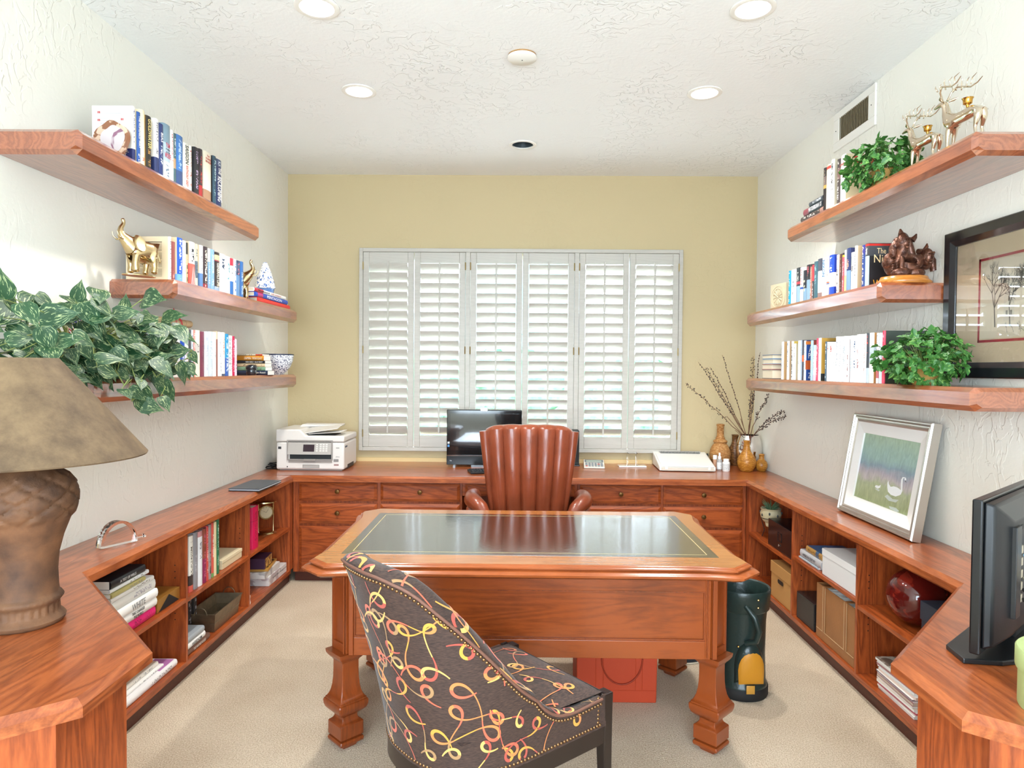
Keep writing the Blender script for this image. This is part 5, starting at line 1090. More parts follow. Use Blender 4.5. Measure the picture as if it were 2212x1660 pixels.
# ---- speckled enamel bowl, black lidded jar
t = thing('enamel_bowl', 'white enamel bowl speckled navy with a dark rim, far end of the lowest left shelf', 'bowl', (-1.66, 4.63, ZL))
sp = spots('speckled_enamel', 'EDF0F4', '2B3E66', 130, .54, .12)
link('bowl_body', B().lathe([(.04, 0), (.042, .006), (.06, .02), (.082, .05), (.098, .09), (.105, .134), (.102, .134), (.094, .09), (.078, .052), (.05, .02), (.001, .016)], n=40, cap=False), sp, t, smooth=50)
link('rim', B().lathe([(.1055, .131), (.1075, .135), (.105, .139), (.102, .136)], n=40), mat('navy_enamel', '26314A', .2), t, smooth=60)
t = thing('lidded_jar', 'small glossy black jar with round lid, in front of the paperback stack', 'jar', (-1.60, 4.02, ZL))
blk = mat('black_glaze', '20262C', .08, coat=1)
link('jar_body', B().lathe([(.024, 0), (.028, .004), (.030, .03), (.028, .036), (.001, .036)], n=28), blk, t, smooth=50); link('lid', B().lathe([(.031, .036), (.034, .043), (.031, .054), (.020, .062), (.001, .065)], n=28), blk, t, smooth=50)
# ---- rolled parchment with red ribbon, lying on the books
zb3 = ZL + .262
t = thing('parchment_scroll', 'rolled tan parchment tied with a red ribbon, lying on top of the books', 'scroll', (-1.665, 3.19, ZL + .243), R(90))
link('roll', B().lathe([(.018, -.205), (.0185, -.20), (.0185, .20), (.018, .205), (.012, .205), (.012, .19), (.001, .188)], n=28).xf(Matrix.Translation((0, 0, .0195)) @ Matrix.Rotation(R(90), 4, 'Y')), mat('parchment', 'CDAE86', .7, var=.2, vscale=20), t, smooth=50)
b = B()
for x0, x1 in ((-.03, -.028), (.135, .137)): b.join(B().lathe([(.0188, x0), (.0188, x1)], n=28, cap=False).xf(Matrix.Translation((0, 0, .0195)) @ Matrix.Rotation(R(90), 4, 'Y')))
link('printed_border', b, tm('5A4630'), t)
rb = mat('red_ribbon', 'B8141E', .45, sheen=.4); b = B().lathe([(.0192, .034), (.0192, .046)], n=28, cap=False).xf(Matrix.Translation((0, 0, .0195)) @ Matrix.Rotation(R(90), 4, 'Y'))
def ribbon(b, pts, w_):
    pts = [Vector(p_) for p_ in pts]; n0 = len(b.v)
    for i, p_ in enumerate(pts):
        d = (pts[min(i + 1, len(pts) - 1)] - pts[max(i - 1, 0)]).normalized(); s_ = d.cross(Vector((.1, 1, .3))).normalized() * w_ / 2; b.v += [p_ - s_, p_ + s_]
    for i in range(len(pts) - 1): b.f.append((n0 + 2 * i, n0 + 2 * i + 1, n0 + 2 * i + 3, n0 + 2 * i + 2)); b.m.append(0)
link('ribbon', b, rb, t)
b = B(); ribbon(b, [(.04, 0, .04), (.03, -.004, .06), (.042, -.004, .085), (.055, -.002, .075), (.045, 0, .05), (.04, 0, .04)], .010); ribbon(b, [(.04, 0, .04), (.02, -.01, .046), (.0, -.018, .04), (.012, -.02, .028), (.038, -.004, .038)], .010)
ribbon(b, [(.04, -.004, .042), (.062, -.016, .044), (.078, -.024, .026), (.088, -.026, -.008)], .010); ribbon(b, [(.04, -.004, .042), (.02, -.018, .034), (.0, -.026, .022)], .010)
link('bow', b, rb, t)
# ---- carved cream tile
t = thing('carved_tile', 'square cream stone tile carved with a twelve-petal rosette, window end of the right shelf', 'tile', (1.664, 4.39, ZM), R(12))
cream = mat('cream_stone', 'D9CBAA', .75, bump=.2, bscale=60); dk = mat('cream_stone_recess', 'B49F78', .85)
b = B().box(0, .028, -.085, .085, 0, .17); link('slab', b, cream, t, bevel=.002)
b = B()
for r0, r1, d in ((.080, .068, .004), (.058, .052, .003)):
    b.loft([[(x_, r * math.cos(2 * math.pi * k / 40), .085 + r * math.sin(2 * math.pi * k / 40)) for k in range(40)] for x_, r in ((0, r0), (-d, r0), (-d, r1), (0, r1))], cap=False)
link('ring', b, cream, t, smooth=40)
b = B()
for k in range(12):
    a = 2 * math.pi * k / 12; c_, s_ = math.cos(a), math.sin(a); q = lambda r, o, x_: (x_, r * c_ - o * s_, .085 + r * s_ + o * c_)
    b.add([q(.006, 0, -.003), q(.030, .006, -.001), q(.046, .010, -.001), q(.050, 0, -.004), q(.046, -.010, -.001), q(.030, -.006, -.001), q(.028, 0, -.005)], [(0, 1, 6), (1, 2, 6), (2, 3, 6), (3, 4, 6), (4, 5, 6), (5, 0, 6)])
b.sphere((-.002, 0, .085), .007, n=12, h=6); link('petals', b, cream, t); link('recess', B().loft([[(x_, .052 * math.cos(2 * math.pi * k / 40), .085 + .052 * math.sin(2 * math.pi * k / 40)) for k in range(40)] for x_ in (-.0006, -.0001)]), dk, t)
# ---- bronze sculpture
brz = bpy.data.materials.new('brown_bronze'); brz.use_nodes = True; nt = brz.node_tree; p = nt.nodes['Principled BSDF']; L = nt.links.new
tc = N(nt, 'ShaderNodeTexCoord'); nz = N(nt, 'ShaderNodeTexNoise', i_Scale=38.0, i_Detail=4.0, i_Distortion=.8); L(tc.outputs['Object'], nz.inputs[0]); cr = N(nt, 'ShaderNodeValToRGB')
cr.color_ramp.elements[0].position = .3; cr.color_ramp.elements[1].position = .7; cr.color_ramp.elements[0].color = hexc('38201A'); cr.color_ramp.elements[1].color = hexc('7C503C'); L(nz.outputs['Fac'], cr.inputs[0]); L(cr.outputs[0], p.inputs['Base Color'])
p.inputs['Metallic'].default_value = .45; p.inputs['Roughness'].default_value = .28; bu = N(nt, 'ShaderNodeBump', i_Strength=1.0, i_Distance=.006); L(nz.outputs['Fac'], bu.inputs['Height']); L(bu.outputs[0], p.inputs['Normal'])
t = thing('bronze_sculpture', 'dark bronze bust group of a crowned figure between two heads, on a round wooden base', 'sculpture', (1.722, 3.062, ZM), R(90))
link('plinth', B().lathe([(.092, 0), (.095, .006), (.095, .012), (.084, .022), (.080, .034), (.001, .034)], n=48, sy=1.22), wood('amber_wood', '9A5A22', 'CF8A40', 'y', .22), t, smooth=40)
def relief(pts, edges, root=0, sub=2, nm='figures'): return skin(nm, pts, edges, brz, t, sub, root)
# local x away from the room's middle (+x to the wall); -x faces the room, y along the shelf (+y towards the window)
Pb = [(.0, .0, .06, .045), (.0, .0, .10, .040), (-.005, .012, .145, .020), (-.010, .012, .185, .028, .034), (-.004, .010, .215, .024, .028), (.002, .012, .235, .010),
      (.0, -.055, .095, .040), (.0, -.085, .125, .032, .03), (0, -.095, .10, .028), (0, -.10, .065, .018),
      (-.005, .065, .075, .036), (-.012, .085, .105, .026, .03), (-.02, .095, .075, .020),
      (0, .05, .05, .020), (0, 0, .04, .030)]
Eb = [(0, 1), (1, 2), (2, 3), (3, 4), (4, 5), (1, 6), (6, 7), (7, 8), (8, 9), (1, 10), (10, 11), (11, 12), (0, 13), (0, 14)]
relief(Pb, Eb)
def face(cx, cy, cz, s_, yaw):
    b = B(); F = Matrix.Translation((cx, cy, cz)) @ Matrix.Rotation(yaw, 4, 'Z') @ Matrix.Scale(s_, 4)
    b.join(B().sphere((0, 0, 0), .9, .72, 1.15, 18, 12), F)
    b.join(B().loft([[(-.78, -.09, .45), (-.78, .09, .45), (-.7, 0, .45)], [(-1.12, -.16, -.12), (-1.12, .16, -.12), (-.8, 0, -.1)], [(-.85, -.1, -.24), (-.85, .1, -.24), (-.7, 0, -.2)]]), F)
    b.join(B().tube([(-.72, -.5, .42), (-.92, -.25, .5), (-.9, 0, .44), (-.92, .25, .5), (-.72, .5, .42)], .11, 8), F)
    b.join(B().tube([(-.80, -.25, -.46), (-.93, 0, -.45), (-.80, .25, -.46)], .085, 8), F); b.join(B().sphere((-.66, 0, -.86), .28, .3, .22, 10, 8), F)
    for sy in (-1, 1): b.join(B().sphere((-.78, sy * .28, .2), .12, .16, .1, 10, 6), F)
    return b
link('crowned_head', face(-.012, .012, .188, .030, R(18)), brz, t, smooth=60); link('right_head', face(-.02, -.088, .122, .034, R(10)), brz, t, smooth=60); link('left_head', face(-.024, .082, .105, .028, R(25)), brz, t, smooth=60)
b = B()
for pts in ([(0, .012, .21), (.006, .03, .20), (.01, .045, .165), (.01, .05, .12), (.006, .06, .09)], [(0, .0, .212), (.008, -.018, .20), (.012, -.03, .165), (.01, -.04, .13)], [(.0, -.06, .15), (.01, -.10, .15), (.012, -.13, .11), (.01, -.14, .065)]): b.tube(pts, [.012, .016, .018, .016, .012][:len(pts)], 10)
b.tube([(0, .012, .21), (.0, .018, .232), (.002, .020, .250)], [.018, .011, .003], 10); b.tube([(.005, -.035, .20), (.002, -.048, .215), (.0, -.052, .228)], [.014, .009, .003], 8); b.tube([(.0, -.09, .155), (-.002, -.098, .172), (.0, -.10, .186)], [.011, .008, .002], 8)
link('headdress', b, brz, t, smooth=60)
b = B(); b.tube([(-.035, .03, .045), (-.04, .035, .08), (-.035, .03, .12)], [.014, .013, .009], 8); b.sphere((-.03, .03, .05), .03, .045, .026); b.sphere((0, -.04, .052), .045, .05, .03); link('shoulders', b, brz, t, smooth=60)
# ---- reindeer candle holders
silv = mat('champagne_silver', 'D9CBB6', .12, metal=1)
def reindeer(loc, rz, s_, label):
    t = thing('reindeer_figurine', label, 'figurine', loc, rz, 'pale gold reindeer on the top right shelf')
    P_ = [(-.10, 0, .135, .020, .022), (-.05, 0, .130, .022, .024), (.0, 0, .130, .020, .024), (.05, 0, .135, .027, .027), (.085, 0, .160, .020, .022), (.095, 0, .200, .013, .014), (.105, 0, .222, .013, .015), (.135, 0, .226, .009, .010), (.170, 0, .224, .004, .004),
          (-.112, .012, .10, .014), (-.100, .014, .06, .006), (-.112, .014, .008, .004), (-.112, -.012, .10, .014), (-.095, -.014, .06, .006), (-.105, -.014, .008, .004),
          (.058, .013, .09, .010), (.060, .014, .05, .0055), (.058, .014, .008, .004), (.058, -.013, .09, .010), (.068, -.014, .05, .0055), (.080, -.014, .008, .004)]
    E_ = [(0, 1), (1, 2), (2, 3), (3, 4), (4, 5), (5, 6), (6, 7), (7, 8), (0, 9), (9, 10), (10, 11), (0, 12), (12, 13), (13, 14), (3, 15), (15, 16), (16, 17), (3, 18), (18, 19), (19, 20)]
    skin('body', scale_pts(P_, s_), E_, silv, t, root=2)
    Sx = Matrix.Scale(s_, 4)
    for sy in (-1, 1):
        b = B(); y0 = sy * .010
        b.tube([(.103, y0, .232), (.098, y0 + sy * .012, .262), (.075, y0 + sy * .02, .275), (.040, y0 + sy * .024, .262), (.005, y0 + sy * .026, .248), (-.03, y0 + sy * .028, .25), (-.055, y0 + sy * .03, .262)], [.0045, .004, .0038, .0036, .0032, .0026, .0014], 8)
        for x_, h_, dx in ((.100, .030, .012), (.082, .024, -.008), (.050, .034, .0), (.022, .024, -.014), (-.004, .022, -.03)):
            b.tube([(x_, y0 + sy * .02, .266 - .012 * (x_ < .06)), (x_ + dx * .3 + .005, y0 + sy * .024, .266 + h_ * .55), (x_ + dx, y0 + sy * .022, .262 + h_)], [.003, .0024, .001], 6)
        link('antler', b.xf(Sx), silv, t, smooth=70)
        link('ear', B().tube([(.098, sy * .012, .228), (.088, sy * .026, .232), (.074, sy * .036, .236)], [.004, .0065, .001], 8).xf(Sx), silv, t, smooth=70)
    link('candle_cup', B().lathe([(.004, .150), (.006, .162), (.015, .168), (.016, .182), (.020, .188), (.0175, .188), (.013, .180), (.012, .170), (.001, .170)], (-.035, 0, 0), 20, cap=False).xf(Sx), mat('gold_cup', 'C99A4A', .15, metal=1), t, smooth=40)
    return t
reindeer((1.66, 2.835, ZT + .005), R(90), .90, 'pale gold reindeer candle holder nearer the ivy on the top right shelf')
reindeer((1.665, 2.60, ZT + .005), R(90), 1.0, 'pale gold reindeer candle holder at the camera end of the top right shelf')
# ================================================================ PLANTS
def leafmat(name, base, vein, thr=.56, sc=16):
    m = bpy.data.materials.new(name); m.use_nodes = True; nt = m.node_tree; p = nt.nodes['Principled BSDF']; L = nt.links.new
    tc = N(nt, 'ShaderNodeTexCoord'); at_ = N(nt, 'ShaderNodeAttribute', attribute_name='UVMap'); mp = N(nt, 'ShaderNodeMapping'); mp.inputs['Scale'].default_value = (1.2, 5, 1); L(at_.outputs['Vector'], mp.inputs[0])
    nz = N(nt, 'ShaderNodeTexNoise', i_Scale=2.2, i_Detail=4.0); nz.noise_dimensions = '3D'; ad = N(nt, 'ShaderNodeVectorMath', operation='ADD'); L(mp.outputs[0], ad.inputs[0]); m2 = N(nt, 'ShaderNodeVectorMath', operation='SCALE'); m2.inputs['Scale'].default_value = sc; L(tc.outputs['Object'], m2.inputs[0]); L(m2.outputs[0], ad.inputs[1]); L(ad.outputs[0], nz.inputs[0])
    cr = N(nt, 'ShaderNodeValToRGB'); e = cr.color_ramp.elements; e[0].position = thr; e[1].position = thr + .06; e[0].color = hexc(base); e[1].color = hexc(vein); L(nz.outputs['Fac'], cr.inputs[0]); L(cr.outputs[0], p.inputs['Base Color'])
    p.inputs['Roughness'].default_value = .48; p.inputs['Subsurface Weight'].default_value = 0; return m
def heart_leaf(b, base, direc, up, ln, wd, droop):
    """heart-shaped leaf with a folded midrib; writes uv"""
    d = Vector(direc).normalized(); s_ = d.cross(Vector(up)).normalized(); u = s_.cross(d).normalized(); n0 = len(b.v); rows = 8
    prof = [.0, .72, 1.0, .96, .82, .60, .34, .12, 0]
    for i in range(rows + 1):
        f = i / rows; w_ = prof[i] * wd / 2; c = Vector(base) + d * (ln * f) - u * (droop * ln * f * f) ; back = d * (-.10 * ln if i == 1 else (-.04 * ln if i == 2 else 0))
        for k, (sx, lift) in enumerate(((-1, .16), (-.5, .14), (0, 0), (.5, .14), (1, .16))):
            b.v.append(c + s_ * (w_ * sx) + u * (lift * w_ * (.8 if abs(sx) == 1 else 1)) + (back if abs(sx) > .6 else Vector())); b.uv.append((f, abs(sx)))
    for i in range(rows):
        for k in range(4): a = n0 + i * 5 + k; b.f.append((a, a + 1, a + 6, a + 5)); b.m.append(0)
def pothos():
    base = Vector((-1.70, 2.60, ZL)); t = thing('potted_pothos', 'big variegated pothos trailing over the camera end of the lowest left shelf', 'plant', tuple(base))
    link('pot', B().lathe([(.07, 0), (.075, .01), (.095, .13), (.098, .14), (.090, .14), (.085, .12), (.001, .12)], n=28), mat('dark_basket', '2A2320', .8, bump=.8, bscale=90), t, smooth=40)
    r = random.Random(12); fb = B(); fb.uv = []; st = B()
    def one(p0, tip, ln, up=(0, 0, 1), face=None):
        mid = (Vector(p0) + Vector(tip)) / 2 + Vector((.02, 0, .03)); st.tube([p0, mid, tip], [.0022, .002, .0015], 5)
        d = face if face else Vector((r.uniform(.1, 1), r.uniform(-1, 1), r.uniform(-.9, .35))); heart_leaf(fb, tip, d, up, ln, ln * r.uniform(.62, .78), r.uniform(.05, .3))
    c = Vector((0, 0, .14))
    for i in range(170):
        yy = r.uniform(-.50, .36); xx = r.uniform(-.10, .22); hz = .20 + .10 * (1 - ((yy + .08) / .5) ** 2) ; zz = r.uniform(.03, 1) * hz + .035
        if i % 3 == 0: xx = r.uniform(.08, .16); zz = r.uniform(.02, .14); yy = r.uniform(-.5, .25)
        if yy > .12 and xx < .13: xx = r.uniform(.13, .20)
        tip = Vector((xx, yy, zz)); p0 = c + Vector((tip.x * .2, tip.y * .25, 0))
        up = Vector((r.uniform(.2, 1.0), -r.uniform(.3, 1.0), r.uniform(.2, 1.1)))
        one(p0, tip, r.uniform(.075, .14), up)
    for tip, ln, f in (((.06, -.46, .26), .10, (.1, -.2, 1)), ((.05, -.10, .29), .09, (.2, .2, 1)), ((.04, .22, .27), .09, (.1, .1, 1)), ((.12, .36, .22), .11, (.4, .9, -.1)), ((.10, .30, .24), .08, (.2, .8, .4))): one(tuple(c), tip, ln, (1, -.6, .3), Vector(f))
    # trailing vines over the shelf edge
    for pts in ([(.05, .0, .14), (.17, .02, .10), (.21, .02, -.02), (.21, -.02, -.08)], [(.05, .1, .14), (.17, .14, .08), (.205, .19, -.01), (.205, .20, -.05)], [(.05, .15, .13), (.13, .3, .06), (.15, .42, .05), (.15, .54, .09)], [(.05, -.1, .14), (.17, -.08, .06), (.205, -.06, -.02)]):
        st.tube(pts, .0024, 5)
        for k in range(1, len(pts)):
            for j in range(2): q_ = Vector(pts[k]); one(tuple(q_ - Vector((0, 0, .005))), q_ + Vector((.012, r.uniform(-.05, .05), r.uniform(-.03, .03))), r.uniform(.06, .095), (1, -.7, .2), Vector((.35, r.uniform(-.6, .8), r.uniform(-1, .1))))
    link('foliage', fb, leafmat('pothos_leaf', '234A2B', 'A9B884', .565), t, smooth='keep'); link('stems', st, mat('pothos_stem', '93A05A', .5), t, smooth=60)
pothos()
def ivy_leaf(b, c, d, up, s_):
    d = Vector(d).normalized(); x_ = d.cross(Vector(up)).normalized(); u = x_.cross(d).normalized()
    P_ = [(0, 0), (.35, -.12), (.55, .18), (.30, .34), (.34, .66), (0, 1.05), (-.34, .66), (-.30, .34), (-.55, .18), (-.35, -.12)]; n0 = len(b.v)
    b.v.append(c + d * (.35 * s_) - u * (.08 * s_)); b.uv.append((.5, 0))
    for a, f in P_: b.v.append(c + x_ * (a * s_) + d * (f * s_) + u * (abs(a) * .25 * s_ - f * f * .12 * s_)); b.uv.append((f, abs(a)))
    for k in range(10): b.f.append((n0, n0 + 1 + k, n0 + 1 + (k + 1) % 10)); b.m.append(0)
def ivy(loc, rx, ry, rz_, label, seed, hide, ybk=9, xbk=0):
    t = thing('potted_ivy', label, 'plant', loc); r = random.Random(seed); cz = rz_ * .95
    wick = mat('wicker', 'C79A52', .7, bump=.9, bscale=160)
    link('basket', B().lathe([(.045, 0), (.05, .01), (.06, .07), (.063, .075), (.055, .075), (.001, .06)], n=24), wick, t, smooth=40)
    fb = B(); fb.uv = []; st = B()
    for i in range(430):
        z = r.uniform(-.92, 1); a = r.random() * 6.283; q_ = math.sqrt(max(0, 1 - z * z)); k = r.uniform(.72, 1.04)
        n_ = Vector((q_ * math.cos(a), q_ * math.sin(a), z)); p_ = Vector((n_.x * rx * k, n_.y * ry * k, cz + n_.z * rz_ * k)); p_.z = max(p_.z, .012 + .02 * r.random())
        if p_.x > hide: p_.x = hide - .01 * r.random()
        if p_.y + loc[1] > ybk - .035: p_.x = min(p_.x, xbk - loc[0] - .035)
        if p_.y + loc[1] > ybk - .035 and p_.x < -rx * 1.05: continue
        d = (n_ * .5 + Vector((r.uniform(-1, 1), r.uniform(-1, 1), r.uniform(-1.2, .4)))); ivy_leaf(fb, p_, d, n_ + Vector((r.uniform(-.4, .4), r.uniform(-.4, .4), .5)), r.uniform(.022, .042))
        if i % 6 == 0: st.tube([(0, 0, .07), (p_.x * .5, p_.y * .5, cz * .8 + .02), tuple(p_)], .0012, 4)
    link('foliage', fb, leafmat('ivy_leaf', '336A28', '7CA64E', .57, 9), t, smooth=False); link('stems', st, mat('ivy_stem', '6E7A3C', .6), t, smooth=60)
ivy((1.655, 3.115, ZT + .005), .135, .135, .112, 'bushy green ivy in a wicker basket beside the reindeer, top right shelf', 3, .18, 3.255, 1.58)
ivy((1.65, 2.765, ZL), .145, .155, .115, 'bushy green ivy in a wicker basket, lowest right shelf under the bronze', 9, .155, 2.93, 1.565)
# small flag in the pothos
t = thing('small_flag', 'small stars and stripes flag on a stick among the pothos leaves', 'flag', (-1.66, 2.47, ZL + .06))
link('stick', B().tube([(0, 0, 0), (0, .0, .20)], .002, 6), mat('flag_stick', 'C8A878', .5), t)
b = B(); nx, nz_ = 14, 13
def fl(i, j): u = i / nx; v = j / nz_; return (.004 + .02 * math.sin(u * 5) * u, u * .13, .195 - v * .085 - .05 * u - .012 * math.sin(u * 4))
b.v = [Vector(fl(i, j)) for j in range(nz_ + 1) for i in range(nx + 1)]
for j in range(nz_):
    for i in range(nx): a = j * (nx + 1) + i; b.f.append((a, a + 1, a + nx + 2, a + nx + 1)); b.m.append(2 if (i < 6 and j < 7) else (j % 2))
fo = link('cloth', b, [tm('B8283A'), tm('F2F0EC'), tm('2A3566')], t, smooth='keep'); fo.modifiers.new('s', 'SOLIDIFY').thickness = .0006
b = B()
for j in range(4):
    for i in range(5):
        p_ = Vector(fl((i + .6) * 6 / 5.6, (j + .6) * 7 / 4.6)); b.add([p_ + Vector((.0012, .002 * math.cos(a), .002 * math.sin(a))) for a in (0, 1.257, 2.513, 3.77, 5.027)], [(0, 1, 2, 3, 4)])
link('stars', b, tm('F2F0EC'), t)
# ================================================================ THINGS ON THE WORKTOPS
# ---- table lamp
t = thing('table_lamp', 'big terracotta lattice-carved lamp with brown parchment shade, at the left edge', 'lamp', (-1.432, 1.93, HC))
clay = bpy.data.materials.new('carved_clay'); clay.use_nodes = True; nt = clay.node_tree; p = nt.nodes['Principled BSDF']; L = nt.links.new
tc = N(nt, 'ShaderNodeTexCoord'); nz = N(nt, 'ShaderNodeTexNoise', i_Scale=11.0, i_Detail=8.0); L(tc.outputs['Object'], nz.inputs[0]); cr = N(nt, 'ShaderNodeValToRGB')
cr.color_ramp.elements[0].position = .32; cr.color_ramp.elements[1].position = .7; cr.color_ramp.elements[0].color = hexc('402A1C'); cr.color_ramp.elements[1].color = hexc('7E5637'); L(nz.outputs['Fac'], cr.inputs[0]); L(cr.outputs[0], p.inputs['Base Color'])
p.inputs['Roughness'].default_value = .7; n2 = N(nt, 'ShaderNodeTexNoise', i_Scale=240.0, i_Detail=3.0); L(tc.outputs['Object'], n2.inputs[0]); bu = N(nt, 'ShaderNodeBump', i_Strength=.4, i_Distance=.002); L(n2.outputs['Fac'], bu.inputs['Height']); L(bu.outputs[0], p.inputs['Normal'])
def clay_body():
    prof = [(.095, 0), (.102, .006), (.104, .014), (.098, .022), (.090, .028), (.088, .058), (.094, .064), (.098, .072), (.094, .080), (.088, .084), (.086, .10), (.084, .15), (.088, .20), (.100, .25), (.116, .295), (.118, .30), (.128, .315), (.136, .345), (.137, .375), (.130, .405), (.112, .43), (.088, .447), (.078, .452), (.083, .458), (.078, .463), (.083, .469), (.078, .475), (.080, .480), (.001, .482)]
    pr = []; 
    for i in range(len(prof) - 1):
        n_ = max(1, int(abs(prof[i + 1][1] - prof[i][1]) / .006))
        for k in range(n_): u = k / n_; pr.append((prof[i][0] + (prof[i + 1][0] - prof[i][0]) * u, prof[i][1] + (prof[i + 1][1] - prof[i][1]) * u))
    pr.append(prof[-1]); rings = []; n = 120
    for r, z in pr:
        ring = []
        for k in range(n):
            a = 2 * math.pi * k / n; q = r
            if .30 < z < .442:   # crossing lattice grooves and leaf tips
                u = a * 9 / (2 * math.pi); v = (z - .30) / .142 * 2.4; g = min(abs((u + v) % 1 - .5), abs((u - v) % 1 - .5)); q = r - .009 * max(0, 1 - g / .14) + .003
            if .029 < z < .058: q = r - .0035 * (math.sin(a * 26) > .2)
            if .064 < z < .078: q = r + .002 * math.sin(a * 40 + z * 300)
            ring.append((q * math.cos(a), q * math.sin(a), z))
        rings.append(ring)
    return B().loft(rings)
link('lamp_base', clay_body(), clay, t, smooth=50)
shade = bpy.data.materials.new('parchment_shade'); shade.use_nodes = True; nt = shade.node_tree; p = nt.nodes['Principled BSDF']; L = nt.links.new
tc = N(nt, 'ShaderNodeTexCoord'); nz = N(nt, 'ShaderNodeTexNoise', i_Scale=7.0, i_Detail=9.0, i_Roughness=.7); L(tc.outputs['Object'], nz.inputs[0]); cr = N(nt, 'ShaderNodeValToRGB')
cr.color_ramp.elements[0].position = .30; cr.color_ramp.elements[1].position = .68; cr.color_ramp.elements[0].color = hexc('4A3826'); cr.color_ramp.elements[1].color = hexc('826A4C'); L(nz.outputs['Fac'], cr.inputs[0]); L(cr.outputs[0], p.inputs['Base Color']); p.inputs['Roughness'].default_value = .75
link('lamp_shade', B().lathe([(.318, .480), (.320, .484), (.090, .768), (.088, .768), (.086, .764), (.314, .484), (.318, .480)], n=64, cap=False), shade, t, smooth=40)
link('harp', B().tube([(0, 0, .48), (0, 0, .70)], .006, 8), M['brass'], t); b = B()
for k in range(3): a = k * 2.094; b.tube([(0, 0, .757), (.087 * math.cos(a), .087 * math.sin(a), .762)], .002, 6)
link('spider', b, M['brass'], t)
# ---- crystal hedgehog-like half disc
t = thing('crystal_paperweight', 'clear crystal half-dome paperweight with a short stub, on the left worktop beyond the lamp', 'paperweight', (-1.668, 2.78, HC), R(62))
cg = mat('crystal', 'FFFFFF', .0, trans=1, ior=1.42); b = B(); n = 18
def hd(y, s_): return [(.078 * s_ * math.cos(math.pi * k / n), y, .004 + .098 * s_ * math.sin(math.pi * k / n)) for k in range(n + 1)]
b.loft([hd(-.024, .9), hd(-.018, 1), hd(.018, 1), hd(.024, .9)]); link('dome', b.xf(Matrix.Rotation(R(0), 4, 'Z')), cg, t)
link('stub', B().lathe([(.006, 0), (.006, .035), (.009, .038), (.009, .046), (.001, .047)], n=12).xf(Matrix.Translation((.074, 0, .016)) @ Matrix.Rotation(R(90), 4, 'Y')), cg, t, smooth=40)
# ---- tablet in its folder
t = thing('tablet', 'closed dark grey tablet in a slim cover, lying on the left worktop', 'tablet', (-1.628, 4.165, HC), R(-3))
b = B().box(-.098, .092, -.165, .165, .012, .017); link('cover', b, mat('slate_cover', '4A5058', .4), t, bevel=.002); link('screen_slab', B().box(-.093, .090, -.160, .160, .005, .012), mat('silver_slab', 'C9CDD2', .3), t, bevel=.001); link('back_cover', B().box(-.098, .092, -.165, .165, .0003, .005), mat('dark_back', '26282C', .5), t, bevel=.002)
link('camera_slot', B().box(.06, .07, -.150, -.120, .0168, .0174), M['black'], t)
# ---- printer
prx, pry = -1.5, 4.83
t = thing('printer', 'white all-in-one inkjet printer with grey control panel, on the back left corner', 'printer', (prx, pry, HC), R(0)); W_ = mat('printer_white', 'E4DFD8', .38); W2 = mat('printer_grey', '9B958E', .4)
hw, dp = .245, .375
b = B().box(-hw, hw, 0, dp, .008, .205); link('body', b, W_, t, bevel=.014, seg=4, smooth=40)
b = B(); b.prism([(-hw - .001, .208), (hw + .001, .208), (hw + .001, .252), (-.03, .252), (-.075, .298), (-hw - .001, .298)], -.002, dp, 'y'); link('scanner_lid', b, W_, t, bevel=.010, seg=3, smooth=40)
b = B(); b.prism([(-.15, .296), (.16, .300), (.17, .318), (-.12, .318)], .20, .33, 'y'); link('feeder_cover', b, W_, t, bevel=.006)
b = B(); b.add([(-.06, .03, .262), (.19, .03, .300), (.19, .19, .318), (-.06, .19, .290), (-.06, .03, .268), (.19, .03, .306), (.19, .19, .324), (-.06, .19, .296)], [(0, 3, 2, 1), (4, 5, 6, 7), (0, 1, 5, 4), (1, 2, 6, 5), (2, 3, 7, 6), (3, 0, 4, 7)]); link('paper_tray', b, W_, t, bevel=.003)
link('tray_well', B().box(-.05, .17, .04, .2, .252, .256), M['dgrey'], t); link('paper', B().box(.0, .235, .02, .20, .262, .264).xf(Matrix.Rotation(R(-4), 4, 'Y')), M['wpaper'], t)
fx = -.001
b = B(); rect_frame(b, -.165, .165, .075, .222, fx, .010, .006, -1); link('panel_surround', b, W2, t)
b = B(); b.add([(-.155, -.022, .120), (.155, -.022, .120), (.155, -.004, .205), (-.155, -.004, .205), (-.155, .001, .120), (.155, .001, .120), (.155, .001, .205), (-.155, .001, .205)], [(0, 1, 2, 3), (4, 7, 6, 5), (0, 4, 5, 1), (1, 5, 6, 2), (2, 6, 7, 3), (3, 7, 4, 0)]); cp = link('control_panel', b, mat('panel_silver', 'B5B0A9', .35), t)
def onp(x, z, o=.0008): f = (z - .120) / .085; return (x, -.022 + .018 * f - o, z)
b = B(); b.add([onp(-.045, .140), onp(.035, .140), onp(.035, .190), onp(-.045, .190)], [(0, 1, 2, 3)]); link('touchscreen', b, mat('screen_dark', '3A2E34', .15), cp)
b = B()
for i in range(3):
    for j in range(4): x, z = .073 + i * .021, .142 + j * .0145; b.add([onp(x, z, .0012), onp(x + .015, z, .0012), onp(x + .015, z + .009, .0012), onp(x, z + .009, .0012)], [(0, 1, 2, 3)])
for j in range(4): b.add([onp(.048, .142 + j * .0145, .0012), onp(.060, .142 + j * .0145, .0012), onp(.060, .151 + j * .0145, .0012), onp(.048, .151 + j * .0145, .0012)], [(0, 1, 2, 3)])
link('keypad', b, W_, cp)
link('output_slot', B().box(-.145, .155, -.0025, -.0005, .080, .118), mat('slot_dark', '22282A', .5), t); link('output_tab', B().box(-.045, .045, -.016, 0, .072, .086), W2, t, bevel=.003); link('lower_band', B().box(-.155, .160, -.004, 0, .058, .074), W2, t, bevel=.001)
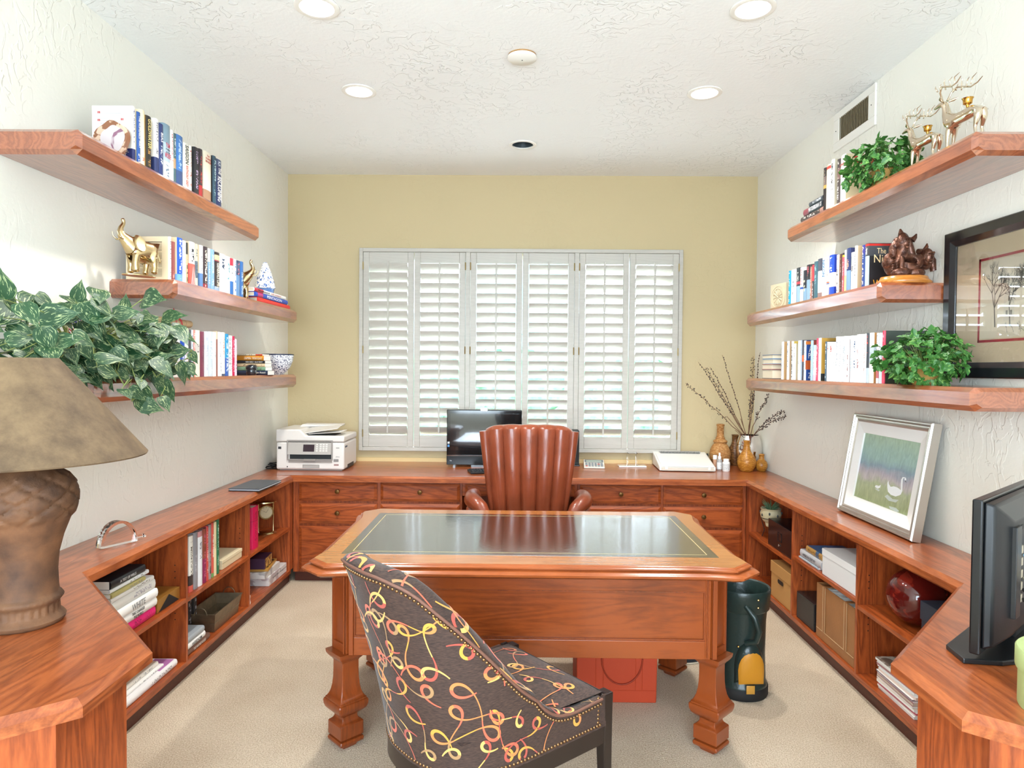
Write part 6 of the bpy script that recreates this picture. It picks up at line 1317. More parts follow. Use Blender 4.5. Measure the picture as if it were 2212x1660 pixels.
b = B(); rect_frame(b, -.052, .068, .020, .044, fx, .003, .003, -1); link('cassette_grip', b, W2, t); link('grip_recess', B().box(-.049, .065, -.0014, -.0008, .023, .041), mat('recess', 'B3AEA7', .5), t)
for x, z, w_, h_, nm2, c_ in ((-.218, .155, .022, .018, 'usb_port', M['dgrey']), (.200, .162, .024, .008, 'card_slot', M['grey']), (.188, .066, .036, .020, 'spec_label', mat('label_grey', '8E8A86', .5)), (.190, .038, .034, .012, 'model_label', mat('label_red', 'A4837E', .5)), (-.163, .024, .007, .009, 'energy_mark', M['dgrey'])): link(nm2, B().box(x - w_ / 2, x + w_ / 2, -.0016, -.0006, z, z + h_), c_, t)
link('side_slot', B().box(hw - .0005, hw + .0012, .03, .09, .165, .178), mat('blue_slot', '4A5A70', .4), t); link('foot_recess', B().box(hw - .0005, hw + .001, .10, .28, .008, .035), M['dgrey'], t); link('feet', B().box(-hw + .02, hw - .02, .02, dp - .02, .0005, .009), W2, t)
lettering('badge', 'plete', .026, .010, frame3((1, 0, 0), (0, 0, 1), (0, -1, 0), (.20, -.0012, .102)), M['dgrey'], t)
# power cables beside the printer
b = B(); r = random.Random(2)
for k in range(5):
    x0, y0 = -1.80 + r.uniform(-.01, .01), 4.90 + r.uniform(-.03, .05); b.tube([(x0 + .028 * math.cos(a * .9 + k) * (1 - .05 * a), y0 + .035 * math.sin(a * .9 + k), HC + .006 + .009 * k + .004 * math.sin(a)) for a in range(9)], .0045, 6)
t = thing('cable_bundle', 'tangle of dark power cables on the worktop left of the printer', 'cables', (-1.80, 4.92, HC)); link('cables', b.xf(Matrix.Translation((1.80 - 0, -4.92, -HC))), M['blackm'], t, smooth=70)
# ---- all-in-one computer
t = thing('desktop_monitor', 'black all-in-one computer monitor standing left of the leather chair on the back worktop', 'monitor', (-.262, 5.09, HC), R(-2)); bk = mat('gloss_black', '0E1416', .08, coat=1)
link('housing', B().box(-.285, .285, 0, .05, .02, .435), bk, t, bevel=.008, seg=3)
link('screen', B().box(-.255, .262, -.0022, .001, .125, .405), mat('display_off', '141A1C', .03, coat=1, spec=.9), t)
link('lower_bezel', B().box(-.283, .283, -.012, .004, .016, .085), mat('bezel_black', '0C1012', .2), t, bevel=.004); link('trim_line', B().box(-.28, .28, -.013, -.010, .086, .089), M['chrome'], t)
link('sticker', B().box(-.277, -.262, -.003, -.001, .15, .168), tm('4A8AC4'), t); link('sticker', B().box(-.277, -.262, -.003, -.001, .175, .19), tm('C9CED4'), t)
lettering('badge', 'hp', .014, .012, frame3((1, 0, 0), (0, 0, 1), (0, -1, 0), (-.25, -.0125, .048)), tm('C9CED4'), t)
b = B()
for s_ in (-1, 1): b.box(s_ * .22 - .008, s_ * .22 + .008, -.05, .0, .0005, .018)
link('foot', b, mat('clear_foot', 'D8DCE0', .1, trans=.7), t); link('stand', B().box(-.10, .10, .03, .14, .0005, .014).prism([(-.05, .014), (.05, .014), (.04, .2), (-.04, .2)], .05, .06, 'y'), bk, t)
link('webcam', B().box(-.03, .025, -.008, .03, .437, .448).box(-.028, .026, -.010, -.006, .424, .437), mat('webcam_white', 'E2E4E6', .35), t, bevel=.003)
t = thing('keyboard', 'black keyboard lying on the back worktop below the monitor', 'keyboard', (-.16, 4.855, HC), R(14)); link('tray', B().box(-.20, .20, -.075, .075, .001, .016), M['black'], t, bevel=.005); b = B()
for j in range(5):
    for i in range(18): b.box(-.190 + i * .0212, -.173 + i * .0212, -.062 + j * .0255, -.043 + j * .0255, .0155, .021)
k_ = link('keys', b, mat('key_black', '2A2C30', .5), t); k_['kind'] = 'stuff'
# speaker behind the chair
t = thing('computer_speaker', 'tall slim black computer tower speaker just right of the leather chair back', 'speaker', (.425, 5.235, HC)); link('cabinet', B().box(-.04, .04, -.05, .07, .012, .275), mat('speaker_teal_black', '1E2C2E', .5), t, bevel=.006); link('base', B().box(-.045, .046, -.056, .075, .0005, .012), M['black'], t, bevel=.002); link('grille', B().box(-.034, .034, -.052, -.0498, .03, .262), M['blackm'], t)
# ---- desk calculator
t = thing('calculator', 'cream desk calculator with grey keys right of the leather chair', 'calculator', (.575, 5.145, HC), R(-4)); cw = mat('calculator_cream', 'DDD9CC', .4)
def wedge(x0, x1, y0, y1, z0, za_, zb_): return B().add([(x0, y0, z0), (x1, y0, z0), (x1, y1, z0), (x0, y1, z0), (x0, y0, za_), (x1, y0, za_), (x1, y1, zb_), (x0, y1, zb_)], [(0, 3, 2, 1), (4, 5, 6, 7), (0, 1, 5, 4), (1, 2, 6, 5), (2, 3, 7, 6), (3, 0, 4, 7)])
link('casing', wedge(-.078, .078, -.085, .085, .001, .012, .048), cw, t, bevel=.004)
zc_ = lambda y: .012 + (y + .085) / .17 * .036
def key(b, x, y, w_, d_, h_=.003): b.add([(x, y, zc_(y)), (x + w_, y, zc_(y)), (x + w_, y + d_, zc_(y + d_)), (x, y + d_, zc_(y + d_)), (x, y, zc_(y) + h_), (x + w_, y, zc_(y) + h_), (x + w_, y + d_, zc_(y + d_) + h_), (x, y + d_, zc_(y + d_) + h_)], [(0, 3, 2, 1), (4, 5, 6, 7), (0, 1, 5, 4), (1, 2, 6, 5), (2, 3, 7, 6), (3, 0, 4, 7)])
b = B(); key(b, -.070, .02, .140, .055, .001); link('display_bezel', b, mat('bezel_slate', '5A646A', .3), t); b = B(); key(b, -.058, .032, .116, .026, .002); link('display', b, mat('lcd_green', 'B4C4B4', .2), t)
b = B(); c2 = B()
for i in range(6):
    for j in range(4): key(c2 if (i, j) in ((0, 0), (4, 2)) else b, -.066 + i * .023, -.072 + j * .021, .017, .014)
link('keys', b, mat('key_grey', '8C9296', .5), t); link('red_keys', c2, tm('C4625A'), t)
# ---- acrylic stand
t = thing('acrylic_stand', 'clear acrylic upright block on a white rectangular base, by the calculator', 'stand', (.872, 5.19, HC)); link('base', B().box(-.105, .105, -.04, .04, .0005, .011), mat('acrylic_white', 'F1EFEA', .1, coat=1), t, bevel=.002)
b = B()
for x in (-.034, .034): b.box(x - .0035, x + .0035, -.018, .018, .011, .108)
b.box(-.036, .036, -.018, .018, .104, .110); link('upright', b, mat('acrylic_clear', 'FFFFFF', .0, trans=1, ior=1.45), t)
# ---- typewriter / labeller with closed lid
t = thing('portable_typewriter', 'off-white portable typewriter with closed sloping lid, on the right part of the back worktop', 'typewriter', (1.25, 5.12, HC), R(-3)); tw = mat('typewriter_white', 'ECEAE2', .35)
link('casing', wedge(-.205, .205, -.16, .20, .004, .035, .105), tw, t, bevel=.008, seg=3)
link('lid', wedge(-.192, .192, -.165, .135, .034, .044, .098), mat('lid_white', 'F4F3EE', .3), t, bevel=.005, seg=2); link('front_band', B().box(-.19, .19, -.1685, -.160, .006, .030), mat('band_cream', 'D6CCBC', .4), t, bevel=.002)
for s_ in (-1, 1): link('latch', B().box(s_ * .155 - .01, s_ * .155 + .01, -.170, -.166, .016, .036), tw, t, bevel=.001)
link('platen_slot', B().box(-.15, .15, .140, .165, .090, .104), mat('slot_shadow', '6A6A66', .6), t); b = B()
for k in range(12): b.box(-.145 + k * .026, -.143 + k * .026, .138, .17, .100, .110)
b.box(-.16, .16, .166, .172, .098, .112); link('paper_bail', b, M['grey'], t); link('platen_knob', B().lathe([(.014, 0), (.014, .012)], n=16).xf(Matrix.Translation((.203, .15, .085)) @ Matrix.Rotation(R(90), 4, 'Y')), M['black'], t)
link('feet', B().box(-.17, .17, -.14, .17, .0004, .005), M['blackm'], t)
# ---- pottery and bottles in the right corner
pot1 = spots('carved_terracotta', 'A9713C', 'C2935C', 60, .5, .6, .3, 3); pot2 = spots('amber_pottery', 'A5691F', 'C68C3A', 45, .52, .35, .5, 4); pot3 = spots('dark_pottery', '5E3A1C', '8A5C30', 40, .52, .4, .5, 3)
def rings(prof, n=36, amp=.0012, fr=900): return prof
t = thing('carved_bottle_vase', 'tall terracotta bottle vase with banded carved neck, behind the small white bottles', 'vase', (1.565, 5.255, HC))
link('body', B().lathe([(.05, 0), (.056, .006), (.074, .05), (.080, .09), (.078, .115), (.066, .150), (.052, .172), (.046, .180), (.050, .186), (.054, .194), (.050, .203), (.040, .208), (.034, .214), (.036, .222), (.030, .228), (.027, .24), (.025, .31), (.030, .316), (.030, .328), (.022, .330), (.020, .31)], n=36, cap=False), pot1, t, smooth=50)
b = B()
for z in (.236, .252, .268, .284, .300): b.lathe([(.0262, z - .002), (.0285, z), (.0262, z + .002)], n=30, cap=False)
for z, r_ in ((.13, .0745), (.06, .0772), (.10, .0805)): b.lathe([(r_, z - .002), (r_ + .002, z), (r_, z + .002)], n=36, cap=False)
link('carved_bands', b, pot1, t, smooth=50)
t = thing('dark_bottle_vase', 'dark brown bellied pottery vase standing just behind the silver vase, left side', 'vase', (1.70, 5.315, HC)); link('body', B().lathe([(.03, 0), (.042, .04), (.046, .09), (.05, .13), (.030, .165), (.024, .19), (.025, .235), (.030, .24), (.026, .242), (.001, .20)], n=32), pot3, t, smooth=50)
t = thing('silver_vase', 'round mirror-polished silver vase holding the dried branches, in the right back corner', 'vase', (1.757, 5.165, HC)); link('body', B().lathe([(.045, 0), (.055, .006), (.078, .05), (.092, .10), (.096, .14), (.092, .19), (.080, .235), (.073, .255), (.070, .255), (.078, .230), (.088, .19), (.09, .14), (.05, .02), (.001, .012)], n=48, sy=.9, cap=False), M['chrome'], t, smooth=60)
t = thing('amber_bottle_vase', 'amber pottery bottle vase with a tall neck, in front of the silver vase', 'vase', (1.690, 5.015, HC)); link('body', B().lathe([(.038, 0), (.044, .004), (.060, .03), (.068, .065), (.064, .095), (.046, .125), (.030, .150), (.023, .175), (.022, .215), (.025, .219), (.025, .227), (.018, .229), (.001, .20)], n=36), pot2, t, smooth=50)
b = B()
for z, r_ in ((.088, .066), (.096, .0635), (.150, .0302)): b.lathe([(r_, z - .001), (r_ + .0014, z), (r_, z + .001)], n=36, cap=False)
link('incised_rings', b, pot2, t, smooth=50)
t = thing('small_bottle_vase', 'smallest amber pottery bottle, by the right wall corner', 'vase', (1.806, 5.03, HC)); link('body', B().lathe([(.026, 0), (.031, .004), (.042, .03), (.044, .05), (.036, .072), (.022, .086), (.018, .092), (.019, .118), (.022, .122), (.020, .126), (.001, .11)], n=32), pot2, t, smooth=50)
wl = mat('bottle_white', 'F0EEEA', .3)
t = thing('pill_bottle', 'short white pill bottle with grey printed label, right of the typewriter', 'bottle', (1.535, 5.00, HC)); link('bottle_body', B().lathe([(.025, .0005), (.027, .003), (.027, .062), (.024, .070), (.020, .072)], n=28), wl, t, smooth=40); link('cap', B().lathe([(.021, .072), (.021, .090), (.019, .092), (.001, .092)], n=28), wl, t, smooth=40)
link('label', B().lathe([(.0273, .010), (.0273, .058)], n=28, cap=False), spots('pill_label', 'DEDDDA', '8A8A8E', 260, .56, .5), t, smooth=40)
t = thing('spray_bottle', 'small clear spray bottle with white pump, second from the typewriter', 'bottle', (1.502, 5.055, HC)); link('bottle_body', B().lathe([(.019, .0005), (.020, .003), (.020, .07), (.016, .082), (.010, .084)], n=24), mat('frosted', 'D8D6D2', .2, trans=.5), t, smooth=40); link('pump', B().lathe([(.012, .084), (.012, .102), (.007, .106), (.007, .128), (.004, .130), (.001, .130)], n=20), wl, t, smooth=40); link('label', B().lathe([(.0203, .01), (.0203, .06)], n=24, cap=False), spots('spray_label', 'E8E8E6', '8C8E92', 240, .6, .5), t, smooth=40)
t = thing('lotion_bottle', 'slim peach bottle with a white cap, right beside the typewriter', 'bottle', (1.498, 5.155, HC)); link('bottle_body', B().lathe([(.015, .0005), (.016, .003), (.016, .068), (.001, .070)], n=20), mat('peach', 'D9A988', .4), t, smooth=40); link('cap', B().lathe([(.0165, .069), (.0165, .098), (.015, .1), (.001, .1)], n=20), wl, t, smooth=40)
# dried branches
t = thing('dried_branches', 'bare brown twigs with dark buds spreading from the silver vase', 'branches', (1.74, 5.14, HC)); bt = B(); bb = B(); r = random.Random(5); o_ = Vector((1.74, 5.14, HC))
V0 = Vector((1.745, 5.15, HC + .21))
tips = [((1509, 783), 5.18, 'w'), ((1480, 828), 5.10, 'b'), ((1524, 795), 5.14, 'b'), ((1535, 793), 5.2, 'w'), ((1560, 767), 5.2, 'w'), ((1642, 762), 5.19, 'w'), ((1628, 770), 5.12, 'b'), ((1680, 853), 5.00, 'b'), ((1714, 888), 4.70, 'b'), ((1705, 900), 4.66, 'b'), ((1627, 850), 5.16, 'b')]
for (px, py), yy, kd in tips:
    T_ = at(px, py, 'y', yy); T_.x = min(T_.x, 1.842); pts = []
    for k in range(13):
        u = k / 12; sag = math.sin(math.pi * u) * .035; q = V0.lerp(T_, u) + Vector((0, 0, sag if kd == 'b' and py > 840 else sag * .3)) + Vector((r.uniform(-1, 1), r.uniform(-1, 1), r.uniform(-1, 1))) * .004; pts.append(q)
    bt.tube([p_ - o_ for p_ in pts], [.003 - .0018 * k / 12 for k in range(13)], 5)
    n_ = 46 if kd == 'b' else 20
    for k in range(n_):
        u = .35 + .65 * k / n_; i = min(11, int(u * 12)); q = pts[i].lerp(pts[i + 1], u * 12 - i); off = Vector((r.uniform(-1, 1), r.uniform(-1, 1), r.uniform(-1, 1))).normalized() * ((.010 + .008 * r.random()) if kd == 'b' else .004)
        if (q + off).x > 1.850: off.x = -abs(off.x)
        bb.sphere(q + off - o_, .0038 if kd == 'b' else .0042, .0038, .0045 if kd == 'b' else .006, 6, 4)
        if kd == 'b': bt.tube([q - o_, q + off - o_], .0006, 3)
for px, py, yy in ((1600, 905, 5.1), (1588, 930, 5.05), (1570, 900, 5.12)): bt.tube([V0 - o_, at(px, py, 'y', yy) - o_], .002, 5)
link('twigs', bt, mat('twig_brown', '6A4330', .7), t, smooth=60); k_ = link('buds', bb, mat('bud_dark', '3E3230', .5), t, smooth=80); k_['kind'] = 'stuff'
# ---- leaning swan painting
t = thing('framed_painting', 'silver-framed painting of two white swans leaning on the right wall', 'painting', M=Matrix.Translation((1.757, 3.297, HC)) @ Matrix.Rotation(R(-90), 4, 'Z') @ Matrix.Rotation(R(-9.3), 4, 'X'))
PWd, PH = .345, .525; sf = mat('silver_gilt', 'C4BDB4', .3, metal=.85)
prof = [(0, 0), (0, -.038), (.004, -.046), (.010, -.046), (.013, -.038), (.018, -.042), (.024, -.042), (.027, -.034), (.034, -.036), (.040, -.030), (.042, 0)]
def mitre(prof, hw, h, m_):
    b = B(); n = len(prof)
    for o_, y_ in prof: b.v += [Vector((-hw + o_, y_, o_)), Vector((hw - o_, y_, o_)), Vector((hw - o_, y_, h - o_)), Vector((-hw + o_, y_, h - o_))]
    for i in range(n - 1):
        for k in range(4): b.f.append((4 * i + k, 4 * i + (k + 1) % 4, 4 * i + 4 + (k + 1) % 4, 4 * i + 4 + k)); b.m.append(0)
    return b
link('frame', mitre(prof, PWd, PH, 0), sf, t); link('liner', mitre([(.040, -.001), (.040, -.030), (.095, -.022), (.095, -.012), (.095, -.001)], PWd, PH, 0), mat('linen_liner', 'F0EEEA', .6), t)
pm = bpy.data.materials.new('swan_pond_paint'); pm.use_nodes = True; nt = pm.node_tree; p = nt.nodes['Principled BSDF']; L = nt.links.new; tc = N(nt, 'ShaderNodeTexCoord'); sg = N(nt, 'ShaderNodeSeparateXYZ'); L(tc.outputs['Generated'], sg.inputs[0])
mp = N(nt, 'ShaderNodeMapping'); mp.inputs['Scale'].default_value = (26, 1, 6); mp.inputs['Rotation'].default_value = (0, R(14), 0); L(tc.outputs['Generated'], mp.inputs[0]); nz = N(nt, 'ShaderNodeTexNoise', i_Scale=1.0, i_Detail=6.0, i_Distortion=1.2); L(mp.outputs[0], nz.inputs[0])
n3 = N(nt, 'ShaderNodeTexNoise', i_Scale=4.0, i_Detail=5.0); L(tc.outputs['Generated'], n3.inputs[0]); ad = N(nt, 'ShaderNodeMath', operation='MULTIPLY_ADD', n1=.35, n2=-.17); L(n3.outputs['Fac'], ad.inputs[0]); a2 = N(nt, 'ShaderNodeMath', operation='ADD'); L(ad.outputs[0], a2.inputs[0]); L(sg.outputs['Z'], a2.inputs[1])
cr = N(nt, 'ShaderNodeValToRGB'); e = cr.color_ramp.elements; e[0].position = 0; e[0].color = hexc('9CA577'); e[1].position = 1; e[1].color = hexc('9FB59A')
for ps_, c_ in ((.28, 'A9B08A'), (.36, 'B9AFAE'), (.46, 'A89FA8'), (.56, '7F94A0'), (.72, '93AFA6')): q = e.new(ps_); q.color = hexc(c_)
L(a2.outputs[0], cr.inputs[0]); mx = N(nt, 'ShaderNodeMixRGB', blend_type='OVERLAY'); mx.inputs[0].default_value = .4; L(cr.outputs[0], mx.inputs[1]); L(nz.outputs['Fac'], mx.inputs[2]); L(mx.outputs[0], p.inputs['Base Color']); p.inputs['Roughness'].default_value = .4
cx0, cz0, cw_, ch_ = -PWd + .095, .095, 2 * PWd - .19, PH - .19
cv = link('canvas', B().box(cx0, cx0 + cw_, -.013, -.008, cz0, cz0 + ch_), pm, t)
def blot(pts, y_): return B().add([(cx0 + u * cw_, y_, cz0 + v * ch_) for u, v in pts], [tuple(range(len(pts)))])
sw = B(); yv = -.0134
body = [(.60, .23), (.66, .20), (.74, .20), (.80, .235), (.82, .27), (.80, .31), (.74, .33), (.68, .33), (.63, .31), (.59, .34), (.575, .39), (.565, .35), (.575, .29)]
sw.join(blot(body, yv)); nk = [(.80, .24), (.815, .30), (.80, .38), (.79, .45), (.805, .49), (.835, .485), (.845, .455)]; n0 = len(sw.v)
for i, (u, v) in enumerate(nk): sw.v += [Vector((cx0 + (u - .012) * cw_, yv - .0001, cz0 + v * ch_)), Vector((cx0 + (u + .014) * cw_, yv - .0001, cz0 + (v + .006) * ch_))]
for i in range(len(nk) - 1): sw.f.append((n0 + 2 * i, n0 + 2 * i + 1, n0 + 2 * i + 3, n0 + 2 * i + 2)); sw.m.append(0)
sw.join(blot([(.36, .235), (.42, .225), (.455, .25), (.46, .29), (.45, .285), (.43, .27), (.37, .265)], yv))
link('swans', sw, tm('EEF0F0'), cv); rf = B(); rf.join(blot([(.60, .19), (.70, .15), (.80, .17), (.76, .12), (.64, .11), (.56, .15)], yv)); rf.join(blot([(.36, .21), (.44, .19), (.46, .215), (.40, .225)], yv)); rf.join(blot([(.66, .04), (.78, .05), (.84, .02), (.80, .0), (.68, .01)], yv)); link('reflections', rf, tm('C6CEC6'), cv); link('beak', blot([(.845, .455), (.87, .43), (.84, .44)], yv), tm('5A4A44'), cv)
# ---- black framed drawing on the right wall
t = thing('framed_drawing', 'large black-framed drawing of bare trees and a house with a red mat line, right wall', 'picture', (XR - .001, 2.36, 1.487)); FW, FH = .60, .617
def mitre_y(prof, hw, h):
    b = B(); n = len(prof)
    for o_, d_ in prof: b.v += [Vector((-d_, hw - o_, o_)), Vector((-d_, -hw + o_, o_)), Vector((-d_, -hw + o_, h - o_)), Vector((-d_, hw - o_, h - o_))]
    for i in range(n - 1):
        for k in range(4): b.f.append((4 * i + k, 4 * i + (k + 1) % 4, 4 * i + 4 + (k + 1) % 4, 4 * i + 4 + k)); b.m.append(0)
    return b
link('frame', mitre_y([(0, 0), (0, .024), (.004, .028), (.040, .028), (.062, .016), (.064, .004)], FW, FH), mat('satin_black', '16181C', .28, coat=.5), t)
bd = link('mat_board', B().box(-.008, -.004, -FW + .06, FW - .06, .06, FH - .06), mat('beige_mat', 'D2BFA2', .8), t)
b = B()
for a in ((-.40, .40, .142, .152), (-.40, .40, .468, .478), (-.40, -.39, .142, .478), (.39, .40, .142, .478)): b.box(-.0086, -.008, *a)
link('red_line', b, tm('A8323C'), bd); pd = link('drawing', B().box(-.0085, -.008, -.385, .385, .157, .463), mat('sketch_paper', 'D9CDB6', .8), bd)
b = B(); r = random.Random(8)
def branch(b, y, z, a, l_, w_, d):
    y1, z1 = y + math.cos(a) * l_, z + math.sin(a) * l_
    if not (-.38 < y1 < .38 and .16 < z1 < .46): return
    nx_, nz_ = -math.sin(a) * w_, math.cos(a) * w_; b.add([(-.0092, y + nx_, z + nz_), (-.0092, y - nx_, z - nz_), (-.0092, y1 - nx_ * .6, z1 - nz_ * .6), (-.0092, y1 + nx_ * .6, z1 + nz_ * .6)], [(0, 1, 2, 3)])
    if d:
        for k in range(3): branch(b, y1, z1, a + r.uniform(-.7, .7), l_ * r.uniform(.6, .85), w_ * .65, d - 1)
for yb_ in (.30, .22, .08, -.10, -.26): branch(b, yb_, .20, R(90) + r.uniform(-.15, .15), .075, .0035, 5)
for k in range(16): branch(b, r.uniform(-.3, .33), .175, r.uniform(.6, 2.4), .018, .0008, 2)
link('trees', b, tm('5C5348'), pd); b = B(); b.prism([(.255, .22), (.20, .22), (.20, .31), (.2275, .35), (.255, .31)], -.0090, -.0086, 'x'); link('house', b, tm('CFC6B2'), pd); b = B()
for y_, z_ in ((.215, .24), (.238, .24), (.226, .295)): b.box(-.0094, -.009, y_ - .005, y_ + .005, z_, z_ + .02)
link('house_windows', b, tm('6A6256'), pd)
link('glazing', B().box(-.0125, -.0115, -FW + .062, FW - .062, .062, FH - .062), mat('picture_glass', 'FFFFFF', 0, trans=1, ior=1.45), t)
# ---- television on the right worktop
a_ = math.atan2(.47, .53); t = thing('television', 'black flat television seen from behind at the right edge, cables at its back', 'television', (1.165, 1.72, HC), a_)
pb = mat('tv_black', '1A1B1D', .35); wdt = .68
link('bezel', B().box(0, wdt, -.012, .012, .028, .425), mat('tv_bezel', '101113', .25), t, bevel=.004)
b = B().loft([[(.012, -.012, .04), (wdt - .012, -.012, .04), (wdt - .012, -.012, .418), (.012, -.012, .418)], [(.02, -.034, .05), (wdt - .02, -.034, .05), (wdt - .02, -.034, .412), (.02, -.034, .412)], [(.075, -.062, .075), (wdt - .075, -.062, .075), (wdt - .075, -.062, .37), (.075, -.062, .37)]]); link('back_shell', b, pb, t, bevel=.006, seg=3, smooth=40)
link('side_module', B().box(.070, .115, -.070, -.05, .12, .355), M['black'], t, bevel=.002); b = B()
for k in range(14): b.box(.14 + k * .03, .155 + k * .03, -.0635, -.061, .34, .352)
link('vents', b, M['blackm'], t); b = B()
for k in range(5): b.box(.135, .15, -.066, -.061, .15 + k * .032, .17 + k * .032)
link('ports', b, mat('port_cream', 'A89C86', .4), t); link('screen', B().box(.02, wdt - .02, .0115, .0135, .06, .405), mat('tv_screen', '0C0E10', .05, coat=1), t)
for pts, c_, nm2 in (([(.15, -.07, .27), (.20, -.10, .285), (.30, -.12, .29), (.42, -.11, .28)], mat('cable_blue', '8FB6CC', .4), 'cable'), ([(.145, -.07, .18), (.20, -.11, .20), (.24, -.12, .12), (.20, -.11, .03), (.3, -.12, .01)], M['blackm'], 'cable'), ([(.145, -.07, .21), (.18, -.12, .23), (.23, -.13, .16), (.30, -.12, .2)], mat('cable_cream', 'B8AB90', .5), 'cable'), ([(.145, -.07, .155), (.22, -.13, .17), (.27, -.13, .09), (.36, -.12, .012)], M['blackm'], 'cable')): link(nm2, B().tube(pts, .006, 8), c_, t, smooth=70)
link('stand_neck', B().box(.26, .40, -.03, .01, .012, .06), pb, t, bevel=.004); link('stand_foot', B().prism([(.05, -.05), (.12, -.09), (.55, -.09), (.60, .0), (.55, .08), (.06, .08), (-.01, .02)], .0005, .014, 'z'), pb, t, bevel=.003)
# ---- round green gift box
t = thing('round_gift_box', 'round pale green box with lid and white round label, at the right edge', 'box', (1.235, 1.475, HC)); gm = mat('sage_card', 'A9B77C', .6, bump=.1)
link('box_body', B().lathe([(.112, .0005), (.113, .003), (.113, .10), (.001, .10)], n=48), gm, t, smooth=40); link('lid', B().lathe([(.118, .085), (.119, .088), (.119, .128), (.116, .132), (.001, .133)], n=48), gm, t, smooth=40); link('label', B().lathe([(.055, .133), (.055, .1345), (.001, .1345)], n=40), M['wpaper'], t)
# ================================================================ THINGS ON THE FLOOR
t = thing('storage_tote', 'orange-red tote box with drooping handle strap under the desk', 'box', (.452, 3.14, 0)); om = mat('vermilion', 'B8401E', .55, bump=.1, bscale=90)
link('box_body', B().loft([[(-.180, -.11, .0005), (.180, -.11, .0005), (.180, .11, .0005), (-.180, .11, .0005)], [(-.184, -.115, .34), (.184, -.115, .34), (.184, .115, .34), (-.184, .115, .34)]]), om, t, bevel=.005, seg=2)
b = B()
for a in ((-.184, -.1125, -.1105, .03, .052), ): pass
ys = lambda z: -.1105 - .005 * z / .34
b.tube([(-.178, ys(.058) - .0005, .058), (.178, ys(.058) - .0005, .058)], .0015, 4)
for x in (-.095, -.062, .085, .115): b.tube([(x, ys(.06) - .0005, .06), (x, ys(.33) - .0005, .33)], .0012, 4)
link('seams', b, om, t); link('handle', B().tube([(.022 + .092 * math.cos(math.pi + math.pi * k / 16), ys(.2) - .003, .205 + .0 - .118 * math.sin(math.pi * k / 16)) for k in range(17)], .0036, 6), mat('vermilion_dark', '963014', .5), t, smooth=70)
b = B()
for x in (-.070, .114): b.add([(x - .018, ys(.24) - .001, .235), (x + .018, ys(.24) - .001, .235), (x, ys(.2) - .001, .203)], [(0, 1, 2)])
link('grommets', b, mat('grommet', '5A2010', .6), t)
t = thing('golf_bag', 'dark green leather golf bag with yellow pocket, standing behind the right desk leg', 'golf bag', (1.055, 3.17, 0)); gl = mat('green_leather', '1E2E2A', .38, bump=.35, bscale=70, coat=.2)
link('barrel', B().lathe([(.112, .0005), (.118, .01), (.120, .05), (.118, .06), (.112, .068), (.108, .20), (.110, .35), (.116, .42), (.122, .46), (.125, .49), (.118, .495), (.108, .47), (.10, .2), (.001, .05)], n=44, cap=False), gl, t, smooth=50)
link('cuff', B().lathe([(.119, .40), (.124, .405), (.128, .47), (.130, .492), (.126, .50), (.120, .494)], n=44, cap=False), gl, t, smooth=50)
link('base_cap', B().lathe([(.120, .0004), (.124, .008), (.124, .045), (.118, .052)], n=44, cap=False), M['blackm'], t, smooth=50)
b = B(); 
def barrel_patch(b, outl, r0, bulge, n=9):
    pts = []
    for a, z in outl: pts.append((r0 * math.sin(a), -r0 * math.cos(a), z))
    c = (sum(a for a, z in outl) / len(outl), sum(z for a, z in outl) / len(outl)); ringsx = []
    for k in range(n):
        f = 1 - k / (n - 1) * .98; r_ = r0 + bulge * math.sqrt(max(0, 1 - f ** 2)); ringsx.append([(r_ * math.sin(c[0] + (a - c[0]) * f), -r_ * math.cos(c[0] + (a - c[0]) * f), c[1] + (z - c[1]) * f) for a, z in outl])
    b.loft(ringsx)
arch = [(-.62, .075), (.62, .075)] + [(.62 * math.cos(x), .16 + .115 * math.sin(x)) for x in [k * math.pi / 10 for k in range(11)]]
arch = [(a + .05, z) for a, z in arch]
barrel_patch(b, arch, .110, .030); link('ball_pocket', b, gl, t, smooth=60)
b = B(); fl_ = [(-.42, .085), (.46, .085)] + [(.02 + .46 * math.cos(x), .15 + .085 * math.sin(x)) for x in [k * math.pi / 10 for k in range(11)]]; barrel_patch(b, [(a + .05, z) for a, z in fl_], .136, .008); link('yellow_flap', b, mat('mustard', 'C8861E', .5), t, smooth=60)
b = B(); barrel_patch(b, [(-.12, .045), (.16, .045), (.16, .084), (-.12, .084)], .137, .004); link('flap_tab', b, mat('mustard_tab', 'C08A34', .5), t, smooth=60)
link('strap', B().tube([(-.02, -.118, .44), (.01, -.150, .40), (.03, -.156, .34), (.02, -.146, .29), (-.02, -.120, .27)], [.011, .013, .014, .013, .010], 10), gl, t, smooth=70)
b = B()
for x, z in ((.035, .47), (.035, .435), (.0, .275), (-.05, .255)): b.sphere((x, -.124 if z > .4 else -.118, z), .005, n=8, h=6)
link('rivets', b, M['brass'], t)
t = thing('slipper', 'dark slipper with a pale sole lying under the desk by the golf bag', 'shoe', (.855, 3.475, 0), R(8)); o_ = [(.105 * math.cos(2 * math.pi * k / 28) , .040 * math.sin(2 * math.pi * k / 28) * (1 + .25 * math.cos(2 * math.pi * k / 28))) for k in range(28)]
link('sole', B().prism([(x * 1.04, y * 1.08) for x, y in o_], .001, .010), mat('sole_cream', 'CDBFA8', .7), t, bevel=.002); link('upper', B().loft([[(x * s_, y * s_, z) for x, y in o_] for s_, z in ((1, .010), (1.0, .022), (.92, .036), (.75, .044), (.5, .044))]), mat('navy_suede', '23262C', .7), t, smooth=50)
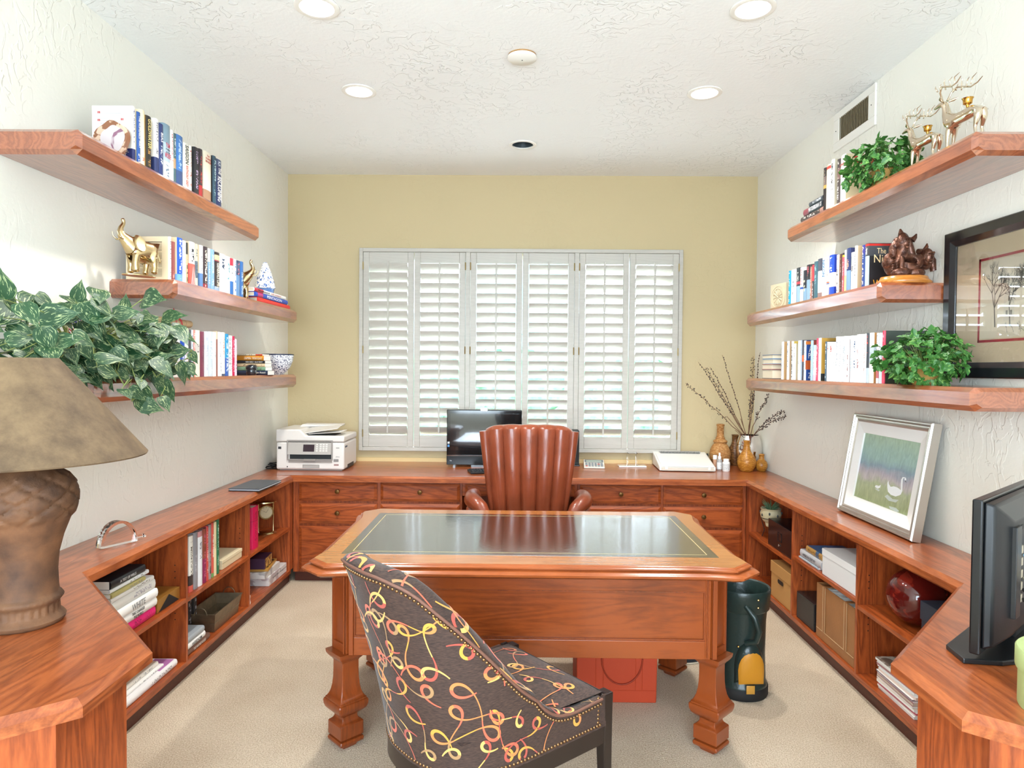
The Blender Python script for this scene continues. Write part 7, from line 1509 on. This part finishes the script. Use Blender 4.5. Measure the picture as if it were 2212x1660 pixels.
# ================================================================ THINGS IN THE LOW BOOKCASES
def P_(px, py, x=-1.585): return at(px, py, 'x', x)
z1, z0 = .4055, .1005
# near left bay, upper shelf: lying stack
xs_ = -1.60; st_ = [('D8206E', 'hot pink book, bottom of the tall lying stack near the lamp', .034, .355), ('E9E6E1', 'white book reading THAT CHANGED THE WORLD in the stack near the lamp', .030, .345), ('F0EEEA', 'white book lettered WHITE in the stack near the lamp', .032, .335), ('DAD7D0', 'thick pale grey book above the one lettered WHITE', .034, .330), ('E2DFDA', 'thin white book under the mossy-covered pale book', .016, .325), ('B9AD6E', 'thin olive-yellow book in the upper part of the stack near the lamp', .014, .29), ('E6E6E6', 'slim white book below the black one', .014, .30), ('22252A', 'black book reading A TEST OF WILLS near the top of the stack by the lamp', .026, .285)]
z = z1; yb0 = 2.62
for i, (c, lab, th, ln) in enumerate(st_):
    th *= 1.25; ln = min(ln, .33) if i == 0 else ln; yb1 = yb0 + ln + (.0, -.01, .0, .0, -.012, -.05, -.02, -.04)[i]
    r_, cv = flat(xs_ + .004 * ((i * 7) % 3 - 1), yb0, yb1, z, z + th, .213, -1, SM(c, {'22252A': None, 'F0EEEA': None, 'E9E6E1': None, 'D8206E': 'A0104E', 'DAD7D0': '9A96A0'}.get(c, '8A867C'), (), (.5, .9)), lab, 'tall lying book stack in the left bookcase', hard=False)
    if c == '22252A': ftitle(cv, 'A TEST OF WILLS', .47, .46, .34, 'D8D8D8', -1)
    if c == 'F0EEEA': ftitle(cv, 'WHITE', .55, .30, .66, '8A8A8A', -1)
    if c == 'E9E6E1': ftitle(cv, 'THAT CHANGED\nTHE WORLD', .56, .28, .78, '2A2A2C', -1)
    z += th + .0004
t = thing('gold_box', 'low gold gift box with a black triangle on its side, behind the tall book stack', 'box', (-1.70, 3.062, z1)); gm2 = mat('gold_card', 'A87A36', .3, metal=.5)
link('box_body', B().box(-.10, .10, -.10, .10, .0004, .06), gm2, t, bevel=.002); b = B(); b.add([(.1006, -.09, .003), (.1006, .09, .003), (.1006, .0, .057)], [(0, 1, 2)]); link('black_triangle', b, M['blackm'], t)
# lower: three lying books
z = z0
for i, (c, lab, th, ya_, yb_) in enumerate((('EBE8E6', 'white glossy magazine-style book with a lilac corner, bottom left of the bookcase', .032, 2.62, 3.13), ('ECE9E4', 'thin white book in the middle of the low three, bottom left', .012, 2.60, 3.05), ('E6E0D4', 'white book with a beige landscape cover, topmost of the low three', .020, 2.58, 3.03))):
    dx_ = (0, -.02, -.035)[i]; r_, cv = flat(-1.60 + dx_, ya_, yb_, z, z + th, .213 + dx_, -1, SM(c, '9C9A98', (), (.55, .9), cover=(None, None, 'C9B59C')[i]), lab, 'low lying books bottom left', hard=False)
    if i == 0: b = B().box(.01, .10, th / 2 - .0006, th / 2, .38, .505); link('lilac_patch', b, tm('B070A8'), cv)
    z += th + .0004
# middle left bay, upper: standing books
MB = [(408.5, 417.6, 1158, .23, SM('E9E5DA', '3A3630', ((0, .12, 'C4584A'), (.12, .3, '3A302E')), (.3, .9)), 'spiral-bound white book', ()), (418.2, 427.6, 1150, .22, SM('8E8C90', 'B4B2B6', (), (.3, .6)), 'grey hardback', ()), (428.2, 437.8, 1148, .22, SM('E6E6E8', '8C8C96', ((.9, 1, 'C4888A'),), (.5, .8)), 'white hardback', ()), (438.6, 446, 1142, .21, SM('8A2A50', 'C2607A', ((.45, 1, '8E4A3A'),), (.1, .9), 2), 'magenta and brown patterned book', ()), (446.3, 450.2, 1137, .21, SM('D04A44', 'F0DCD4', (), (.15, .9)), 'thin coral red book', ()), (450.6, 456.6, 1134, .21, SM('9A8A88', '4A3A38', (), (.1, .5), 2), 'grey-brown photographic book', ()), (457, 461.8, 1130, .21, SM('CE5648', None, ((0, .08, '6AA25A'),)), 'red book titled A Year in Pictures', (('A Year in Pictures', .42, .6, .58, 'F2E6DC', 'v'),)), (462.2, 467.8, 1128, .20, SM('E2CFA4', 'B49A66', (), (.5, .6)), 'cream book', ()), (468.2, 473.6, 1122, .21, SM('2E6E4A', 'B4D4BE', (), (.15, .95)), 'green hardback', ())]
MB2 = [tuple(m_[:2]) + (m_[2],) + m_[3:] for m_ in MB]
for it, (r_, cv) in row(-1, -1.60, .4015, 'standing books in the middle left bay', 'middle bay upper shelf', [(m_[0], m_[1], at((m_[0] + m_[1]) / 2, m_[2], 'x', -1.60).z and m_[2]) + m_[3:] for m_ in MB], .225): pass
t = thing('cream_box', 'flat cream cardboard box lying beside the green book in the left bookcase', 'box', (-1.70, 3.765, .4015)); link('box_body', B().box(-.10, .095, -.135, .125, .0004, .048), mat('cream_card', 'D9C8A2', .6), t, bevel=.002); link('lid', B().box(-.102, .097, -.137, .127, .034, .052), mat('cream_card2', 'DCCCA8', .6), t, bevel=.002)
# lower middle: dark upright books at the back, metal planter, lying stack
for k, (y_, th, h_, c, lab, tt) in enumerate(((3.42, .035, .27, '15161A', 'tall black book with white vertical title standing at the back of the middle left bay', 'KNUCKLEHEADS'), (3.50, .05, .272, '2E2C30', 'dark pictured book standing second at the back of the middle left bay', None), (3.565, .03, .275, '3E3836', 'dark brown pictured book, furthest of three at the back of the middle left bay', None))):
    r_, cv = book(Matrix.Translation((-1.72, y_, z0)) @ Matrix.Rotation(R(180), 4, 'Z'), th, .105, h_, SM(c, 'A0A0A4' if k else None, (), (.1, .9), 3), lab, 'dark standing books, middle left bay', hard=True)
    if tt: lettering('title', 'KNUCKLEHEADS', .2, .016, frame3((0, 0, -1), (0, -1, 0), (-1, 0, 0), (-.006, 0, .14)), tm('C9C9CC'), cv)
t = thing('metal_planter', 'rectangular galvanised metal trough with two ring handles in the left bookcase', 'planter', (-1.665, 3.68, z0)); gv = mat('galvanised', '8A7A62', .45, metal=.7, var=.3, vscale=30)
def rc(hx, hy, z_, t_=0): return [(-hx, -hy, z_), (hx, -hy, z_), (hx, hy, z_), (-hx, hy, z_)]
link('trough', B().loft([rc(.062, .150, .0004), rc(.066, .156, .045), rc(.0685, .159, .047), rc(.0665, .157, .049), rc(.076, .172, .098), rc(.079, .175, .100), rc(.079, .175, .103), rc(.074, .170, .103), rc(.062, .150, .05), rc(.058, .146, .004)], cap=False).add(rc(.058, .146, .004) , [(0, 1, 2, 3)]), gv, t)
for s_ in (-1, 1): link('handle', B().tube([(.034 * math.cos(math.pi * k / 12), s_ * .174, .095 + .040 * math.sin(math.pi * k / 12)) for k in range(13)], .0022, 6), gv, t, smooth=70)
z = z0
for c, lab, th, ya_, yb_, tt in (('6A4E42', 'brown pictured book reading THE WAYNE HOUSE, bottom of the small stack', .030, 3.20, 3.455, 'THE WAYNE HOUSE'), ('EDEBE6', 'white book lettered WISDOM, middle of the small stack below', .030, 3.20, 3.405, 'WISDOM'), ('9CA2A6', 'grey pictured book, top of the small stack in the middle left bay', .030, 3.20, 3.395, None)):
    r_, cv = flat(-1.595, ya_, yb_, z, z + th, .20, -1, SM(c, None, ()), lab, 'small lying stack, middle left bay', hard=False)
    if tt: ftitle(cv, tt, .55, .5, .5, 'D8CCC0' if c == '6A4E42' else '5A5A5C', -1)
    z += th + .0004
# far left bay
book(Matrix.Translation((-1.60, 4.085, .4015)) @ Matrix.Rotation(R(180), 4, 'Z'), .09, .215, .255, SM('D01450', 'A80C3C', ((.66, .67, '9C0C38'),)), 'magenta box-like binder standing at the divider, far left bay', None, hard=True)
t = thing('skeleton_clock', 'gold anniversary clock with pillars and round dial in the far left bay', 'clock', (-1.668, 4.43, .4015), R(35)); gd = mat('pale_brass', 'C0AE82', .2, metal=1)
link('base', B().lathe([(.062, .0004), (.064, .006), (.056, .012), (.050, .016), (.001, .018)], n=36, sx=1.1, sy=.75), gd, t, smooth=40); link('top', B().lathe([(.050, .205), (.062, .209), (.060, .216), (.001, .220)], n=36, sx=1.1, sy=.75), gd, t, smooth=40)
for s_ in (-1, 1): link('pillar', B().lathe([(.007, .016), (.0045, .022), (.0045, .200), (.007, .206)], (s_ * .048, 0, 0), 14), gd, t, smooth=40)
link('dial', B().lathe([(.046, -.006), (.049, 0), (.046, .006), (.001, .006)], n=40).xf(Matrix.Translation((0, -.004, .145)) @ Matrix.Rotation(R(90), 4, 'X')), gd, t, smooth=40)
link('dial_face', B().lathe([(.038, 0), (.038, .001)], n=40).xf(Matrix.Translation((0, -.0105, .145)) @ Matrix.Rotation(R(90), 4, 'X')), mat('dial_cream', 'B5A687', .4), t); b = B()
for k in range(12): a = k * math.pi / 6; b.add([(.031 * math.cos(a) - .001, -.0125, .145 + .031 * math.sin(a) - .001), (.031 * math.cos(a) + .001, -.0125, .145 + .031 * math.sin(a) - .001), (.036 * math.cos(a) + .001, -.0125, .145 + .036 * math.sin(a) + .001), (.036 * math.cos(a) - .001, -.0125, .145 + .036 * math.sin(a) + .001)], [(0, 1, 2, 3)])
b.tube([(0, -.013, .145), (.012, -.013, .165)], .0009, 4); b.tube([(0, -.013, .145), (-.02, -.013, .155)], .0008, 4); link('hands_and_marks', b, M['dgrey'], t)
z = z0
for nm2, c, c2, th, hx_, y0_, y1_, lab in (('boxed_gift', 'D8D4D0', 'B4A8A8', .062, .235, 4.285, 4.61, 'white and grey pictured cardboard box, bottom of the far left bay'), ('boxed_gift', 'D0CCC6', 'A8A4A2', .040, .22, 4.23, 4.50, 'thin pale box lying second from the bottom in the far left bay')):
    t = thing(nm2, lab, 'box', (-1.709, (y0_ + y1_) / 2 - .004, z)); link('box_body', B().box(-hx_ / 2, hx_ / 2, -(y1_ - y0_) / 2, (y1_ - y0_) / 2, .0004, th), spots('box_print' + c, c, c2, 12, .55, .4), t, bevel=.002)
    if th > .05: lettering('title', 'Small Office Management', .26, .014, frame3((0, 1, 0), (0, 0, 1), (1, 0, 0), (hx_ / 2 + .0004, .03, .035)), tm('6A6664'), t)
    z += th + .0005
t = thing('chess_board_box', 'ochre and black patterned game board box lying in the far left bay', 'box', (-1.70, 4.37, z), R(8)); link('box_body', B().box(-.095, .095, -.125, .125, .0004, .016), mat('ochre_edge', 'B8863C', .4), t, bevel=.001); link('pattern', B().box(-.085, .085, -.115, .115, .016, .0165), spots('ochre_black', 'C08A3A', '2A2018', 40, .5, .4), t); z += .018
t = thing('purple_box', 'dark purple box with a golden mosaic end, topmost in the far left bay', 'box', (-1.70, 4.31, z), R(4)); link('box_body', B().box(-.09, .09, -.075, .085, .0004, .068), mat('aubergine', '40283E', .4), t, bevel=.002); link('mosaic', B().box(.0896, .0906, -.06, .075, .004, .064), spots('gold_mosaic', '6A4630', 'D8AE5A', 70, .5, .3), t)
t = thing('white_figurine', 'tiny white ceramic figure at the divider edge in the far left bay', 'figurine', (-1.592, 3.95, z0)); link('body', B().lathe([(.012, .0004), (.014, .01), (.010, .03), (.012, .05), (.007, .065), (.008, .075), (.001, .085)], n=16), wl, t, smooth=60)
# ---- right bookcase
zr = (.4055, .4475, .4255)
t = thing('succulent_pot', 'cream pierced ceramic pot with green succulent on a black wire stand', 'plant pot', (1.665, 4.45, .4055)); cp_ = mat('cream_ceramic', 'CDBE98', .5, bump=.3, bscale=40)
link('pot', B().lathe([(.035, .105), (.045, .110), (.062, .135), (.068, .165), (.060, .185), (.064, .190), (.066, .198), (.058, .198), (.052, .185), (.001, .180)], n=36), cp_, t, smooth=50); b = B()
for k in range(8):
    a = 2 * math.pi * k / 8 + .3; c_, s_ = math.cos(a), math.sin(a); b.sphere((.0665 * c_, .0665 * s_, .158 + .012 * (k % 2)), .006, .006, .010, 8, 6)
link('holes', b, M['dgrey'], t); b = B()
for k in range(22): a = k * 2.4; l_ = .03 + .02 * (k % 3); b.tube([(.012 * math.cos(a), .012 * math.sin(a), .180), (.03 * math.cos(a), .03 * math.sin(a), .18 + l_ * .6), (.06 * math.cos(a), .06 * math.sin(a), .18 + l_)], [.004, .0045, .0008], 5)
link('succulent', b, mat('succulent_green', '5E7A58', .5), t, smooth=60); link('saucer', B().lathe([(.03, .078), (.034, .09), (.036, .106)], n=24), cp_, t); b = B()
for k in range(3): a = k * 2.094 + .4; c_, s_ = math.cos(a), math.sin(a); b.tube([(.062 * c_, .062 * s_, .135), (.056 * c_, .056 * s_, .10), (.040 * c_, .040 * s_, .05), (.056 * c_, .056 * s_, .003)], .0026, 6)
b.tube([(.062 * math.cos(2 * math.pi * k / 24), .062 * math.sin(2 * math.pi * k / 24), .135) for k in range(25)], .0026, 6); link('wire_stand', b, M['black'], t, smooth=60)
t = thing('file_box', 'black glossy file box with a label holder, right bookcase upper far bay', 'box', (1.700, 4.115, .4055)); link('box_body', B().box(-.105, .12, -.205, .19, .0004, .165), mat('patent_black', '17161A', .18, var=.3, vscale=60), t, bevel=.003); b = B()
for a in ((-.03, .03, .06, .064), (-.03, .03, .11, .114), (-.03, -.026, .06, .114), (.026, .03, .06, .114)): b.box(-.1075, -.105, a[0], a[1], a[2], a[3])
link('label_holder', b, M['black'], t); link('clasp', B().tube([(-.107, -.012, .035), (-.110, 0, .045), (-.107, .010, .030)], .002, 5), M['chrome'], t)
t = thing('kraft_box', 'kraft cardboard box with an oval hand hole, right bookcase lower far bay', 'box', (1.70, 4.08, .1005)); kf = mat('kraft', 'B8884E', .7); link('box_body', B().box(-.105, .125, -.17, .16, .0004, .215), kf, t, bevel=.002); link('lid', B().box(-.109, .129, -.174, .164, .150, .220), kf, t, bevel=.002); b = B()
b.prism([(-.03 + .012 * math.cos(x), .125 + .012 * math.sin(x)) for x in [math.pi / 2 + k * math.pi / 6 for k in range(7)]] + [(.03 + .012 * math.cos(x), .125 + .012 * math.sin(x)) for x in [-math.pi / 2 + k * math.pi / 6 for k in range(7)]], -.1102, -.1085, 'x'); link('hand_hole', b, mat('hole_dark', '2E1E12', .9), t)
t = thing('dark_trinket', 'small dark spiky trinket beside the kraft box, far end of the right bookcase', 'ornament', (1.66, 4.34, .1015)); b = B()
for k in range(12): a = k * 2.4; b.tube([(0, 0, .01), (.025 * math.cos(a), .025 * math.sin(a), .02 + .03 * (k % 3) / 2)], [.008, .002], 5)
b.sphere((0, 0, .014), .016, n=12, h=8); link('body', b, mat('dark_bronze', '3A2A20', .4, metal=.6), t, smooth=60)
xs_ = 1.60; z = zr[1]
for c, lab, th, ya_, yb_, d_, tt, tc_ in (('A9B4BA', 'thin grey-blue folder book under the silver hardback, right bookcase', .012, 3.60, 3.84, .21, None, None), ('B4B4B6', 'silver-grey hardback reading AMERICAN CENTURY, right bookcase middle bay', .042, 3.56, 3.83, .215, 'AMERICAN CENTURY', '4A4C50'), ('C0924E', 'gold and blue hardback with MOUNTAIN on its cover, top of the stack', .034, 3.55, 3.77, .20, None, None)):
    r_, cv = flat(xs_ + (.0, .004, .012)[(c == 'B4B4B6') + 2 * (c == 'C0924E')], yb_, ya_, z, z + th, d_, 1, SM(c, None if c != 'C0924E' else '6A4A20', ((.55, .72, '3A6A94'),) if c == 'C0924E' else (), cover='2C5A8A' if c == 'C0924E' else None), lab, 'lying books in the right bookcase', hard=c != 'A9B4BA')
    ys_ = [v.co.y for v in cv.data.vertices]; tp = max(ys_); H_ = max(v.co.z for v in cv.data.vertices)
    if tt: lettering('title', tt, .6 * H_, .36 * (tp * 2), frame3((0, 0, 1), (0, 1, 0), (-1, 0, 0), (min(v.co.x for v in cv.data.vertices) - .0004, 0, .45 * H_)), tm(tc_), cv)
    if c == 'C0924E': lettering('title', 'COLD\nMOUNTAIN', .13, .05, frame3((0, 0, 1), (-1, 0, 0), (0, 1, 0), (.07, tp + .0004, H_ * .5)), tm('D9DDE2'), cv)
    z += th + .0004
t = thing('white_box', 'plain white flat box standing at the front edge of the right bookcase middle bay', 'box', (1.70, 3.36, zr[1])); link('box_body', B().box(-.105, .12, -.195, .175, .0004, .135), mat('white_card', 'DCDAD8', .5), t, bevel=.0015); link('lid_edge', B().box(-.107, .122, -.197, .177, .1, .1365), mat('white_card2', 'E2E0DE', .5), t, bevel=.0015)
t = thing('black_box', 'low black box with glossy top, right bookcase lower middle bay', 'box', (1.705, 3.745, .1005)); link('box_body', B().box(-.105, .115, -.115, .115, .0004, .150), mat('black_card', '201F20', .25), t, bevel=.002); link('front_panel', B().box(-.1065, -.105, -.11, .11, .006, .143), mat('black_card_front', '34312E', .5), t)
t = thing('magazine_holder', 'tan stitched leather magazine box stuffed with papers, right bookcase lower middle bay', 'magazine box', (1.70, 3.39, .1005)); tl = mat('tan_leather', 'A06C40', .5, bump=.2, bscale=120, var=.2, vscale=8)
b = B(); 
for a in ((-.105, -.098, -.205, .205, .0004, .285), (.105, .112, -.205, .205, .0004, .285), (-.098, .105, -.205, -.198, .0004, .285), (-.098, .105, .198, .205, .0004, .285), (-.098, .105, -.198, .198, .0004, .006)): b.box(*a)
link('leather_box', b, tl, t, bevel=.002)
for y_ in (-.12, .11): link('strap', B().box(-.1085, -.105, y_ - .012, y_ + .012, .05, .288).box(-.108, .114, y_ - .012, y_ + .012, .285, .290), tl, t, bevel=.001); 
b = B(); 
for y_ in (-.133, -.107, .097, .123): b.box(-.1094, -.1084, y_ - .0006, y_ + .0006, .05, .285)
b.box(-.1064, -.1052, -.2, .2, .048, .0495); link('stitching', b, tm('D8BE94'), t); b = B(); r = random.Random(3)
for k in range(16): y_ = -.19 + k * .0245; h_ = .268 + r.random() * .012; b.box(-.09, .095, y_, y_ + .008, .008, h_ - .002)
k_ = link('papers', b, M['wpaper'], t)
t = thing('glazed_sphere', 'deep red glazed ceramic sphere vase, right bookcase upper near bay', 'vase', (1.715, 2.895, zr[2])); link('body', B().sphere((0, 0, .121), .121, .121, .120, 48, 28), spots('oxblood_glaze', '5A1410', '7E2418', 14, .56, .06, .5), t, smooth=80)
t.children[0].active_material.node_tree.nodes['Principled BSDF'].inputs['Coat Weight'].default_value = .2
t = thing('navy_box', 'dark navy lidded box beside the red sphere, right bookcase', 'box', (1.735, 2.60, zr[2] + .0)); nb = mat('navy_card', '2E3542', .5); link('box_body', B().box(-.10, .105, -.15, .13, .0004, .12), nb, t, bevel=.002); link('lid', B().box(-.104, .109, -.154, .134, .085, .160), nb, t, bevel=.002)
t = thing('lilac_card', 'small pale lilac card standing before the navy box', 'card', (1.60, 2.58, zr[2])); link('card', B().box(-.003, .003, -.06, .11, .0004, .045), mat('lilac', 'CDBCC8', .6), t)
z = .1005; r = random.Random(6); cols2 = ['D8D4D0', 'E6E2DC', 'B4586A', 'E9E7E3', 'DEDAD4', 'C9B8A6', 'E4E2E0', '8E7E86', 'DCC6BA', 'EDEBE8', 'A8787A', 'E2DED6', 'E9E6E2']
nm3 = ['white', 'cream', 'rose', 'off-white', 'pale grey', 'tan', 'light', 'mauve-grey', 'peach', 'bright white', 'brick pink', 'ivory', 'snowy']
for k in range(13):
    th = .008 + .005 * r.random(); t = thing('magazine', '%s-edged magazine, %s from the bottom of the pile, right bookcase' % (nm3[k], ('first', 'second', 'third', 'fourth', 'fifth', 'sixth', 'seventh', 'eighth', 'ninth', 'tenth', 'eleventh', 'twelfth', 'thirteenth')[k]), 'magazine', (1.71 + r.uniform(-.006, .006), 2.86 + r.uniform(-.012, .012), z), r.uniform(-.03, .03), 'magazines piled in the right bookcase')
    link('pages', B().box(-.103, .105, -.14, .14, .0003, th - .0008), mat('mag_%d' % k, cols2[k], .5), t); link('cover', B().box(-.104, .106, -.141, .141, th - .0008, th), spots('mag_cover', '6A5E54', 'A8A49A', 24, .52, .3) if k == 12 else mat('mag_cover_%d' % k, cols2[(k * 5 + 3) % 13], .3), t); z += th + .0003
t = thing('shell_ornament', 'cream and brown pierced shell ornament behind the magazine pile', 'ornament', (1.76, 2.62, .1005)); link('body', B().lathe([(.04, .0004), (.07, .03), (.085, .09), (.08, .15), (.06, .20), (.03, .235), (.001, .245)], n=28), spots('shell_spots', 'CDBFA4', '5A4838', 26, .56, .5), t, smooth=60)
